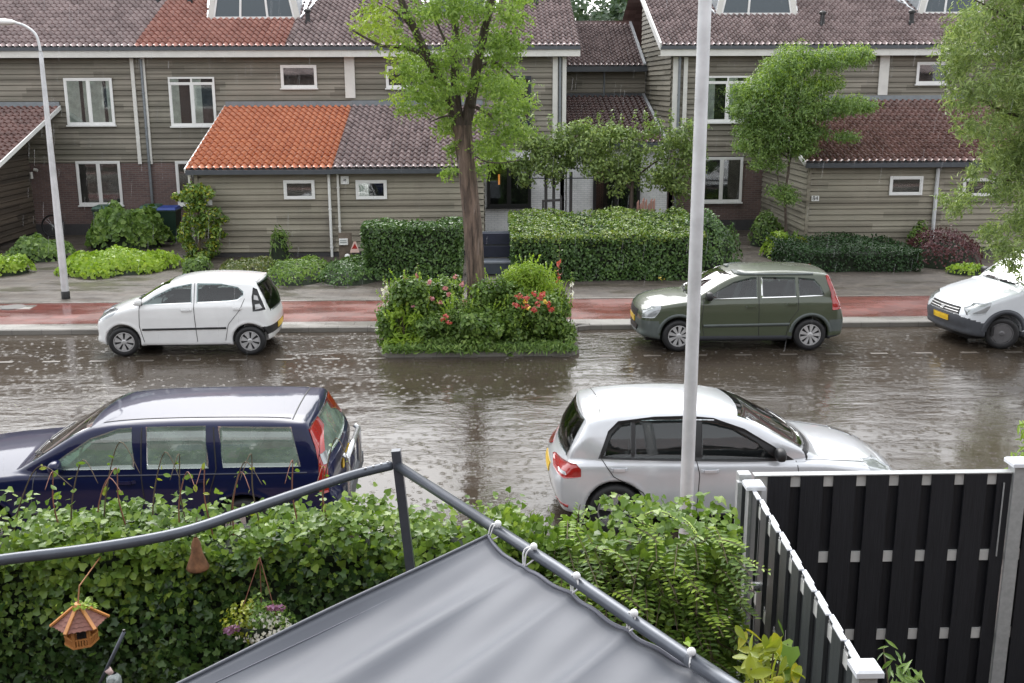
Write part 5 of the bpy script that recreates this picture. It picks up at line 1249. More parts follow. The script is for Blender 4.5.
# ---- flower bed in the planter: each plant its own thing
BG = 'plants of the flower bed round the street tree'
def bx_(x, y, z=0): v = P(x, y, TY); return v
bed = [ # px centre x, top px y, base px y(ground depth), half width px, material, tpl, leaf size, label, category
 ('leafy_shrub', 409, 277, 21.1, 24, 'mid', 'oval', .085, 'pale leafy shrub at the left end of the flower bed'),
 ('fern', 405, 310, 20.85, 17, 'lime', 'long', .16, 'bright yellow-green fern clump at the front left corner of the bed'),
 ('rose_bush', 438, 278, 21.5, 30, 'mid', 'oval', .075, 'dusty pink rose bush left of the trunk'),
 ('rose_bush', 450, 306, 21.0, 34, 'mid', 'oval', .075, 'low rose bush with dark red blooms in front of the trunk'),
 ('leafy_shrub', 468, 298, 20.95, 26, 'mid', 'long', .09, 'grassy fresh green plant at the foot of the street tree trunk'),
 ('leafy_shrub', 497, 274, 21.3, 24, 'mid', 'oval', .07, 'upright fresh green shrub right of the trunk'),
 ('leafy_shrub', 532, 262, 21.6, 30, 'lime', 'long', .09, 'tall feathery yellow-green bush at the back of the bed'),
 ('rose_bush', 532, 290, 21.1, 31, 'mid', 'oval', .075, 'rose bush with a cluster of coral red blooms on the right of the bed'),
 ('leafy_shrub', 555, 284, 21.3, 17, 'mid', 'oval', .07, 'loose shrub at the right end of the flower bed'),
 ('leafy_shrub', 495, 308, 20.9, 36, 'mid', 'heart', .075, 'dark green low shrub at the front middle of the bed')]
def bed_plant(name, x, ytop, Y, hw, mt, tp, ls, label, cat=None, group=BG, dens=1.0, base_z=PZ, n_st=7):
    c = P(x, 330, Y); zt = P(x, ytop, Y).z; k = P(x+hw, 330, Y).x-c.x; h_ = zt-base_z
    t_ = plant(name, label, cat or name.split('_')[-1], (c.x, Y, base_z), group)
    cc = []; n_b = max(14, int(k*h_*46))
    for _ in range(n_b):
        u, v = rng.uniform(-1, 1), rng.uniform(.02, 1); w_ = math.sqrt(max(0, 1-(max(0, v-.5)/.6)**2)); cc.append(((c.x+u*k*w_*.92, Y+rng.uniform(-.55, .55)*min(k, .6)*w_, base_z+v*h_*.92-.06), (k*.34+.06, k*.32+.06, h_*.13+.06)))
    p_, n_ = clumps(cc, 640*dens*(.075/ls)**1.1)
    leaves('foliage', p_, n_, ls*rng.uniform(.7, 1.3, len(p_)), tp, ML[mt], t_, .5, .15)
    S_, SN = [], []
    for _ in range(int(8+k*22)):     # loose shoots standing out of the mass
        u = rng.uniform(-1, 1); x0_, y0_ = c.x+u*k*.95, Y+rng.uniform(-.45, .3)*min(k, .6); zt_ = base_z+h_*(.75+.3*rng.random())*math.sqrt(max(.15, 1-.6*u*u)); lx = rng.uniform(-.10, .10)+u*.10
        for q in range(9): S_.append((x0_+lx*q/8, y0_+rng.uniform(-.02, .02), zt_+.24*q/8-.06)); SN.append((rng.normal(), -1, .5))
    leaves('shoots', np.array(S_), np.array(SN, float), ls*.72*rng.uniform(.6, 1.1, len(S_)), 'oval', ML['lime' if mt in ('lime', 'mid') else 'mid'], t_, .5, -.2)
    mb = MB()
    for _ in range(n_st): u = rng.uniform(-1, 1); mb.tube([(c.x+u*k*.15, Y, base_z-.02), (c.x+u*k*.5, Y+rng.uniform(-.1, .1), base_z+h_*.5), (c.x+u*k*.8, Y+rng.uniform(-.2, .2), base_z+h_*.9)], [.012, .008, .004], 5)
    mb.build('stems', M['twig'], t_)
    mb = MB(); mb.lathe([(.50, 0), (.45, h_*.25), (.3, h_*.4), (.15, h_*.48), (0, h_*.5)], 12); mb.v = [(c.x+v[0]*k, Y+.12+v[1]*min(k, .3), base_z+v[2]) for v in mb.v]; mb.build('inner_twigs', M['hedge_core'], t_, smooth=True)
    return t_, c, k, h_
def blooms(t_, px_list, Y, mt, size=.07, n=14, rad=.05):
    for (x, y) in px_list:
        c = P(x, y, Y+rng.uniform(-.08, .05)); p_, n_ = ballpts(n, (c.x, c.y, c.z), (rad, rad, rad*.8), .5)
        leaves('bloom', p_, n_, size*rng.uniform(.7, 1.1, n), 'heart', ML[mt], t_, .3, 0)
for i, b_ in enumerate(bed):
    nm, x, yt, Y, hw, mt, tp, ls, lab = b_; Y -= 1.25
    t_, c, k, h_ = bed_plant(nm, x, yt, Y, hw, mt, tp, ls, lab)
    if 'dusty' in lab: blooms(t_, [(430,282),(445,288),(432,298),(455,277),(415,306),(440,303),(448,294),(462,284)], Y-.62, 'pink', .055, 12, .055)
    if 'dark red' in lab: blooms(t_, [(446,316),(449,322),(443,320)], Y-.62, 'coral', .055, 12, .06)
    if 'coral' in lab: blooms(t_, [(519,296),(534,294),(541,298),(548,304),(525,306),(534,309),(551,309),(516,305),(538,304),(543,294),(527,298)], Y-.62, 'coral', .06, 14, .065); blooms(t_, [(525,302),(528,308),(545,302)], Y-.64, 'yel_fl', .05, 10, .045)
def spire(x, y0, y1, Y, mt, lab):
    Y -= 1.25
    a_, b_ = P(x, y1, Y), P(x+rng.uniform(-2, 2), y0, Y); t_ = plant('flower_spire', lab, 'flower', (a_.x, Y, PZ), 'tall flower spires in the bed')
    MB().tube([(a_.x, Y, PZ), (a_.x, Y, a_.z), (b_.x, Y, b_.z)], [.01, .008, .004], 5).build('stem', M['twig'], t_)
    n = 26; u = rng.random(n); p_ = np.stack([a_.x+(b_.x-a_.x)*u+rng.normal(0, .025, n), Y+rng.normal(0, .03, n), a_.z+(b_.z-a_.z)*u], 1)
    leaves('blooms', p_[u < .6], rng.normal(0, 1, (n, 3))[u < .6], .07, 'heart', ML[mt], t_, .4, 0); leaves('buds', p_[u >= .6], rng.normal(0, 1, (n, 3))[u >= .6], .05, 'oval', ML['mid'], t_, .4, 0)
spire(407, 267, 292, 21.2, 'pink', 'tall pink flower spire at the left of the bed'); spire(416, 262, 290, 21.5, 'pink', 'taller of the two flower spires left of the trunk')
spire(385, 276, 300, 21.0, 'white_fl', 'pale flower spire at the far left end of the bed'); spire(558, 240, 285, 21.4, 'coral', 'tallest flower spire, coral pink, at the right end of the bed')
spire(571, 272, 300, 21.3, 'white_fl', 'thin budding spire at the far right end of the bed')
# grass and weeds along the planter edge
xs_ = rng.uniform(PX0+.05, PX1-.05, 1500); p_ = np.stack([xs_, PY0-.13+rng.random(1500)**1.3*.45, PZ+rng.random(1500)*.13], 1)
tag(leaves('bed_grass', p_, np.tile([0, -.6, .6], (1500, 1)), .15*rng.uniform(.5, 1.2, 1500), 'long', ML['mid'], None, .5, .3), kind='stuff')

# ---- hedges in front of the white house
def hedge(label, x0, x1, yf, depth, z1, n, size, group='clipped hedges on the far pavement', mt='hedge', topm=None, lump=.05, rise=0):
    lo, hi = (x0, yf, PZ), (x1, yf+depth, z1); t_ = plant('clipped_hedge', label, 'hedge', ((x0+x1)/2, yf+depth/2, PZ), group)
    co = core_box('branches', (x0+.14, yf+.14, PZ), (x1-.14, yf+depth-.14, z1-.14), M['hedge_core'], t_)
    for v in co.data.vertices:
        if v.co.z > .3: v.co.z += rise*(v.co.y+depth/2)/depth
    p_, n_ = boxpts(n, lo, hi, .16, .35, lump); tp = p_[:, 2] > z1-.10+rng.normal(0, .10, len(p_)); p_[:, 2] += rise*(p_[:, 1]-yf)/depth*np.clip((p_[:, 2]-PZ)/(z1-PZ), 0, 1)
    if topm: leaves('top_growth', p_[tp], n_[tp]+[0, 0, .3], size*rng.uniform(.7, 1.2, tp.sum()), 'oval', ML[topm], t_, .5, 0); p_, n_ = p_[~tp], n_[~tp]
    leaves('foliage', p_, n_, size*rng.uniform(.7, 1.3, len(p_)), 'oval', ML[mt], t_, .55, .3)
    return t_
HY = G(620, 281, PZ).y
hz = P(600, 236, HY).z                       # near top edge
hx0, hx1 = P(511, 245, HY).x, P(706, 245, HY).x
Yb_ = HY
for _ in range(300):
    if P(600, 210, Yb_).z < hz: pass
    if P(600, 210, Yb_).z >= hz: Yb_ += .02
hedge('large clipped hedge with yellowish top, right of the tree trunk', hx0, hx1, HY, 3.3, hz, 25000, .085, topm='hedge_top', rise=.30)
hl = HY+.25; lz = P(420, 226, hl).z
hedge('smaller dark clipped hedge, left of the tree trunk', P(361, 245, hl).x, P(462, 245, hl).x, hl, 1.4, lz, 9500, .085)
mound_later = True

# ---- espaliered tree in front of the white wall
EY = 32.2
e0 = P(640, 215, EY); t_ = plant('espalier_tree', 'wide trained tree with dark green leaves on a trellis before the white wall', 'tree', (e0.x, EY, PZ))
cc = []
for _ in range(170):
    x = rng.uniform(512, 700); yc = 150+8*math.sin(x*.05); top_ = 133+4*math.sin(x*.13)+3*math.sin(x*.31) if x < 570 else 128+4*math.sin(x*.17); bot = 176+6*math.sin(x*.23)+4*math.sin(x*.41)
    if x > 615: bot += 14
    y = rng.uniform(top_, bot); v = P(x, y, EY+rng.uniform(-.4, .4)); cc.append(((v.x, v.y, v.z), (.34, .34, .22)))
for x in (522, 533, 548, 561, 574, 588, 600, 612, 621, 633, 646, 658, 670, 684): v = P(x+rng.uniform(-3, 3), 126+rng.uniform(-7, 6), EY); cc.append(((v.x, v.y, v.z), (.10, .12, .36)))
for _ in range(14): v = P(rng.uniform(676, 702), rng.uniform(150, 212), EY+.4); cc.append(((v.x, v.y, v.z), (.22, .2, .25)))
p_, n_ = clumps(cc, 105); leaves('foliage', p_, n_, .10*rng.uniform(.7, 1.3, len(p_)), 'oval', ML['espalier'], t_, .6, .35)
mb = MB(); a_ = P(631, 215, EY)
limb(mb, [(a_.x, EY, PZ), (a_.x, EY, a_.z), pt(633, 178, 0, EY), pt(640, 150, 0, EY)], .09, .03); limb(mb, [pt(632, 190, 0, EY), pt(600, 160, 0, EY), pt(560, 150, 0, EY), pt(525, 155, 0, EY)], .05, .012, n=6)
limb(mb, [pt(633, 180, 0, EY), pt(660, 160, 0, EY), pt(690, 160, 0, EY)], .04, .012, n=6); mb.build('trunk', M['bark_dark'], t_, smooth=True)
t_ = plant('wooden_trellis', 'dark wooden trellis posts with wires before the white wall', 'trellis', (P(560, 210, EY+.2).x, EY+.2, PZ))
for x, y0 in ((546, 172), (554, 140), (571, 172)):
    a_ = P(x, y0, EY+.2); MB().box(a_.x-.045, a_.x+.045, EY+.16, EY+.24, PZ, a_.z).build('post', simple('dark_timber', (.05,.045,.045), .7) if x == 546 else bpy.data.materials['dark_timber'], t_)
for y in (168, 178):
    a_, b_ = P(532, y, EY+.2), P(598, y, EY+.2); MB().tube([(a_.x, EY+.14, a_.z), (b_.x, EY+.14, b_.z)], .018, 6).build('rail', M['gutter'], t_)
a_, b_ = P(542, 201, EY-.3), P(562, 201, EY-.3)
t_ = plant('garden_chair', 'dark wooden garden chair back showing above the hedge', 'chair', ((a_.x+b_.x)/2, EY-.3, PZ))
MB().beam((a_.x, EY-.3, a_.z), (b_.x, EY-.3, b_.z+.03), .05, .07).build('top_rail', bpy.data.materials['dark_timber'], t_)
for x in (a_.x+.03, b_.x-.03):
    MB().box(x-.03, x+.03, EY-.33, EY-.27, PZ, b_.z+.15 if x > a_.x+.1 else a_.z).build('leg', bpy.data.materials['dark_timber'], t_); MB().box(x-.03, x+.03, EY+.07, EY+.13, PZ, PZ+.45).build('leg', bpy.data.materials['dark_timber'], t_)
MB().bbox(a_.x, b_.x, EY-.28, EY+.13, PZ+.42, PZ+.46).build('seat', bpy.data.materials['dark_timber'], t_)
# picket remnant beside the hedge top
a_ = P(590, 206, HY+2.4); b_ = P(648, 206, HY+2.4)
t_ = plant('log_edging', 'row of reddish pointed sticks behind the big hedge', 'fence', ((P(640, 206, HY+3.5).x), HY+3.5, PZ))
for i, x in enumerate(np.linspace(638, 654, 7)):
    v = P(x, 203+3*math.sin(i*2), HY+3.5); MB().tube([(v.x, HY+3.5, PZ), (v.x, HY+3.5, v.z), (v.x+.02, HY+3.5, v.z+.08)], [.035, .035, .01], 6).build('stick', simple('reddish_wood', (.28,.15,.12), .8) if i == 0 else bpy.data.materials['reddish_wood'], t_)

# ---- garden left of the orange shed
def mound(name, label, cat, cx, cy, rx, ry, h_, n, size, mt, tp, group=None, core=True, jit=.45):
    t_ = plant(name, label, cat, (cx, cy, PZ), group); th = rng.uniform(0, 2*np.pi, n); r_ = np.sqrt(rng.random(n)); w = 1+.12*np.sin(th*3+1)+.08*np.sin(th*7)
    x = cx+rx*r_*np.cos(th)*w; y = cy+ry*r_*np.sin(th)*w; z = PZ+h_*np.sqrt(np.maximum(0, 1-r_**2.6))*(1-.22*rng.random(n)**2)*(1+.13*np.sin(x*5.1+y*2)+.09*np.sin(x*11+1+y*7))+rng.uniform(-.03, .05, n)+np.where(rng.random(n) < .06, rng.uniform(0, .16, n)*min(1, h_), 0)
    n_ = np.stack([np.cos(th)*r_, np.sin(th)*r_-.2, 1.1-r_*.8], 1); leaves('foliage', np.stack([x, y, z], 1), n_, size*rng.uniform(.7, 1.3, n), tp, ML[mt], t_, jit, .15)
    if core:
        mb = MB(); q = 14; mb.lathe([(.90, 0), (.78, h_*.40), (.55, h_*.58), (.3, h_*.68), (0, h_*.70)], q); mb.v = [(cx+v[0]*rx, cy+v[1]*ry, PZ+v[2]) for v in mb.v]; mb.build('stems', M['hedge_core'], t_, smooth=True)
    return t_
mound('bushy_shrub', 'rounded dark shrub closing the right end of the big hedge', 'shrub', P(706, 262, HY+1.0).x, HY+1.0, .85, 1.0, 1.42, 4200, .085, 'hedge', 'oval')
g0 = G(118, 268, PZ); mound('ground_cover_patch', 'bright lime green mound of ground cover beside the far lamp post', 'ground cover', g0.x+.0, g0.y-.10, 1.55, 1.45, .42, 5600, .10, 'lime', 'heart')
g1 = G(128, 247, PZ); mound('broadleaf_shrub', 'broad-leaved green shrub in front of the wheelie bins', 'shrub', g1.x-.05, g1.y+.0, 1.20, .8, 1.15, 2600, .17, 'mid', 'heart')
g2 = G(30, 262, PZ); mound('leafy_shrub', 'dark leafy plant against the brown shed wall at the left edge', 'shrub', g2.x, g2.y+.6, .85, .9, .55, 1700, .12, 'small_tree', 'heart')
g2 = G(2, 275, PZ); mound('leafy_shrub', 'yellowish leafy plant in the bottom corner of the left shed', 'shrub', g2.x, g2.y+.3, .6, .6, .45, 1100, .09, 'lime', 'heart')
# climbing shrub at the corner of the orange shed
CX = P(196, 230, SHED_Y-.5).x; t_ = plant('climbing_shrub', 'tall narrow climbing shrub with yellow-green leaves at the orange shed corner', 'shrub', (CX, SHED_Y-.5, PZ))
cc = []
for _ in range(46):
    y = rng.uniform(184, 272); hw = 16 if y < 240 else 14; x = 194+rng.uniform(-1, 1)*hw+(6 if y > 205 else -2)
    v = P(x, y, SHED_Y-.5+rng.uniform(-.2, .2)); cc.append(((v.x, v.y, v.z), (.20, .18, .17)))
for (x, y) in ((218, 222), (224, 219), (216, 234), (222, 235), (180, 198), (176, 196)): v = P(x, y, SHED_Y-.45); cc.append(((v.x, v.y, v.z), (.16, .12, .10)))
p_, n_ = clumps(cc, 330); yl = rng.random(len(p_)) < .3; leaves('foliage', p_[~yl], n_[~yl], .10*rng.uniform(.7, 1.3, (~yl).sum()), 'oval', ML['mid'], t_, .55, .3); leaves('new_growth', p_[yl], n_[yl], .10*rng.uniform(.7, 1.2, yl.sum()), 'oval', ML['yellow'], t_, .55, .3)
mb = MB(); limb(mb, [(CX, SHED_Y-.5, PZ), (CX+.1, SHED_Y-.45, 1.2), (CX-.05, SHED_Y-.5, 2.4)], .05, .02, n=6); mb.build('stem', M['twig'], t_)
g3 = G(196, 278, PZ); mound('leafy_shrub', 'low green tuft at the foot of the climbing shrub', 'shrub', g3.x-.05, g3.y+.3, .38, .3, .5, 600, .09, 'small_tree', 'oval')
# low planting under the sheds
for (x0, x1, mt, lab, sz) in ((212, 262, 'mixed', 'low bronze and green ground shrub under the orange shed wall', .07), (263, 318, 'mid', 'low green shrub strip under the shed wall, right of the bronze one', .07), (319, 372, 'hedge', 'low dark shrub by the meter board and the left hedge', .075)):
    a_, b_ = G(x0, 287, PZ), G(x1, 287, PZ); cx_ = (a_.x+b_.x)/2; mound('low_shrub', lab, 'shrub', cx_, a_.y+1.3, (b_.x-a_.x)/2*1.35, 1.35, .42, 2500, sz, mt, 'oval', 'low shrubs under the shed walls')
g4 = G(272, 268, PZ); mound('leafy_shrub', 'small bright fern-like tuft against the orange shed wall', 'shrub', g4.x, SHED_Y-.7, .3, .25, .95, 260, .16, 'mid', 'long')
# right side: dark strip, purple shrub, yellow plant, rounded bushes
a_, b_ = G(797, 275, PZ), G(930, 275, PZ)
hedge('low dark green strip of evergreen under the right shed wall', a_.x, b_.x, a_.y+.3, SHED_Y-a_.y-.6, PZ+.60, 9000, .07, None, 'dark', lump=.05)
a_, b_ = G(930, 275, PZ), G(1010, 275, PZ); mound('purple_shrub', 'low purple-leaved shrub right of the downpipe', 'shrub', (a_.x+b_.x)/2, a_.y+1.7, (b_.x-a_.x)/2, 1.1, .85, 2600, .075, 'purple', 'oval')
g5 = G(941, 262, PZ); mound('leafy_shrub', 'small green weed climbing at the foot of the right downpipe', 'shrub', g5.x-.1, SHED_Y-.35, .32, .25, .95, 420, .09, 'mid', 'oval')
g5 = G(985, 277, PZ); mound('leafy_shrub', 'yellow-green tuft in front of the purple shrub', 'shrub', g5.x-.3, g5.y+.5, .5, .3, .25, 400, .09, 'lime', 'oval')
g6 = G(770, 250, PZ); mound('round_shrub', 'rounded green shrub between the brick wall and the right shed', 'shrub', P(770, 240, 31.9).x, 32.3, .55, .5, .85, 1200, .09, 'small_tree', 'oval')
mound('round_shrub', 'yellow-green leafy shrub at the corner of the right shed', 'shrub', P(783, 250, 30.0).x, 30.0, .62, .45, .62, 1200, .10, 'lime', 'oval')
t_, c, k, h_ = bed_plant('yellow_plant', 790, 236, 29.7, 11, 'yellow', 'long', .13, 'yellow shrub tips leaning on the right shed corner', 'plant', None, .7)

# ---- small tree by the right shed
SY = 29.95; sb = P(787, 240, SY)
T1 = plant('small_tree', 'slim young tree with layered bright green crown by the right shed', 'tree', (sb.x, SY, PZ))
mb = MB(); q = lambda x, y, d=0: pt(x, y, d, SY)
limb(mb, [(sb.x, SY, PZ), q(786, 225), q(785, 195), q(789, 165), q(787, 140)], .045, .03, n=7); mb.build('trunk', M['bark_dark'], T1, smooth=True)
mb = MB()
for L_ in ([q(789,165), q(800,130), q(830,105), q(860,95)], [q(787,150), q(770,120), q(750,95)], [q(787,140), q(795,100), q(800,60)], [q(790,160), q(765,140), q(740,130)], [q(785,200), q(778,180,.2), q(780,150,.3)], [q(788,145), q(815,95), q(850,65)]): limb(mb, L_, .026, .008, n=6)
mb.build('branches', M['bark_dark'], T1, smooth=True)
cc = []
for (x, y, r_, fl) in [(800,60,18,.7),(780,72,20,.6),(825,60,18,.5),(850,58,16,.5),(866,56,8,.5),(770,88,22,.5),(745,92,14,.6),(795,90,24,.5),(825,84,16,.4),(760,112,24,.5),(738,108,10,.5),(790,115,26,.5),(822,108,22,.4),(850,106,20,.3),(870,106,10,.3),(755,132,20,.5),(785,138,26,.5),(812,132,16,.4),(745,145,12,.4),(765,152,16,.4),(800,150,14,.4),(845,136,12,.25),(782,192,12,.5),(788,200,8,.5),(758,165,8,.4),(776,165,9,.4)]:
    for s_ in (-.5, .5): v = q(x+rng.uniform(-3, 3), y+rng.uniform(-2, 2), s_*rng.uniform(.4, 1.2)); cc.append((v, (r_/31., r_/34., r_/31.*(fl+.04))))
p_, n_ = clumps(cc, 130); sprays('crown', p_, n_, .20, 4, .065, 'oval', ML['small_tree'], T1, .2)
up_ = p_[:, 2] > np.percentile(p_[:, 2], 60); sprays('bright_leaves', p_[up_][::3]+[0, 0, .08], n_[up_][::3], .15, 3, .09, 'long', ML['lime'], T1, -.1)

# ---- willow-like street tree at the right edge
WY = 19.6; wb = G(1200, 332, PZ)
T2 = plant('willow_tree', 'willow-like tree with hanging narrow leaves entering at the right edge', 'tree', (13.2, 21.6, PZ))
mb = MB(); limb(mb, [(13.2, 21.6, PZ), (13.1, 21.6, 2.2), (12.8, 21.3, 4.0), (12.6, 21, 6.5)], .20, .12); mb.build('trunk', M['bark_dark'], T2, smooth=True)
w = lambda x, y, d=0: pt(x, y, d, WY)
mb = MB()
for L_ in ([(12.9,21.4,3.6), w(1060,60), w(1010,20), w(975,0)], [(13,21.5,3.0), w(1060,130), w(1000,110), w(960,85)], [(13.1,21.5,2.6), w(1070,190), w(1015,180), w(975,190)], [(12.7,21.2,5), w(1040,-40), w(990,-60)], [(13.1,21.6,2.8), (11.6,22.6,4.2), (10.9,23,4.8)], [(12.8,21.3,4.4), (14.6,21.5,6), (15.6,21.6,6.4)]): limb(mb, L_, .06, .012, n=6)
mb.build('branches', M['bark_dark'], T2, smooth=True)
cc = []
for (x, y, r_) in [(1000,10,28),(970,22,18),(955,30,10),(1010,45,26),(975,50,22),(950,48,8),(1015,80,26),(985,85,22),(960,72,14),(962,100,14),(1010,115,24),(985,125,18),(968,128,10),(1012,150,22),(990,155,14),(1018,185,20),(995,190,14),(965,197,10),(945,198,5),(960,208,8),(1015,220,20),(990,228,12),(1018,250,14),(1000,248,10),(1030,30,30),(1040,90,30),(1040,150,30),(1045,210,26),(1060,60,34),(1070,130,34),(1000,-25,34),(1050,-30,40),(1100,40,44),(1110,120,44),(1120,190,36),(1180,60,50),(1180,150,44),(958,60,10),(975,172,7),(1010,264,8),(1022,266,8)]:
    for s_ in (-1, 1):
        v = w(x+rng.uniform(-5, 5), y+rng.uniform(-4, 4), s_*rng.uniform(.1, .8)); cc.append((v, (r_/52., r_/54., r_/66.)))
p_, n_ = clumps(cc, 58); sprays('crown', p_, n_, .30, 5, .115, 'long', ML['willow'], T2, .8)

# ---- far trees seen between the roofs
for i, (x, yt_, Y, r_) in enumerate(((560, -20, 62, 3.6), (605, -25, 66, 4.2), (640, -10, 60, 3.2))):
    v = P(x, 40, Y); t_ = plant('far_tree', ['misty tree behind the gap, half hidden by the left roof', 'misty tree in the middle of the gap between the roofs', 'misty tree behind the gap, next to the right gable'][i], 'tree', (v.x, Y, PZ), 'misty trees beyond the roofs')
    MB().tube([(v.x, Y, PZ), (v.x, Y, 5.5)], [.3, .2], 8).build('trunk', M['bark_dark'], t_)
    cc = [((v.x+rng.uniform(-1, 1)*r_*.7, Y+rng.uniform(-1, 1)*2, 6.8+rng.uniform(-1, 1)*2.6), rng.uniform(.9, 1.7)) for _ in range(26)]
    p_, n_ = clumps(cc, 9); leaves('crown', p_, n_, .42*rng.uniform(.6, 1.3, len(p_)), 'oval', ML['far'], t_, .6, .2)
# ================================================================== street furniture and garden objects
def lamp_post(label, x, y, h_, r0_, r1_, head, loc_z=PZ):
    t_ = thing('lamp_post', (x, y, loc_z), label, 'lamp post', 'street lamps')
    MB().lathe([(r0_+.012, loc_z), (r0_+.012, loc_z+.16), (r0_, loc_z+.18)], 20, c=(x, y, 0)).build('base_sleeve', M['black'], t_, smooth=True)
    MB().lathe([(r0_, loc_z+.17), (r0_, loc_z+1.5), (r0_*.985, loc_z+1.52), (r1_, h_)], 24, c=(x, y, 0)).build('pole', M['metal_pole'], t_, smooth=True)
    if head:
        c_ = curve([(x, y, h_-.02), (x-.06, y-.0, h_+.35), (x-.28, y, h_+.55), (x-.50, y, h_+.62)], 5); MB().tube(c_, .03, 10).build('arm', M['metal_pole'], t_, smooth=True)
        mb = MB(); pr = [(0,.02),(.1,.07),(.3,.10),(.6,.10),(.85,.06),(.93,.0)]; n = 12
        for (u, w_) in pr:
            for k in range(n): a_ = 2*math.pi*k/n; mb.v.append((x-.45-u, y+w_*1.2*math.cos(a_), h_+.63+u*.03+w_*.75*math.sin(a_)))
        for i in range(len(pr)-1):
            for k in range(n): mb.f.append((i*n+k, i*n+(k+1) % n, (i+1)*n+(k+1) % n, (i+1)*n+k))
        mb.build('lamp_head', M['white_clean'], t_, smooth=True)
        MB().lathe([(0, 0), (.09, .01), (.10, .04)], 14, c=(x-.95, y, h_+.56)).build('lens', M['clear_lamp'], t_, smooth=True)
    return t_
lb = G(66, 298.5, PZ)
top_z = P(37, 52, lb.y).z
lamp_post('slender grey lamp post with a bent arm and white head on the left pavement', lb.x, lb.y, top_z, .085, .045, True)
NP_Y = 10.25; npx = P(686.5, 500, NP_Y)
lamp_post('tall white-grey lamp post in front of the silver car', npx.x, NP_Y, 9.0, .068, .057, True)
# wheelie bins
def bin_(label, x, y, lid, tilt=0):
    t_ = thing('wheelie_bin', (x, y, PZ), label, 'wheelie bin', 'wheelie bins behind the broad-leaved shrub')
    mb = MB(); mb.hexa([(x-.23,y-.25,PZ+.08),(x+.23,y-.25,PZ+.08),(x+.23,y+.20,PZ+.08),(x-.23,y+.20,PZ+.08),(x-.29,y-.36,PZ+1.0),(x+.29,y-.36,PZ+1.0),(x+.29,y+.30,PZ+1.0),(x-.29,y+.30,PZ+1.0)])
    mb.bbox(x-.31, x+.31, y-.38, y+.32, PZ+.97, PZ+1.02, .01); mb.build('body', simple('dark_green_bin', (.02,.045,.03), .4), t_)
    mb = MB(); mb.hexa([(x-.30,y-.39,PZ+1.02),(x+.30,y-.39,PZ+1.02),(x+.30,y+.30,PZ+1.02),(x-.30,y+.30,PZ+1.02),(x-.26,y-.34,PZ+1.09),(x+.26,y-.34,PZ+1.09),(x+.26,y+.26,PZ+1.11),(x-.26,y+.26,PZ+1.11)])
    mb.tube([(x-.22, y+.34, PZ+1.05), (x+.22, y+.34, PZ+1.05)], .018, 8); mb.build('lid', lid, t_)
    for s_ in (-1, 1): MB().lathe([(0, -.03), (.10, -.03), (.10, .03), (0, .03)], 16, 'x', c=(x+s_*.24, y+.24, PZ+.10)).build('wheel', M['rubber'], t_)
gl_ = simple('green_lid', (.03,.09,.06), .35); bl_ = simple('blue_lid', (.015,.05,.26), .35)
bY = 34.6
bin_('green wheelie bin at the left, under the brick wall window', P(106, 220, bY).x, bY, gl_); bin_('green-lidded wheelie bin in the middle, behind the shrub', P(152, 220, bY).x, bY+.1, gl_); bin_('wheelie bin with a blue lid nearest the climbing shrub', P(174, 222, bY).x, bY-.4, bl_)
# bicycle leaning against the brick wall, mostly hidden by the lamp post
by = FAC_Y-.55; bw = P(54, 233, by); r_ = .36
t_ = thing('bicycle_wheel', (bw.x, by, PZ), 'large black bicycle wheel leaning at the brick wall behind the far lamp post', 'wheel')
wmb = MB(); wmb.tube([(bw.x+r_*math.cos(a_), by, PZ+r_+r_*math.sin(a_)) for a_ in np.linspace(0, 2*math.pi, 37)], .028, 8, False); wmb.build('tyre', M['rubber'], t_, smooth=True)
mb = MB()
for a_ in np.linspace(0, 2*math.pi, 19)[:-1]: mb.tube([(bw.x, by, PZ+r_), (bw.x+r_*math.cos(a_), by, PZ+r_+r_*math.sin(a_))], .0025, 4)
mb.build('spokes', M['chrome'], t_); MB().lathe([(0, -.05), (.025, -.04), (.025, .04), (0, .05)], 10, 'y', c=(bw.x, by, PZ+r_)).build('hub', M['chrome'], t_)
# meter board with signs between the sheds and the left hedge
mY = 29.9; f_ = lambda x, y: P(x, y, mY)
t_ = thing('meter_board', (f_(348, 255).x, mY, PZ), 'weathered brown board with a white box beside the triangular warning sign', 'board')
x0, x1, z0, z1 = rectP(339, 233, 352, 268, mY); MB().box(x0, x1, mY, mY+.06, PZ, z1).build('board', simple('weathered_board', (.14,.11,.085), .8, var=.3), t_)
x0, x1, z0, z1 = rectP(339.5, 238.5, 348, 244.5, mY); wb_ = MB().box(x0, x1, mY-.10, mY-.002, z0, z1).build('white_box', M['white_clean'], t_)
for q in (.35, .65): MB().box(x0+.03, x1-.03, mY-.104, mY-.1005, z0+(z1-z0)*q, z0+(z1-z0)*q+.02).build('slot', M['grey_trim'], wb_)
t_ = thing('warning_sign', (f_(355, 255).x, mY-.1, PZ), 'red triangle warning sign on a white plate left of the small hedge', 'sign')
a_, b_ = f_(350.5, 252), f_(360, 252); tp = f_(355.2, 241); mb = MB()
mb.prism([(a_.x, a_.z), (b_.x, a_.z), (b_.x-.02, a_.z+.08), (tp.x+.03, tp.z), (tp.x-.03, tp.z), (a_.x+.02, a_.z+.08)], mY-.12, mY-.10); mb.build('plate', simple('pinkish_white_plate', (.70,.50,.44), .4), t_)
MB().prism([(a_.x+.055, a_.z+.11), (b_.x-.055, a_.z+.11), (tp.x, tp.z-.05)], mY-.128, mY-.1205).build('red_triangle', simple('sign_red', (.36,.02,.015), .4), t_)
MB().box(tp.x-.025, tp.x+.025, mY-.098, mY-.05, PZ, tp.z-.05).build('post', M['twig'], t_)
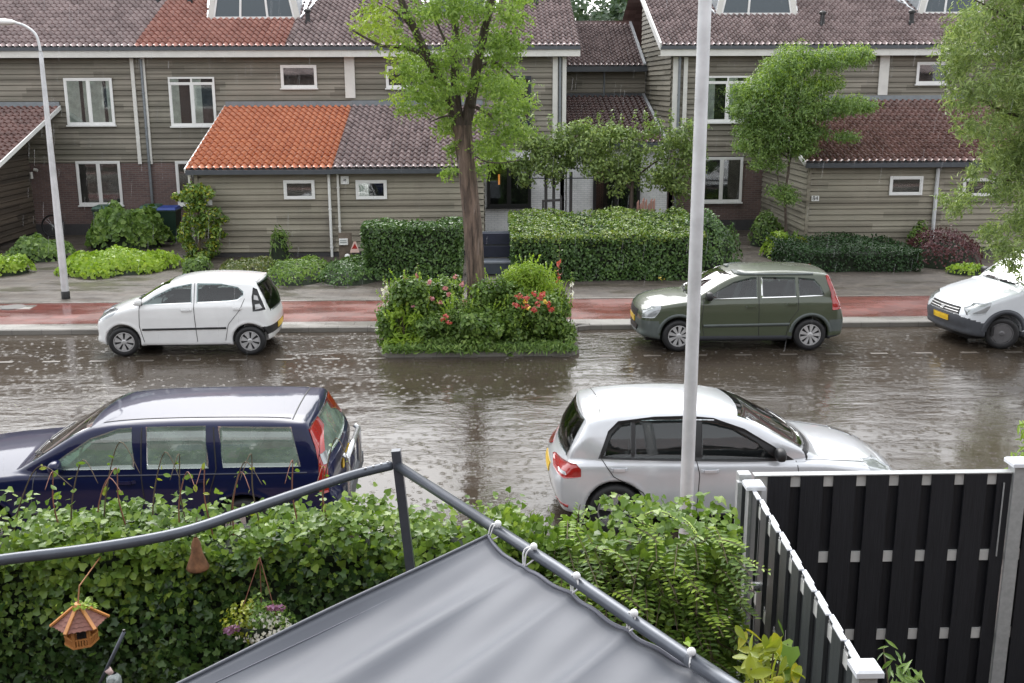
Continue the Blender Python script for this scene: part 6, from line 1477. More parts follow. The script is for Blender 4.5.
v = f_(348.5, 255.5); t_ = thing('post_light', (v.x, mY-.25, PZ), 'small white round garden light below the white box', 'garden light')
MB().lathe([(0, v.z+.09), (.06, v.z+.07), (.085, v.z), (.05, v.z-.05), (.02, v.z-.06)], 14, c=(v.x, mY-.25, 0)).build('shade', M['white_clean'], t_, smooth=True); MB().lathe([(.015, PZ), (.015, v.z-.05)], 8, c=(v.x, mY-.25, 0)).build('stem', M['twig'], t_)
# grey blue garden bench and step in the opening between the hedges
bY2 = 27.7; x0, x1 = P(470, 262, bY2).x, P(514, 262, bY2).x; zt = P(495, 262, bY2-.35).z; zk = P(495, 231.5, bY2+.35).z
bm = simple('blue_grey_paint', (.17,.19,.22), .35); bd_ = simple('blue_black_paint', (.022,.027,.05), .4)
t_ = thing('garden_bench', ((x0+x1)/2, bY2, PZ), 'dark blue and grey garden bench in the opening between the hedges', 'bench')
MB().bbox(x0, x1, bY2-.35, bY2+.28, zt-.05, zt).build('seat', bm, t_)
sh_ = (zk-zt-.03)/2
for k in range(2): MB().bbox(x0, x1, bY2+.29, bY2+.35, zt+.03+k*sh_, zt+.03+(k+1)*sh_-.04).build('back_cushion', bd_, t_)
MB().box(x0, x1, bY2+.36, bY2+.39, zt, zk).build('back_board', bm, t_)
for x in (x0, x1-.07):
    for y in (bY2-.34, bY2+.29): MB().box(x, x+.07, y, y+.06, PZ, zt-.052).build('leg', bd_, t_)
MB().box(x0+.08, x1-.10, bY2-.33, bY2-.30, PZ+.03, zt-.054).build('apron', simple('slate_blue_paint', (.07,.085,.11), .4), t_)
v = P(514, 280, HY-.35); t_ = thing('yellow_flower', (P(606, 280, HY-.35).x-0, HY-.3, PZ), 'small yellow dandelion-like flower at the foot of the big hedge', 'flower')
v = P(662, 281, HY-.3); t_.location = (v.x, HY-.3, PZ); p_, n_ = ballpts(10, (v.x, HY-.3, PZ+.12), (.10, .05, .05)); leaves('petals', p_, n_, .06, 'oval', ML['yel_fl'], t_)
MB().tube([(v.x, HY-.3, PZ), (v.x, HY-.3, PZ+.1)], .006, 5).build('stem', ML['mid'], t_)

# ================================================================== near garden
GZ = -.43
HF, HBk, HT = 6.95, 7.55, 1.80             # ivy hedge: face, back, top
hx_r = P(520, 520, HF).x
t_ = thing('ivy_hedge', (-1.9, (HF+HBk)/2, GZ), 'long ivy-covered hedge with glossy dark leaves across the bottom left', 'hedge')
xl = -7.2
core_box('branches', (xl, HF+.16, GZ), (.25, HBk-.10, HT-.16), M['hedge_core'], t_)
n = 46000; p_, n_ = boxpts(n, (xl, HF, GZ), (.3, HBk, HT), .17, .30, .07)
vis = (p_[:, 1] < HBk-.05) | (p_[:, 2] > 1.5); p_, n_ = p_[vis], n_[vis]
p_[:, 2] += np.where(p_[:, 2] > HT-.2, .05*np.sin(p_[:, 0]*4)+.04*np.sin(p_[:, 0]*11), 0)
n_[:, 1] -= .35
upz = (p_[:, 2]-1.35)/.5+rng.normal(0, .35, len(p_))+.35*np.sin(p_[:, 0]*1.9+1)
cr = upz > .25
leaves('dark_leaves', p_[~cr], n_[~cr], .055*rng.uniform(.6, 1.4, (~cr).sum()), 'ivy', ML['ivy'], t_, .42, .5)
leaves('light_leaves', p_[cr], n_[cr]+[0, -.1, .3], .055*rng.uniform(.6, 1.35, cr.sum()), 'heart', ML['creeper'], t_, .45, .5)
# loose tufts above the top line
xs_ = rng.uniform(xl, .3, 1500); p_ = np.stack([xs_, rng.uniform(HF, HBk, 1500), HT+.02+rng.random(1500)**2*.14*(1+.6*np.sin(xs_*5))], 1)
leaves('top_shoots', p_, np.tile([0, -.4, .8], (1500, 1)), .06*rng.uniform(.6, 1.2, 1500), 'heart', ML['creeper'], t_, .5, -.2)
# arching tendrils over the hedge top
tg = 'arching tendrils above the ivy hedge'
for i, (xa, xb, hh, bend) in enumerate([(8,72,46,40),(60,45,40,10),(68,98,52,24),(95,122,34,10),(100,140,70,45),(128,104,44,20),(150,180,60,32),(178,196,40,12),(188,170,58,30),(212,196,48,18),(228,262,50,24),(232,250,40,16),(262,240,58,34),(300,285,52,22),(320,352,74,-20),(330,316,46,14)]):
    a_ = P(xa, 512, HF+.3); pk = P((xa+xb)/2, 512-hh, HF+.25); e_ = P(xb, 512-hh*.55, HF+.1)
    a_.z = HT-.1
    q_ = curve([tuple(a_), tuple((a_+pk)/2+Vector((-.03, 0, .03))), tuple(pk), tuple(e_)], 6)
    t2 = thing('tendril', tuple(a_), '', 'tendril', tg); side = 'reddish' if i % 2 else 'brown'
    t2['label'] = 'thin arching tendril with small pale leaves rising above the ivy hedge top'
    MB().tube(q_, list(np.linspace(.0065, .0025, len(q_))), 5).build('stem', M['twig_red'] if i % 2 else M['twig'], t2, smooth=True)
    m2 = 4; ix = rng.integers(3, len(q_), m2); leaves('leaves', np.array([q_[k] for k in ix])+rng.normal(0, .02, (m2, 3)), rng.normal(0, 1, (m2, 3)), .055*rng.uniform(.6, 1.2, m2), 'oval', ML['yellow'] if i % 3 == 0 else ML['creeper'], t2)
TLAB = ['longest low', 'short upright']
# wisteria-like climber right of the frame corner
t_ = thing('climbing_wisteria', (1.1, 7.0, GZ), 'light green climber with compound leaves spilling over right of the ivy', 'climber')
core_box('branches', (.35, HF+.2, GZ), (1.65, HBk-.1, HT-.25), M['hedge_core'], t_)
p_, n_ = boxpts(6500, (.2, HF-.05, GZ), (1.78, HBk, HT), .3, .3, .10)
n_[:, 1] -= .3
leaves('small_leaves', p_, n_, .065*rng.uniform(.6, 1.3, len(p_)), 'heart', ML['creeper'], t_, .5, .4)
def compound(n, lo, hi, Lr, ls, mt, nm, parent, out=(.0, -1, -.2)):
    P_, N_, S_ = [], [], []; mb = MB()
    for _ in range(n):
        c = np.array(lo)+rng.random(3)*(np.array(hi)-np.array(lo)); d = np.array(out)+rng.normal(0, .55, 3); d /= np.linalg.norm(d); L_ = Lr*rng.uniform(.7, 1.2)
        sdir = np.cross(d, [0, 0, 1]); sdir /= np.linalg.norm(sdir)+1e-6; pts = []
        for k in range(8):
            u = k/7; q_ = c+d*L_*u+np.array([0, 0, -.28*L_*u*u]); pts.append(q_)
            if k:
                for s_ in (-1, 1): P_.append(q_+sdir*s_*ls*.5); N_.append(np.array([0, -.3, 1])+rng.normal(0, .2, 3)); S_.append((sdir*s_+d*.35, ls*(1-.35*u)*rng.uniform(.85, 1.15)))
        mb.tube(pts, .003, 4)
    P_, N_ = np.array(P_), np.array(N_); T, F0 = TPL['long']; tt = np.array([s[0] for s in S_]); tt /= np.linalg.norm(tt, axis=1, keepdims=True); N_ /= np.linalg.norm(N_, axis=1, keepdims=True)
    N_ -= tt*(N_*tt).sum(1, keepdims=True); N_ /= np.linalg.norm(N_, axis=1, keepdims=True); bb = np.cross(tt, N_); sz = np.array([s[1] for s in S_])
    V = P_[:, None]+sz[:, None, None]*(bb[:, None]*T[None, :, 0:1]*1.7+tt[:, None]*T[None, :, 1:2]+N_[:, None]*T[None, :, 2:3])
    tri = np.array([(0,1,2),(0,2,3),(0,3,4),(0,4,5)]); F = (tri[None]+(np.arange(len(P_))*6)[:, None, None]).reshape(-1, 3)
    np_mesh(nm, V.reshape(-1, 3), F, ML[mt], parent); mb.build('leaf_stalks', M['twig'], parent)
compound(230, (.45, HF-.15, .55), (1.72, HF+.25, HT+.05), .28, .068, 'creeper', 'compound_leaves', t_, (.1, -1, -.3))
compound(60, (.5, HF-.2, 1.25), (1.75, HF+.3, HT+.10), .28, .065, 'lime', 'young_compound_leaves', t_, (.2, -.7, .25))
compound(60, (1.45, HF-.1, .5), (1.80, HF+.2, 1.7), .28, .085, 'mid', 'dark_compound_leaves', t_, (.45, -.5, -.5))
# broad yellow-green shrub and shoots at the bottom
def big_leaf_plant(label, px, ytop, Y, hw, n, ls, mt, name='broadleaf_plant', tp='heart', jit=.3):
    c = P(px, 683, Y); zt = P(px, ytop, Y).z; k = P(px+hw, 683, Y).x-c.x; t_ = thing(name, (c.x, Y, GZ), label, 'plant')
    u = rng.uniform(-1, 1, n); v = rng.random(n)**.6; pts = np.stack([c.x+u*k*(1.1-v*.75), Y+rng.uniform(-.2, .2, n), zt-.55*(1-v)-.02], 1); nn_ = np.stack([u, -.5+0*u, .9+0*u], 1)
    leaves('leaves', pts, nn_, ls*rng.uniform(.6, 1.2, n), tp, ML[mt], t_, jit, .5)
    mb = MB()
    for _ in range(6): q_ = pts[rng.integers(n)]; mb.tube([(c.x, Y, GZ), (c.x+(q_[0]-c.x)*.4, Y, zt-.5), tuple(q_)], [.01, .008, .004], 5)
    mb.build('stems', M['twig'], t_)
big_leaf_plant('yellow-green broad-leaved plant at the bottom, before the side fence', 766, 640, 4.6, 50, 120, .10, 'yellow', tp='big', jit=.65)
big_leaf_plant('tip of a taller leafy shoot above the broad yellow plant', 782, 634, 4.8, 10, 16, .09, 'mid', 'leafy_shoot')
big_leaf_plant('fresh green shoots behind the white post cap at the bottom right', 903, 652, 5.3, 26, 80, .10, 'mid', 'leafy_shoot', 'long')
big_leaf_plant('bright green shoots showing above the black fence at the right edge', 1005, 425, 9.0, 18, 150, .10, 'lime', 'leafy_shoot', 'long')
big_leaf_plant('small yellow-green leaves under the frame tube at the bottom', 690, 645, 5.2, 12, 24, .07, 'lime', 'leafy_shoot')

# ---- composite fences
fb = NT('black_composite_board'); g_ = fb.noise(4, (40, 40, 1), 3); fb.set(Base_Color=fb.ramp(g_, [(.3, (.010,.011,.014)), (.7, (.020,.021,.026))]), Roughness=.5, Specular_IOR_Level=.45); fb.bump(g_, .4, .003); FB = fb.m
fg = NT('dark_grey_composite_board'); g_ = fg.noise(4, (40, 40, 1), 3); fg.set(Base_Color=fg.ramp(g_, [(.3, (.028,.032,.034)), (.7, (.060,.066,.068))]), Roughness=.5); fg.bump(g_, .4, .003); FG = fg.m
AL = simple('grey_aluminium', (.42,.43,.43), .35, .3, scale=20)
PWH = simple('white_post_cap', (.74,.76,.80), .4)
def fence_post(parent, x, y, h_, w_=.10, cap=True, z0=GZ):
    MB().bbox(x-w_/2, x+w_/2, y-w_/2, y+w_/2, z0, h_, .004).build('post', AL, parent)
    if cap: MB().bbox(x-w_*.75, x+w_*.75, y-w_*.75, y+w_*.75, h_, h_+.04, .012).build('post_cap', PWH, parent)
FY = 8.05; ftz = P(880, 473, FY).z; fx0, fx1 = P(752, 500, FY).x, P(1008, 500, FY).x
t_ = thing('composite_fence', ((fx0+fx1)/2, FY, GZ), 'black board fence facing the house, with rows of small silver squares', 'fence')
pitch = (P(1003, 475, FY).x-P(970.5, 475, FY).x); sq = .085
xs_ = [P(991, 475, FY).x-k*pitch for k in range(9)]
edges = []
rz = [P(880, y, FY).z for y in (480, 556, 634)]; rz.append(rz[2]*2-rz[1])
right = fx1-.01
for gx in xs_+[fx0]:
    l_ = max(gx+sq/2, fx0+.01)
    if right-l_ > .02: MB().bbox(l_, right, FY-.035, FY-.012, GZ+.05, ftz-.005, .003).build('front_board', FB, t_)
    right = min(gx-sq/2, right)
    if gx <= fx0+.02: break
bx0 = fx0
for k in range(9):
    a_ = xs_[k]-.11; b_ = xs_[k]+.11
    if a_ > fx0: MB().bbox(a_, b_, FY+.012, FY+.035, GZ+.05, ftz-.005, .003).build('rear_board', FB, t_)
for z_ in rz: MB().box(fx0+.01, fx1-.01, FY-.010, FY+.010, z_-.045, z_+.045).build('rail', simple('light_aluminium_rail', (.60,.60,.58), .4, .1) if z_ == rz[0] else bpy.data.materials['light_aluminium_rail'], t_)
MB().box(fx0, fx1, FY-.040, FY+.040, ftz-.003, ftz+.006).build('top_cap', AL, t_)
MB().tube([(fx1-.07, FY-.045, ftz-.08), (fx1-.07, FY-.045, ftz-.72)], .006, 6).build('lock_rod', AL, t_)
fence_post(t_, fx1+.055, FY, ftz+.06, .11); fence_post(t_, fx0-.075, FY, ftz+.02, .10, False)
# next panel beyond the right post
t_ = thing('composite_fence', (fx1+1.0, FY-.02, GZ), 'second black fence panel right of the grey post, cut by the frame', 'fence')
for k in range(6): MB().bbox(fx1+.14+k*.28, fx1+.14+k*.28+.19, FY-.035, FY-.012, GZ+.05, ftz-.005, .003).build('front_board', FB, t_)
MB().box(fx1+.12, fx1+1.8, FY+.012, FY+.03, GZ+.05, ftz-.005).build('rear_board', FB, t_)
for z_ in rz: MB().box(fx1+.112, fx1+1.8, FY-.010, FY+.010, z_-.045, z_+.045).build('rail', bpy.data.materials['light_aluminium_rail'], t_)
fence_post(t_, fx1+1.86, FY, ftz+.05, .11)
# side fence running towards the house
sx = P(752, 490, FY-.15).x; sy0, sy1 = P(868, 660, 5.15), 0; nY = 5.15
for _ in range(200):
    if abs(P(866, 664, nY).z-(ftz+.02)) < .01: break
    nY += .01 if P(866, 664, nY).z > ftz+.02 else -.01
nx = P(866, 664, nY).x; fYs = FY-.20
ftz -= .05
t_ = thing('composite_fence', ((sx+nx)/2, (fYs+nY)/2, GZ), 'dark grey slatted side fence with a white top edge running towards the viewer', 'fence')
n = 17; dirv = Vector((nx-sx, nY-fYs, 0)); Ls = dirv.length; dirn = dirv.normalized(); nr = Vector((-dirn.y, dirn.x, 0))
if nr.x > 0: nr = -nr                       # towards the viewer's side (-x)
A_ = Vector((sx, fYs, 0))
step = (Ls-.12)/n
for k in range(n):
    a_ = A_+dirn*(.06+k*step); b_ = a_+dirn*(step*1.12 if k % 2 == 0 else step*1.3); off = nr*(.016 if k % 2 == 0 else -.016)
    o_ = MB(); th_ = nr*.011
    c = [a_+off-th_, b_+off-th_, b_+off+th_, a_+off+th_]; o_.hexa([(v.x, v.y, GZ+.05) for v in c]+[(v.x, v.y, ftz-.01+(.0 if k % 2 else .012)) for v in c]); o_.build('board', FG, t_)
    c = [a_+off*.6-th_*1.5, b_+off*.6-th_*1.5, b_+off*.6+th_*1.5, a_+off*.6+th_*1.5]; z_ = ftz-.009+(.0 if k % 2 else .014)
    o_ = MB(); o_.hexa([(v.x, v.y, z_) for v in c]+[(v.x, v.y, z_+.012) for v in c]); o_.build('wet_top_shine', PWH, t_)  # white strip painted for the wet shine on the board tops
for z_ in (ftz-.09, ftz-.80, ftz-1.5):
    a_, b_ = A_+dirn*.05, A_+dirn*(Ls-.05); o_ = MB(); th_ = nr*.010; c = [a_-th_, b_-th_, b_+th_, a_+th_]; o_.hexa([(v.x, v.y, z_-.045) for v in c]+[(v.x, v.y, z_+.045) for v in c]); o_.build('rail', bpy.data.materials['light_aluminium_rail'], t_)
fence_post(t_, sx, fYs, ftz+.02, .10); fence_post(t_, nx, nY, ftz+.02, .10)
lk = A_+dirn*.42+nr*.045
MB().lathe([(.0, -.03), (.035, -.03), (.035, .02), (.018, .03), (.018, .06), (0, .06)], 12, 'x', c=(lk.x, lk.y, ftz-.62)).build('lock', M['chrome'], t_)
# gate post and dark post at the hedge end
t_ = thing('gate_frame', (P(738, 560, FY-.05).x, FY-.05, GZ), 'dark gate leaf edge with grey post between the climber and the side fence', 'gate')
gx_ = P(737.5, 560, FY-.0).x
MB().bbox(gx_-.05, gx_-.015, FY-.09, FY-.03, GZ, ftz+.02, .004).build('frame_edge', AL, t_); MB().bbox(gx_-.012, gx_+.07, FY-.07, FY-.045, GZ, ftz-.02, .004).build('leaf', FG, t_)
v = P(716, 660, 6.9); t_ = thing('white_pot', (1.72, 6.35, GZ), 'small white plastic planter at the foot of the climber', 'planter')
MB().lathe([(0, GZ), (.16, GZ), (.20, GZ+.34), (.215, GZ+.34), (.215, GZ+.37), (.19, GZ+.37), (.18, GZ+.30), (0, GZ+.30)], 20, c=(1.72, 6.35, 0)).build('pot', PWH, t_, smooth=False)

# ---- tubular frame and canopy
PT = 2.60; fr = simple('grey_painted_tube', (.085,.095,.115), .28, .3, scale=12)
cp = Vector(P(396, 466, 6.3)); 
for _ in range(300):
    cp = Vector(P(396, 465, cp.y)); 
    if abs(cp.z-PT) < .004: break
    cp.y += .01 if cp.z > PT else -.01
t_ = thing('tube_frame', (cp.x, cp.y, GZ), 'grey tubular garden frame with a corner post and two long top tubes', 'frame')
pt_, pb_ = P(396, 450, cp.y), P(411.5, 577, cp.y); dn_ = (pb_-pt_)/(pb_.z-pt_.z); pb_ = pt_+dn_*(GZ-pt_.z); MB().beam(tuple(pb_), tuple(pt_), .056, .056, (0,1,0)).build('corner_post', fr, t_)
def atz(x, y, z): v = G(x, y, z); return (v.x, v.y, v.z)
lt = curve([(cp.x-.03, cp.y, PT), atz(351, 475.5, PT), atz(295, 494, PT), atz(240, 513, PT-.01), atz(178, 533, PT-.02), atz(89, 549, PT-.02), atz(0, 560, PT-.01), atz(-120, 578, PT), atz(-300, 600, PT)], 5)
MB().tube(lt, .029, 12).build('side_tube', fr, t_, smooth=True)
rt_ = [(cp.x+.02, cp.y-.02, PT+.0)]+[atz(x, y, PT) for x, y in ((560, 570), (640, 625), (722, 681))]; e_ = Vector(rt_[-1])+(Vector(rt_[-1])-Vector(rt_[0])).normalized()*1.6; rt_.append(tuple(e_))
MB().tube(rt_, .030, 12).build('front_tube', fr, t_, smooth=True)
sl_ = Vector(atz(690, 659, PT)); dd = (Vector(rt_[-1])-Vector(rt_[0])).normalized(); MB().tube([sl_-dd*.002, sl_+dd*.5], .034, 12).build('sleeve', fr, t_, smooth=True)
for u in (.05, .14, .25, .36): 
    v = Vector(lt[0]).lerp(Vector(lt[8]), u); MB().lathe([(0, v.z+.036), (.006, v.z+.034), (.007, v.z+.026)], 8, c=(v.x, v.y, 0)).build('screw', M['chrome'], t_)
# canopy: woven sheet hung below the tube, sagging between its ties
ties = [((488, 541), (486, 534)), ((524, 567), (527, 556)), ((572, 594), (575, 584)), ((628, 632), (632, 622)), ((694, 668), (699, 658))]
CZ = PT-.07
E_ = [np.array(atz(x, y, CZ)) for (x, y), _ in ties]; d_end = (E_[-1]-E_[-2]); E_.append(E_[-1]+d_end*1.15); E_.append(E_[-1]+d_end*1.2)
L0 = np.array(atz(487, 543, CZ)); L1 = np.array(atz(192, 683, CZ-.03)); ldir = L1-L0; L2 = L0+ldir*2.1
nu, nv = 90, 70
seg = [0]+list(np.cumsum([np.linalg.norm(b-a) for a, b in zip(E_, E_[1:])])); Lt = seg[-1]
V = []
tie_u = np.array(seg)/Lt
for j in range(nv+1):
    v = j/nv
    for i in range(nu+1):
        u = i/nu; s_ = u*Lt; base = np.array([np.interp(s_, seg, [e[k] for e in E_]) for k in range(3)])
        dt = np.min(np.abs(tie_u-u)); k = np.searchsorted(tie_u, u, 'right'); k = min(max(k, 1), len(tie_u)-1); w_ = tie_u[k]-tie_u[k-1]; f_ = (u-tie_u[k-1])/w_
        sc = math.sin(math.pi*min(max(f_, 0), 1))
        p = base+(L2-L0)*v
        inward = ldir/np.linalg.norm(ldir)
        p = p+inward*(.020*sc*(w_*Lt/.6)*max(0, 1-v*9)+.0)
        # tension folds run from each tie into the cloth and fade
        fold = 0
        for q, tu in enumerate(tie_u): fold += .018*math.exp(-((u-tu-.02*math.sin(q)*v*3)/(.010+.03*v))**2)*math.exp(-v*1.2)*(1.0, .45, .2, .6, .3, .4, .3)[q]
        sag = -.10*math.sin(math.pi*min(v*1.2, 1))*math.sin(math.pi*u)**.7-.036*sc*math.exp(-v*2.2)*min(1, .15+v*5)
        hem = .012*math.exp(-(u*Lt/.05)**2)
        p = p+np.array([0, 0, fold+sag+hem+.006*math.sin(u*37+v*9)+.004*math.sin(u*71-v*14)]); V.append(p)
V = np.array(V); F = np.array([(j*(nu+1)+i, j*(nu+1)+i+1, (j+1)*(nu+1)+i+1, (j+1)*(nu+1)+i) for j in range(nv) for i in range(nu)])
t = NT('grey_canopy_cloth'); wv = t.noise(900, (1,1,1), 1)
t.set(Base_Color=t.ramp(t.noise(1.5, (1,1,1), 3), [(.3, (.080,.087,.105)), (.7, (.098,.106,.125))]), Roughness=.5, Specular_IOR_Level=.35, Sheen_Weight=.1); t.bump(wv, .1, .0006)
t2 = thing('shade_canopy', tuple(E_[0]*[1, 1, 0]+[0, 0, GZ]), 'large taut grey fabric canopy tied under the front tube', 'canopy')
cn = np_mesh('cloth', V, F, t.m, t2, smooth=True)
if cn.data.polygons[0].normal.z < 0: cn.data.flip_normals()
md = cn.modifiers.new('thick', 'SOLIDIFY'); md.thickness = .0025
# hems
hm = simple('dark_grey_hem', (.12,.125,.155), .5)
MB().tube([tuple(V[i]+[0, 0, .003]) for i in range(0, nu+1, 1)], .011, 6).build('front_hem', hm, t2, smooth=True)
MB().tube([tuple(V[j*(nu+1)]+[0, 0, .003]) for j in range(nv+1)], .008, 6).build('side_hem', t.m, t2, smooth=True)
MB().tube([tuple(V[j*(nu+1)+1]+(V[j*(nu+1)+1]-V[j*(nu+1)])*1.2+[0, 0, .0]) for j in range(nv+1)], .003, 4).build('hem_seam', hm, t2, smooth=True)
cord = simple('white_elastic_cord', (.80,.80,.80), .5)
places = ['at the upper corner of the canopy', 'second from the upper corner of the canopy', 'in the middle of the canopy edge', 'fourth from the upper corner of the canopy', 'lowest, beside the tube sleeve']
for i, ((x, y), (bx2, by2)) in enumerate(ties):
    e = Vector(E_[i]); tubep = Vector(atz(bx2, by2, PT)); t3 = thing('elastic_tie', tuple(e), 'white elastic ball tie '+places[i], 'tie', 'elastic ties holding the canopy')
    # nearest point on tube
    a_, b_ = Vector(rt_[0]), Vector(rt_[-1]); d_ = (b_-a_).normalized(); c_ = a_+d_*((tubep-a_).dot(d_)); outw = (c_-e); outw.z = 0; outw.normalize()
    bpos = c_+Vector((0, 0, .036))+outw*.01
    MB().lathe([(.019*math.sin(q), .019*math.cos(q)) for q in np.linspace(0, math.pi, 9)], 12, c=tuple(bpos+Vector((0, 0, .01)))).build('ball', cord, t3, smooth=True)
    for s_ in (-1, 1):
        MB().tube(curve([tuple(e+d_*.006*s_), tuple(c_-outw*.036+d_*.012*s_+Vector((0, 0, .0))), tuple(c_-outw*.018+d_*.012*s_+Vector((0, 0, .032))), tuple(bpos+d_*.006*s_)], 4), .0045, 6).build('cord', cord, t3, smooth=True)
    MB().tube(curve([tuple(e), tuple(c_-Vector((0, 0, .036))), tuple(c_+outw*.036), tuple(bpos)], 4), .0045, 6).build('cord', cord, t3, smooth=True)

# ---- hanging bird feeder
by_ = HF-.45; bc = P(80, 622, by_); wdl = simple('orange_varnished_wood', (.50,.22,.07), .4, var=.15, scale=14); shg = simple('brown_bitumen_shingle', (.20,.085,.065), .7, var=.25, scale=30)
t_ = thing('bird_feeder', (bc.x, by_, bc.z-.12), 'hexagonal wooden bird feeder with shingled roof hanging before the ivy', 'bird feeder')
def hexring(r_, z, rot=.35): return [(bc.x+r_*math.cos(rot+k*math.pi/3), by_+r_*math.sin(rot+k*math.pi/3), z) for k in range(6)]
zb_ = bc.z-.145; 
def hexslab(r0_, z0, r1_, z1): m = MB(); m.v = hexring(r0_, z0)+hexring(r1_, z1); m.f = [tuple(range(6))[::-1], tuple(range(6, 12))]+[(k, (k+1) % 6, 6+(k+1) % 6, 6+k) for k in range(6)]; return m
hexslab(.108, zb_, .108, zb_+.015).build('floor', wdl, t_)
for k in range(6):
    a_, b_ = Vector(hexring(.102, zb_+.015)[k]), Vector(hexring(.102, zb_+.015)[(k+1) % 6]); m = MB(); m.beam(a_+Vector((0,0,.045)), b_+Vector((0,0,.045)), .008, .010)
    for u in np.linspace(.08, .92, 6): q_ = a_.lerp(b_, u); m.box(q_.x-.004, q_.x+.004, q_.y-.004, q_.y+.004, zb_+.015, zb_+.055)
    m.build('railing', wdl, t_)
    p0, p1 = Vector(hexring(.092, zb_+.015)[k]), Vector(hexring(.092, zb_+.155)[k]); MB().beam(p0, p1, .018, .018, (0,1,0)).build('pillar', wdl, t_)
zr0, zr1 = zb_+.145, zb_+.250; levels = 5
for k in range(6):
    m = MB()
    for l_ in range(levels):
        u0, u1 = l_/levels, (l_+1)/levels; R0, R1 = .168*(1-u0)+.035*u0, .168*(1-u1)+.035*u1; za, zb2 = zr0+(zr1-zr0)*u0, zr0+(zr1-zr0)*u1
        A0, A1 = Vector(hexring(R0, za)[k]), Vector(hexring(R0, za)[(k+1) % 6]); B0, B1 = Vector(hexring(R1, zb2)[k]), Vector(hexring(R1, zb2)[(k+1) % 6]); nn_ = 5-l_ if l_ < 4 else 2
        for q in range(nn_):
            a0, a1 = A0.lerp(A1, q/nn_), A0.lerp(A1, (q+1)/nn_); b0, b1 = B0.lerp(B1, q/nn_), B0.lerp(B1, (q+1)/nn_); mid = a0.lerp(a1, .5)+(a0.lerp(a1, .5)-b0.lerp(b1, .5))*.25; up_ = Vector((0, 0, .006))
            m.add([a0+up_, mid+up_, a1+up_, b1+up_*.3, b0+up_*.3], [(0,1,2,3,4)])
        m.add([A0, A1, B1, B0], [(0,1,2,3)])
    m.build('roof_panel', shg, t_)
    MB().beam(Vector(hexring(.182, zr0+.006)[k]), Vector(hexring(.03, zr1+.012)[k]), .022, .012).build('ridge_strip', wdl, t_)
hexslab(.045, zr1+.0, .03, zr1+.03).build('roof_cap', wdl, t_)
MB().tube([(bc.x, by_, zr1+.03), (bc.x, by_+.05, zr1+.13), (bc.x+.01, HF-.02, zr1+.16)], .005, 6).build('hanging_cord', simple('brown_cord', (.30,.14,.06), .7), t_)
MB().lathe([(.0, zb_+.02), (.03, zb_+.02), (.028, zb_+.12), (0, zb_+.12)], 10, c=(bc.x, by_, 0)).build('seed_tube', M['interior'], t_)
v = np.array([(bc.x+.02, by_-.02, zr1+.03)]); p_ = v+rng.normal(0, 1, (34, 3))*[.055, .03, .018]; p_[:, 0] += .03
t4 = thing('feeder_sprig', (bc.x+.05, by_, zr1), 'sprig of fresh light leaves lying on the bird feeder roof', 'sprig'); leaves('leaves', p_, np.tile([0, -.3, 1], (34, 1)), .035, 'oval', ML['lime'], t4)
# ---- rusty nesting pouch
v = P(197, 556, HF-.05); t_ = thing('rusty_ornament', (v.x, HF-.05, v.z-.1), 'rusty brown bell-shaped ornament hanging half inside the ivy', 'ornament')
MB().lathe([(.012, v.z+.14), (.03, v.z+.10), (.04, v.z+.02), (.07, v.z-.06), (.08, v.z-.085), (.07, v.z-.10), (0, v.z-.10)], 16, c=(v.x, HF-.05, 0)).build('bell', simple('rust', (.16,.075,.035), .85, var=.5, scale=18), t_, smooth=True)
MB().tube([(v.x, HF-.05, v.z+.14), (v.x, HF+.02, v.z+.26)], .004, 5).build('wire', M['twig'], t_)
# ---- hanging flower basket
v = P(258, 620, HF-.35); hy = HF-.35; t_ = thing('hanging_basket', (v.x, hy, v.z-.15), 'hanging basket of white and violet flowers before the hedge', 'hanging basket')
MB().lathe([(0, v.z-.16), (.08, v.z-.13), (.13, v.z-.05), (.14, v.z), (.13, v.z)], 18, c=(v.x, hy, 0)).build('basket', M['hedge_core'], t_, smooth=True)
for dx, dy_ in ((-.13, 0), (.13, 0), (0, .12)): MB().tube([(v.x+dx, hy+dy_, v.z), (v.x+.02, hy+.08, v.z+.42)], .003, 5).build('chain', M['twig_red'], t_)
p_, n_ = ballpts(800, (v.x, hy, v.z), (.22, .16, .15), .6); yl = p_[:, 0] < v.x-.03; leaves('foliage', p_[~yl], n_[~yl], .035, 'oval', ML['mid'], t_, .6); leaves('yellow_foliage', p_[yl], n_[yl], .035, 'oval', ML['yellow'], t_, .6)
p_, n_ = ballpts(260, (v.x+.05, hy-.04, v.z-.05), (.16, .14, .11), .3); n_[:, 1] -= 1; leaves('white_flowers', p_, n_, .026, 'heart', ML['white_fl'], t_, .4)
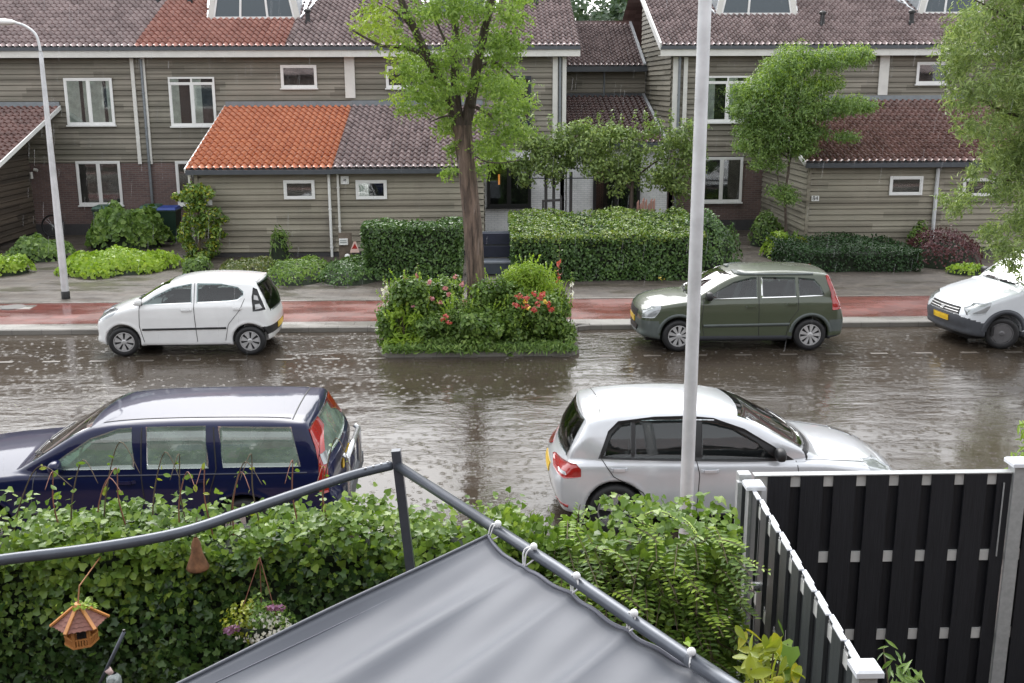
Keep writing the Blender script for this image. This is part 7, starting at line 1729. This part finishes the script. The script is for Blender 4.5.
for (x, y, n) in ((229, 631, 34), (236, 628, 20), (272, 608, 30), (279, 608, 20)):
    c = P(x, y, hy-.12); p_, n_ = ballpts(n, tuple(c), (.035, .02, .022)); leaves('violet_flowers', p_, n_+[0, -1, 0], .024, 'heart', ML['violet'], t_)
# ---- garden stake with glass ornament
a_, b_ = P(124, 632, HF-.75), P(92, 700, HF-.75); t_ = thing('garden_rod', (b_.x, b_.y, b_.z), 'slanting grey metal rod at the bottom left', 'rod')
MB().tube([tuple(a_), tuple(b_)], .012, 8).build('rod', fr, t_, smooth=True); MB().tube([tuple(a_+Vector((0, 0, .004))), tuple(a_+Vector((0, 0, .016)))], .009, 8).build('end_cap', M['black'], t_)
v = P(114, 681, HF-.75); t_ = thing('glass_ornament', (v.x, v.y, v.z-.06), 'small mottled glass lantern with a pinkish neck beside the slanting rod', 'ornament')
MB().lathe([(0, v.z-.06), (.035, v.z-.05), (.05, v.z-.01), (.045, v.z+.03), (.02, v.z+.055)], 16, c=(v.x, v.y, 0)).build('globe', simple('mottled_glass', (.32,.36,.35), .12, var=.6, scale=40, coat=1), t_, smooth=True)
MB().tube([(v.x-.01, v.y, v.z+.05), (v.x-.035, v.y, v.z+.085)], [.018, .022], 10).build('neck', simple('pinkish_ceramic', (.6,.45,.42), .3), t_, smooth=True)

# falling rain: fine translucent streaks through the air over the street
N = 1100; rx, ry = rng.uniform(-14, 16, N), rng.uniform(8.5, 33, N); rz_ = rng.uniform(.3, 8, N); ln = rng.uniform(.10, .28, N)*(.5+ry/30); wd = rng.uniform(.0010, .0020, N)*(.5+ry/24)
base_ = np.stack([rx, ry, rz_], 1); a3 = np.array([(math.cos(q), math.sin(q), 0) for q in (0, 2.094, 4.189)])
V = np.concatenate([base_[:, None]+a3[None]*wd[:, None, None], base_[:, None]+a3[None]*wd[:, None, None]+(np.stack([ln*.10, ln*0, ln], 1))[:, None]], 1).reshape(-1, 3)
F = (np.array([(0,1,4,3),(1,2,5,4),(2,0,3,5)])[None]+(np.arange(N)*6)[:, None, None]).reshape(-1, 4)
t = NT('rain_water'); t.set(Base_Color=(.85,.86,.88), Roughness=.2, Alpha=.15)
tag(np_mesh('rain', V, F, t.m), kind='stuff')
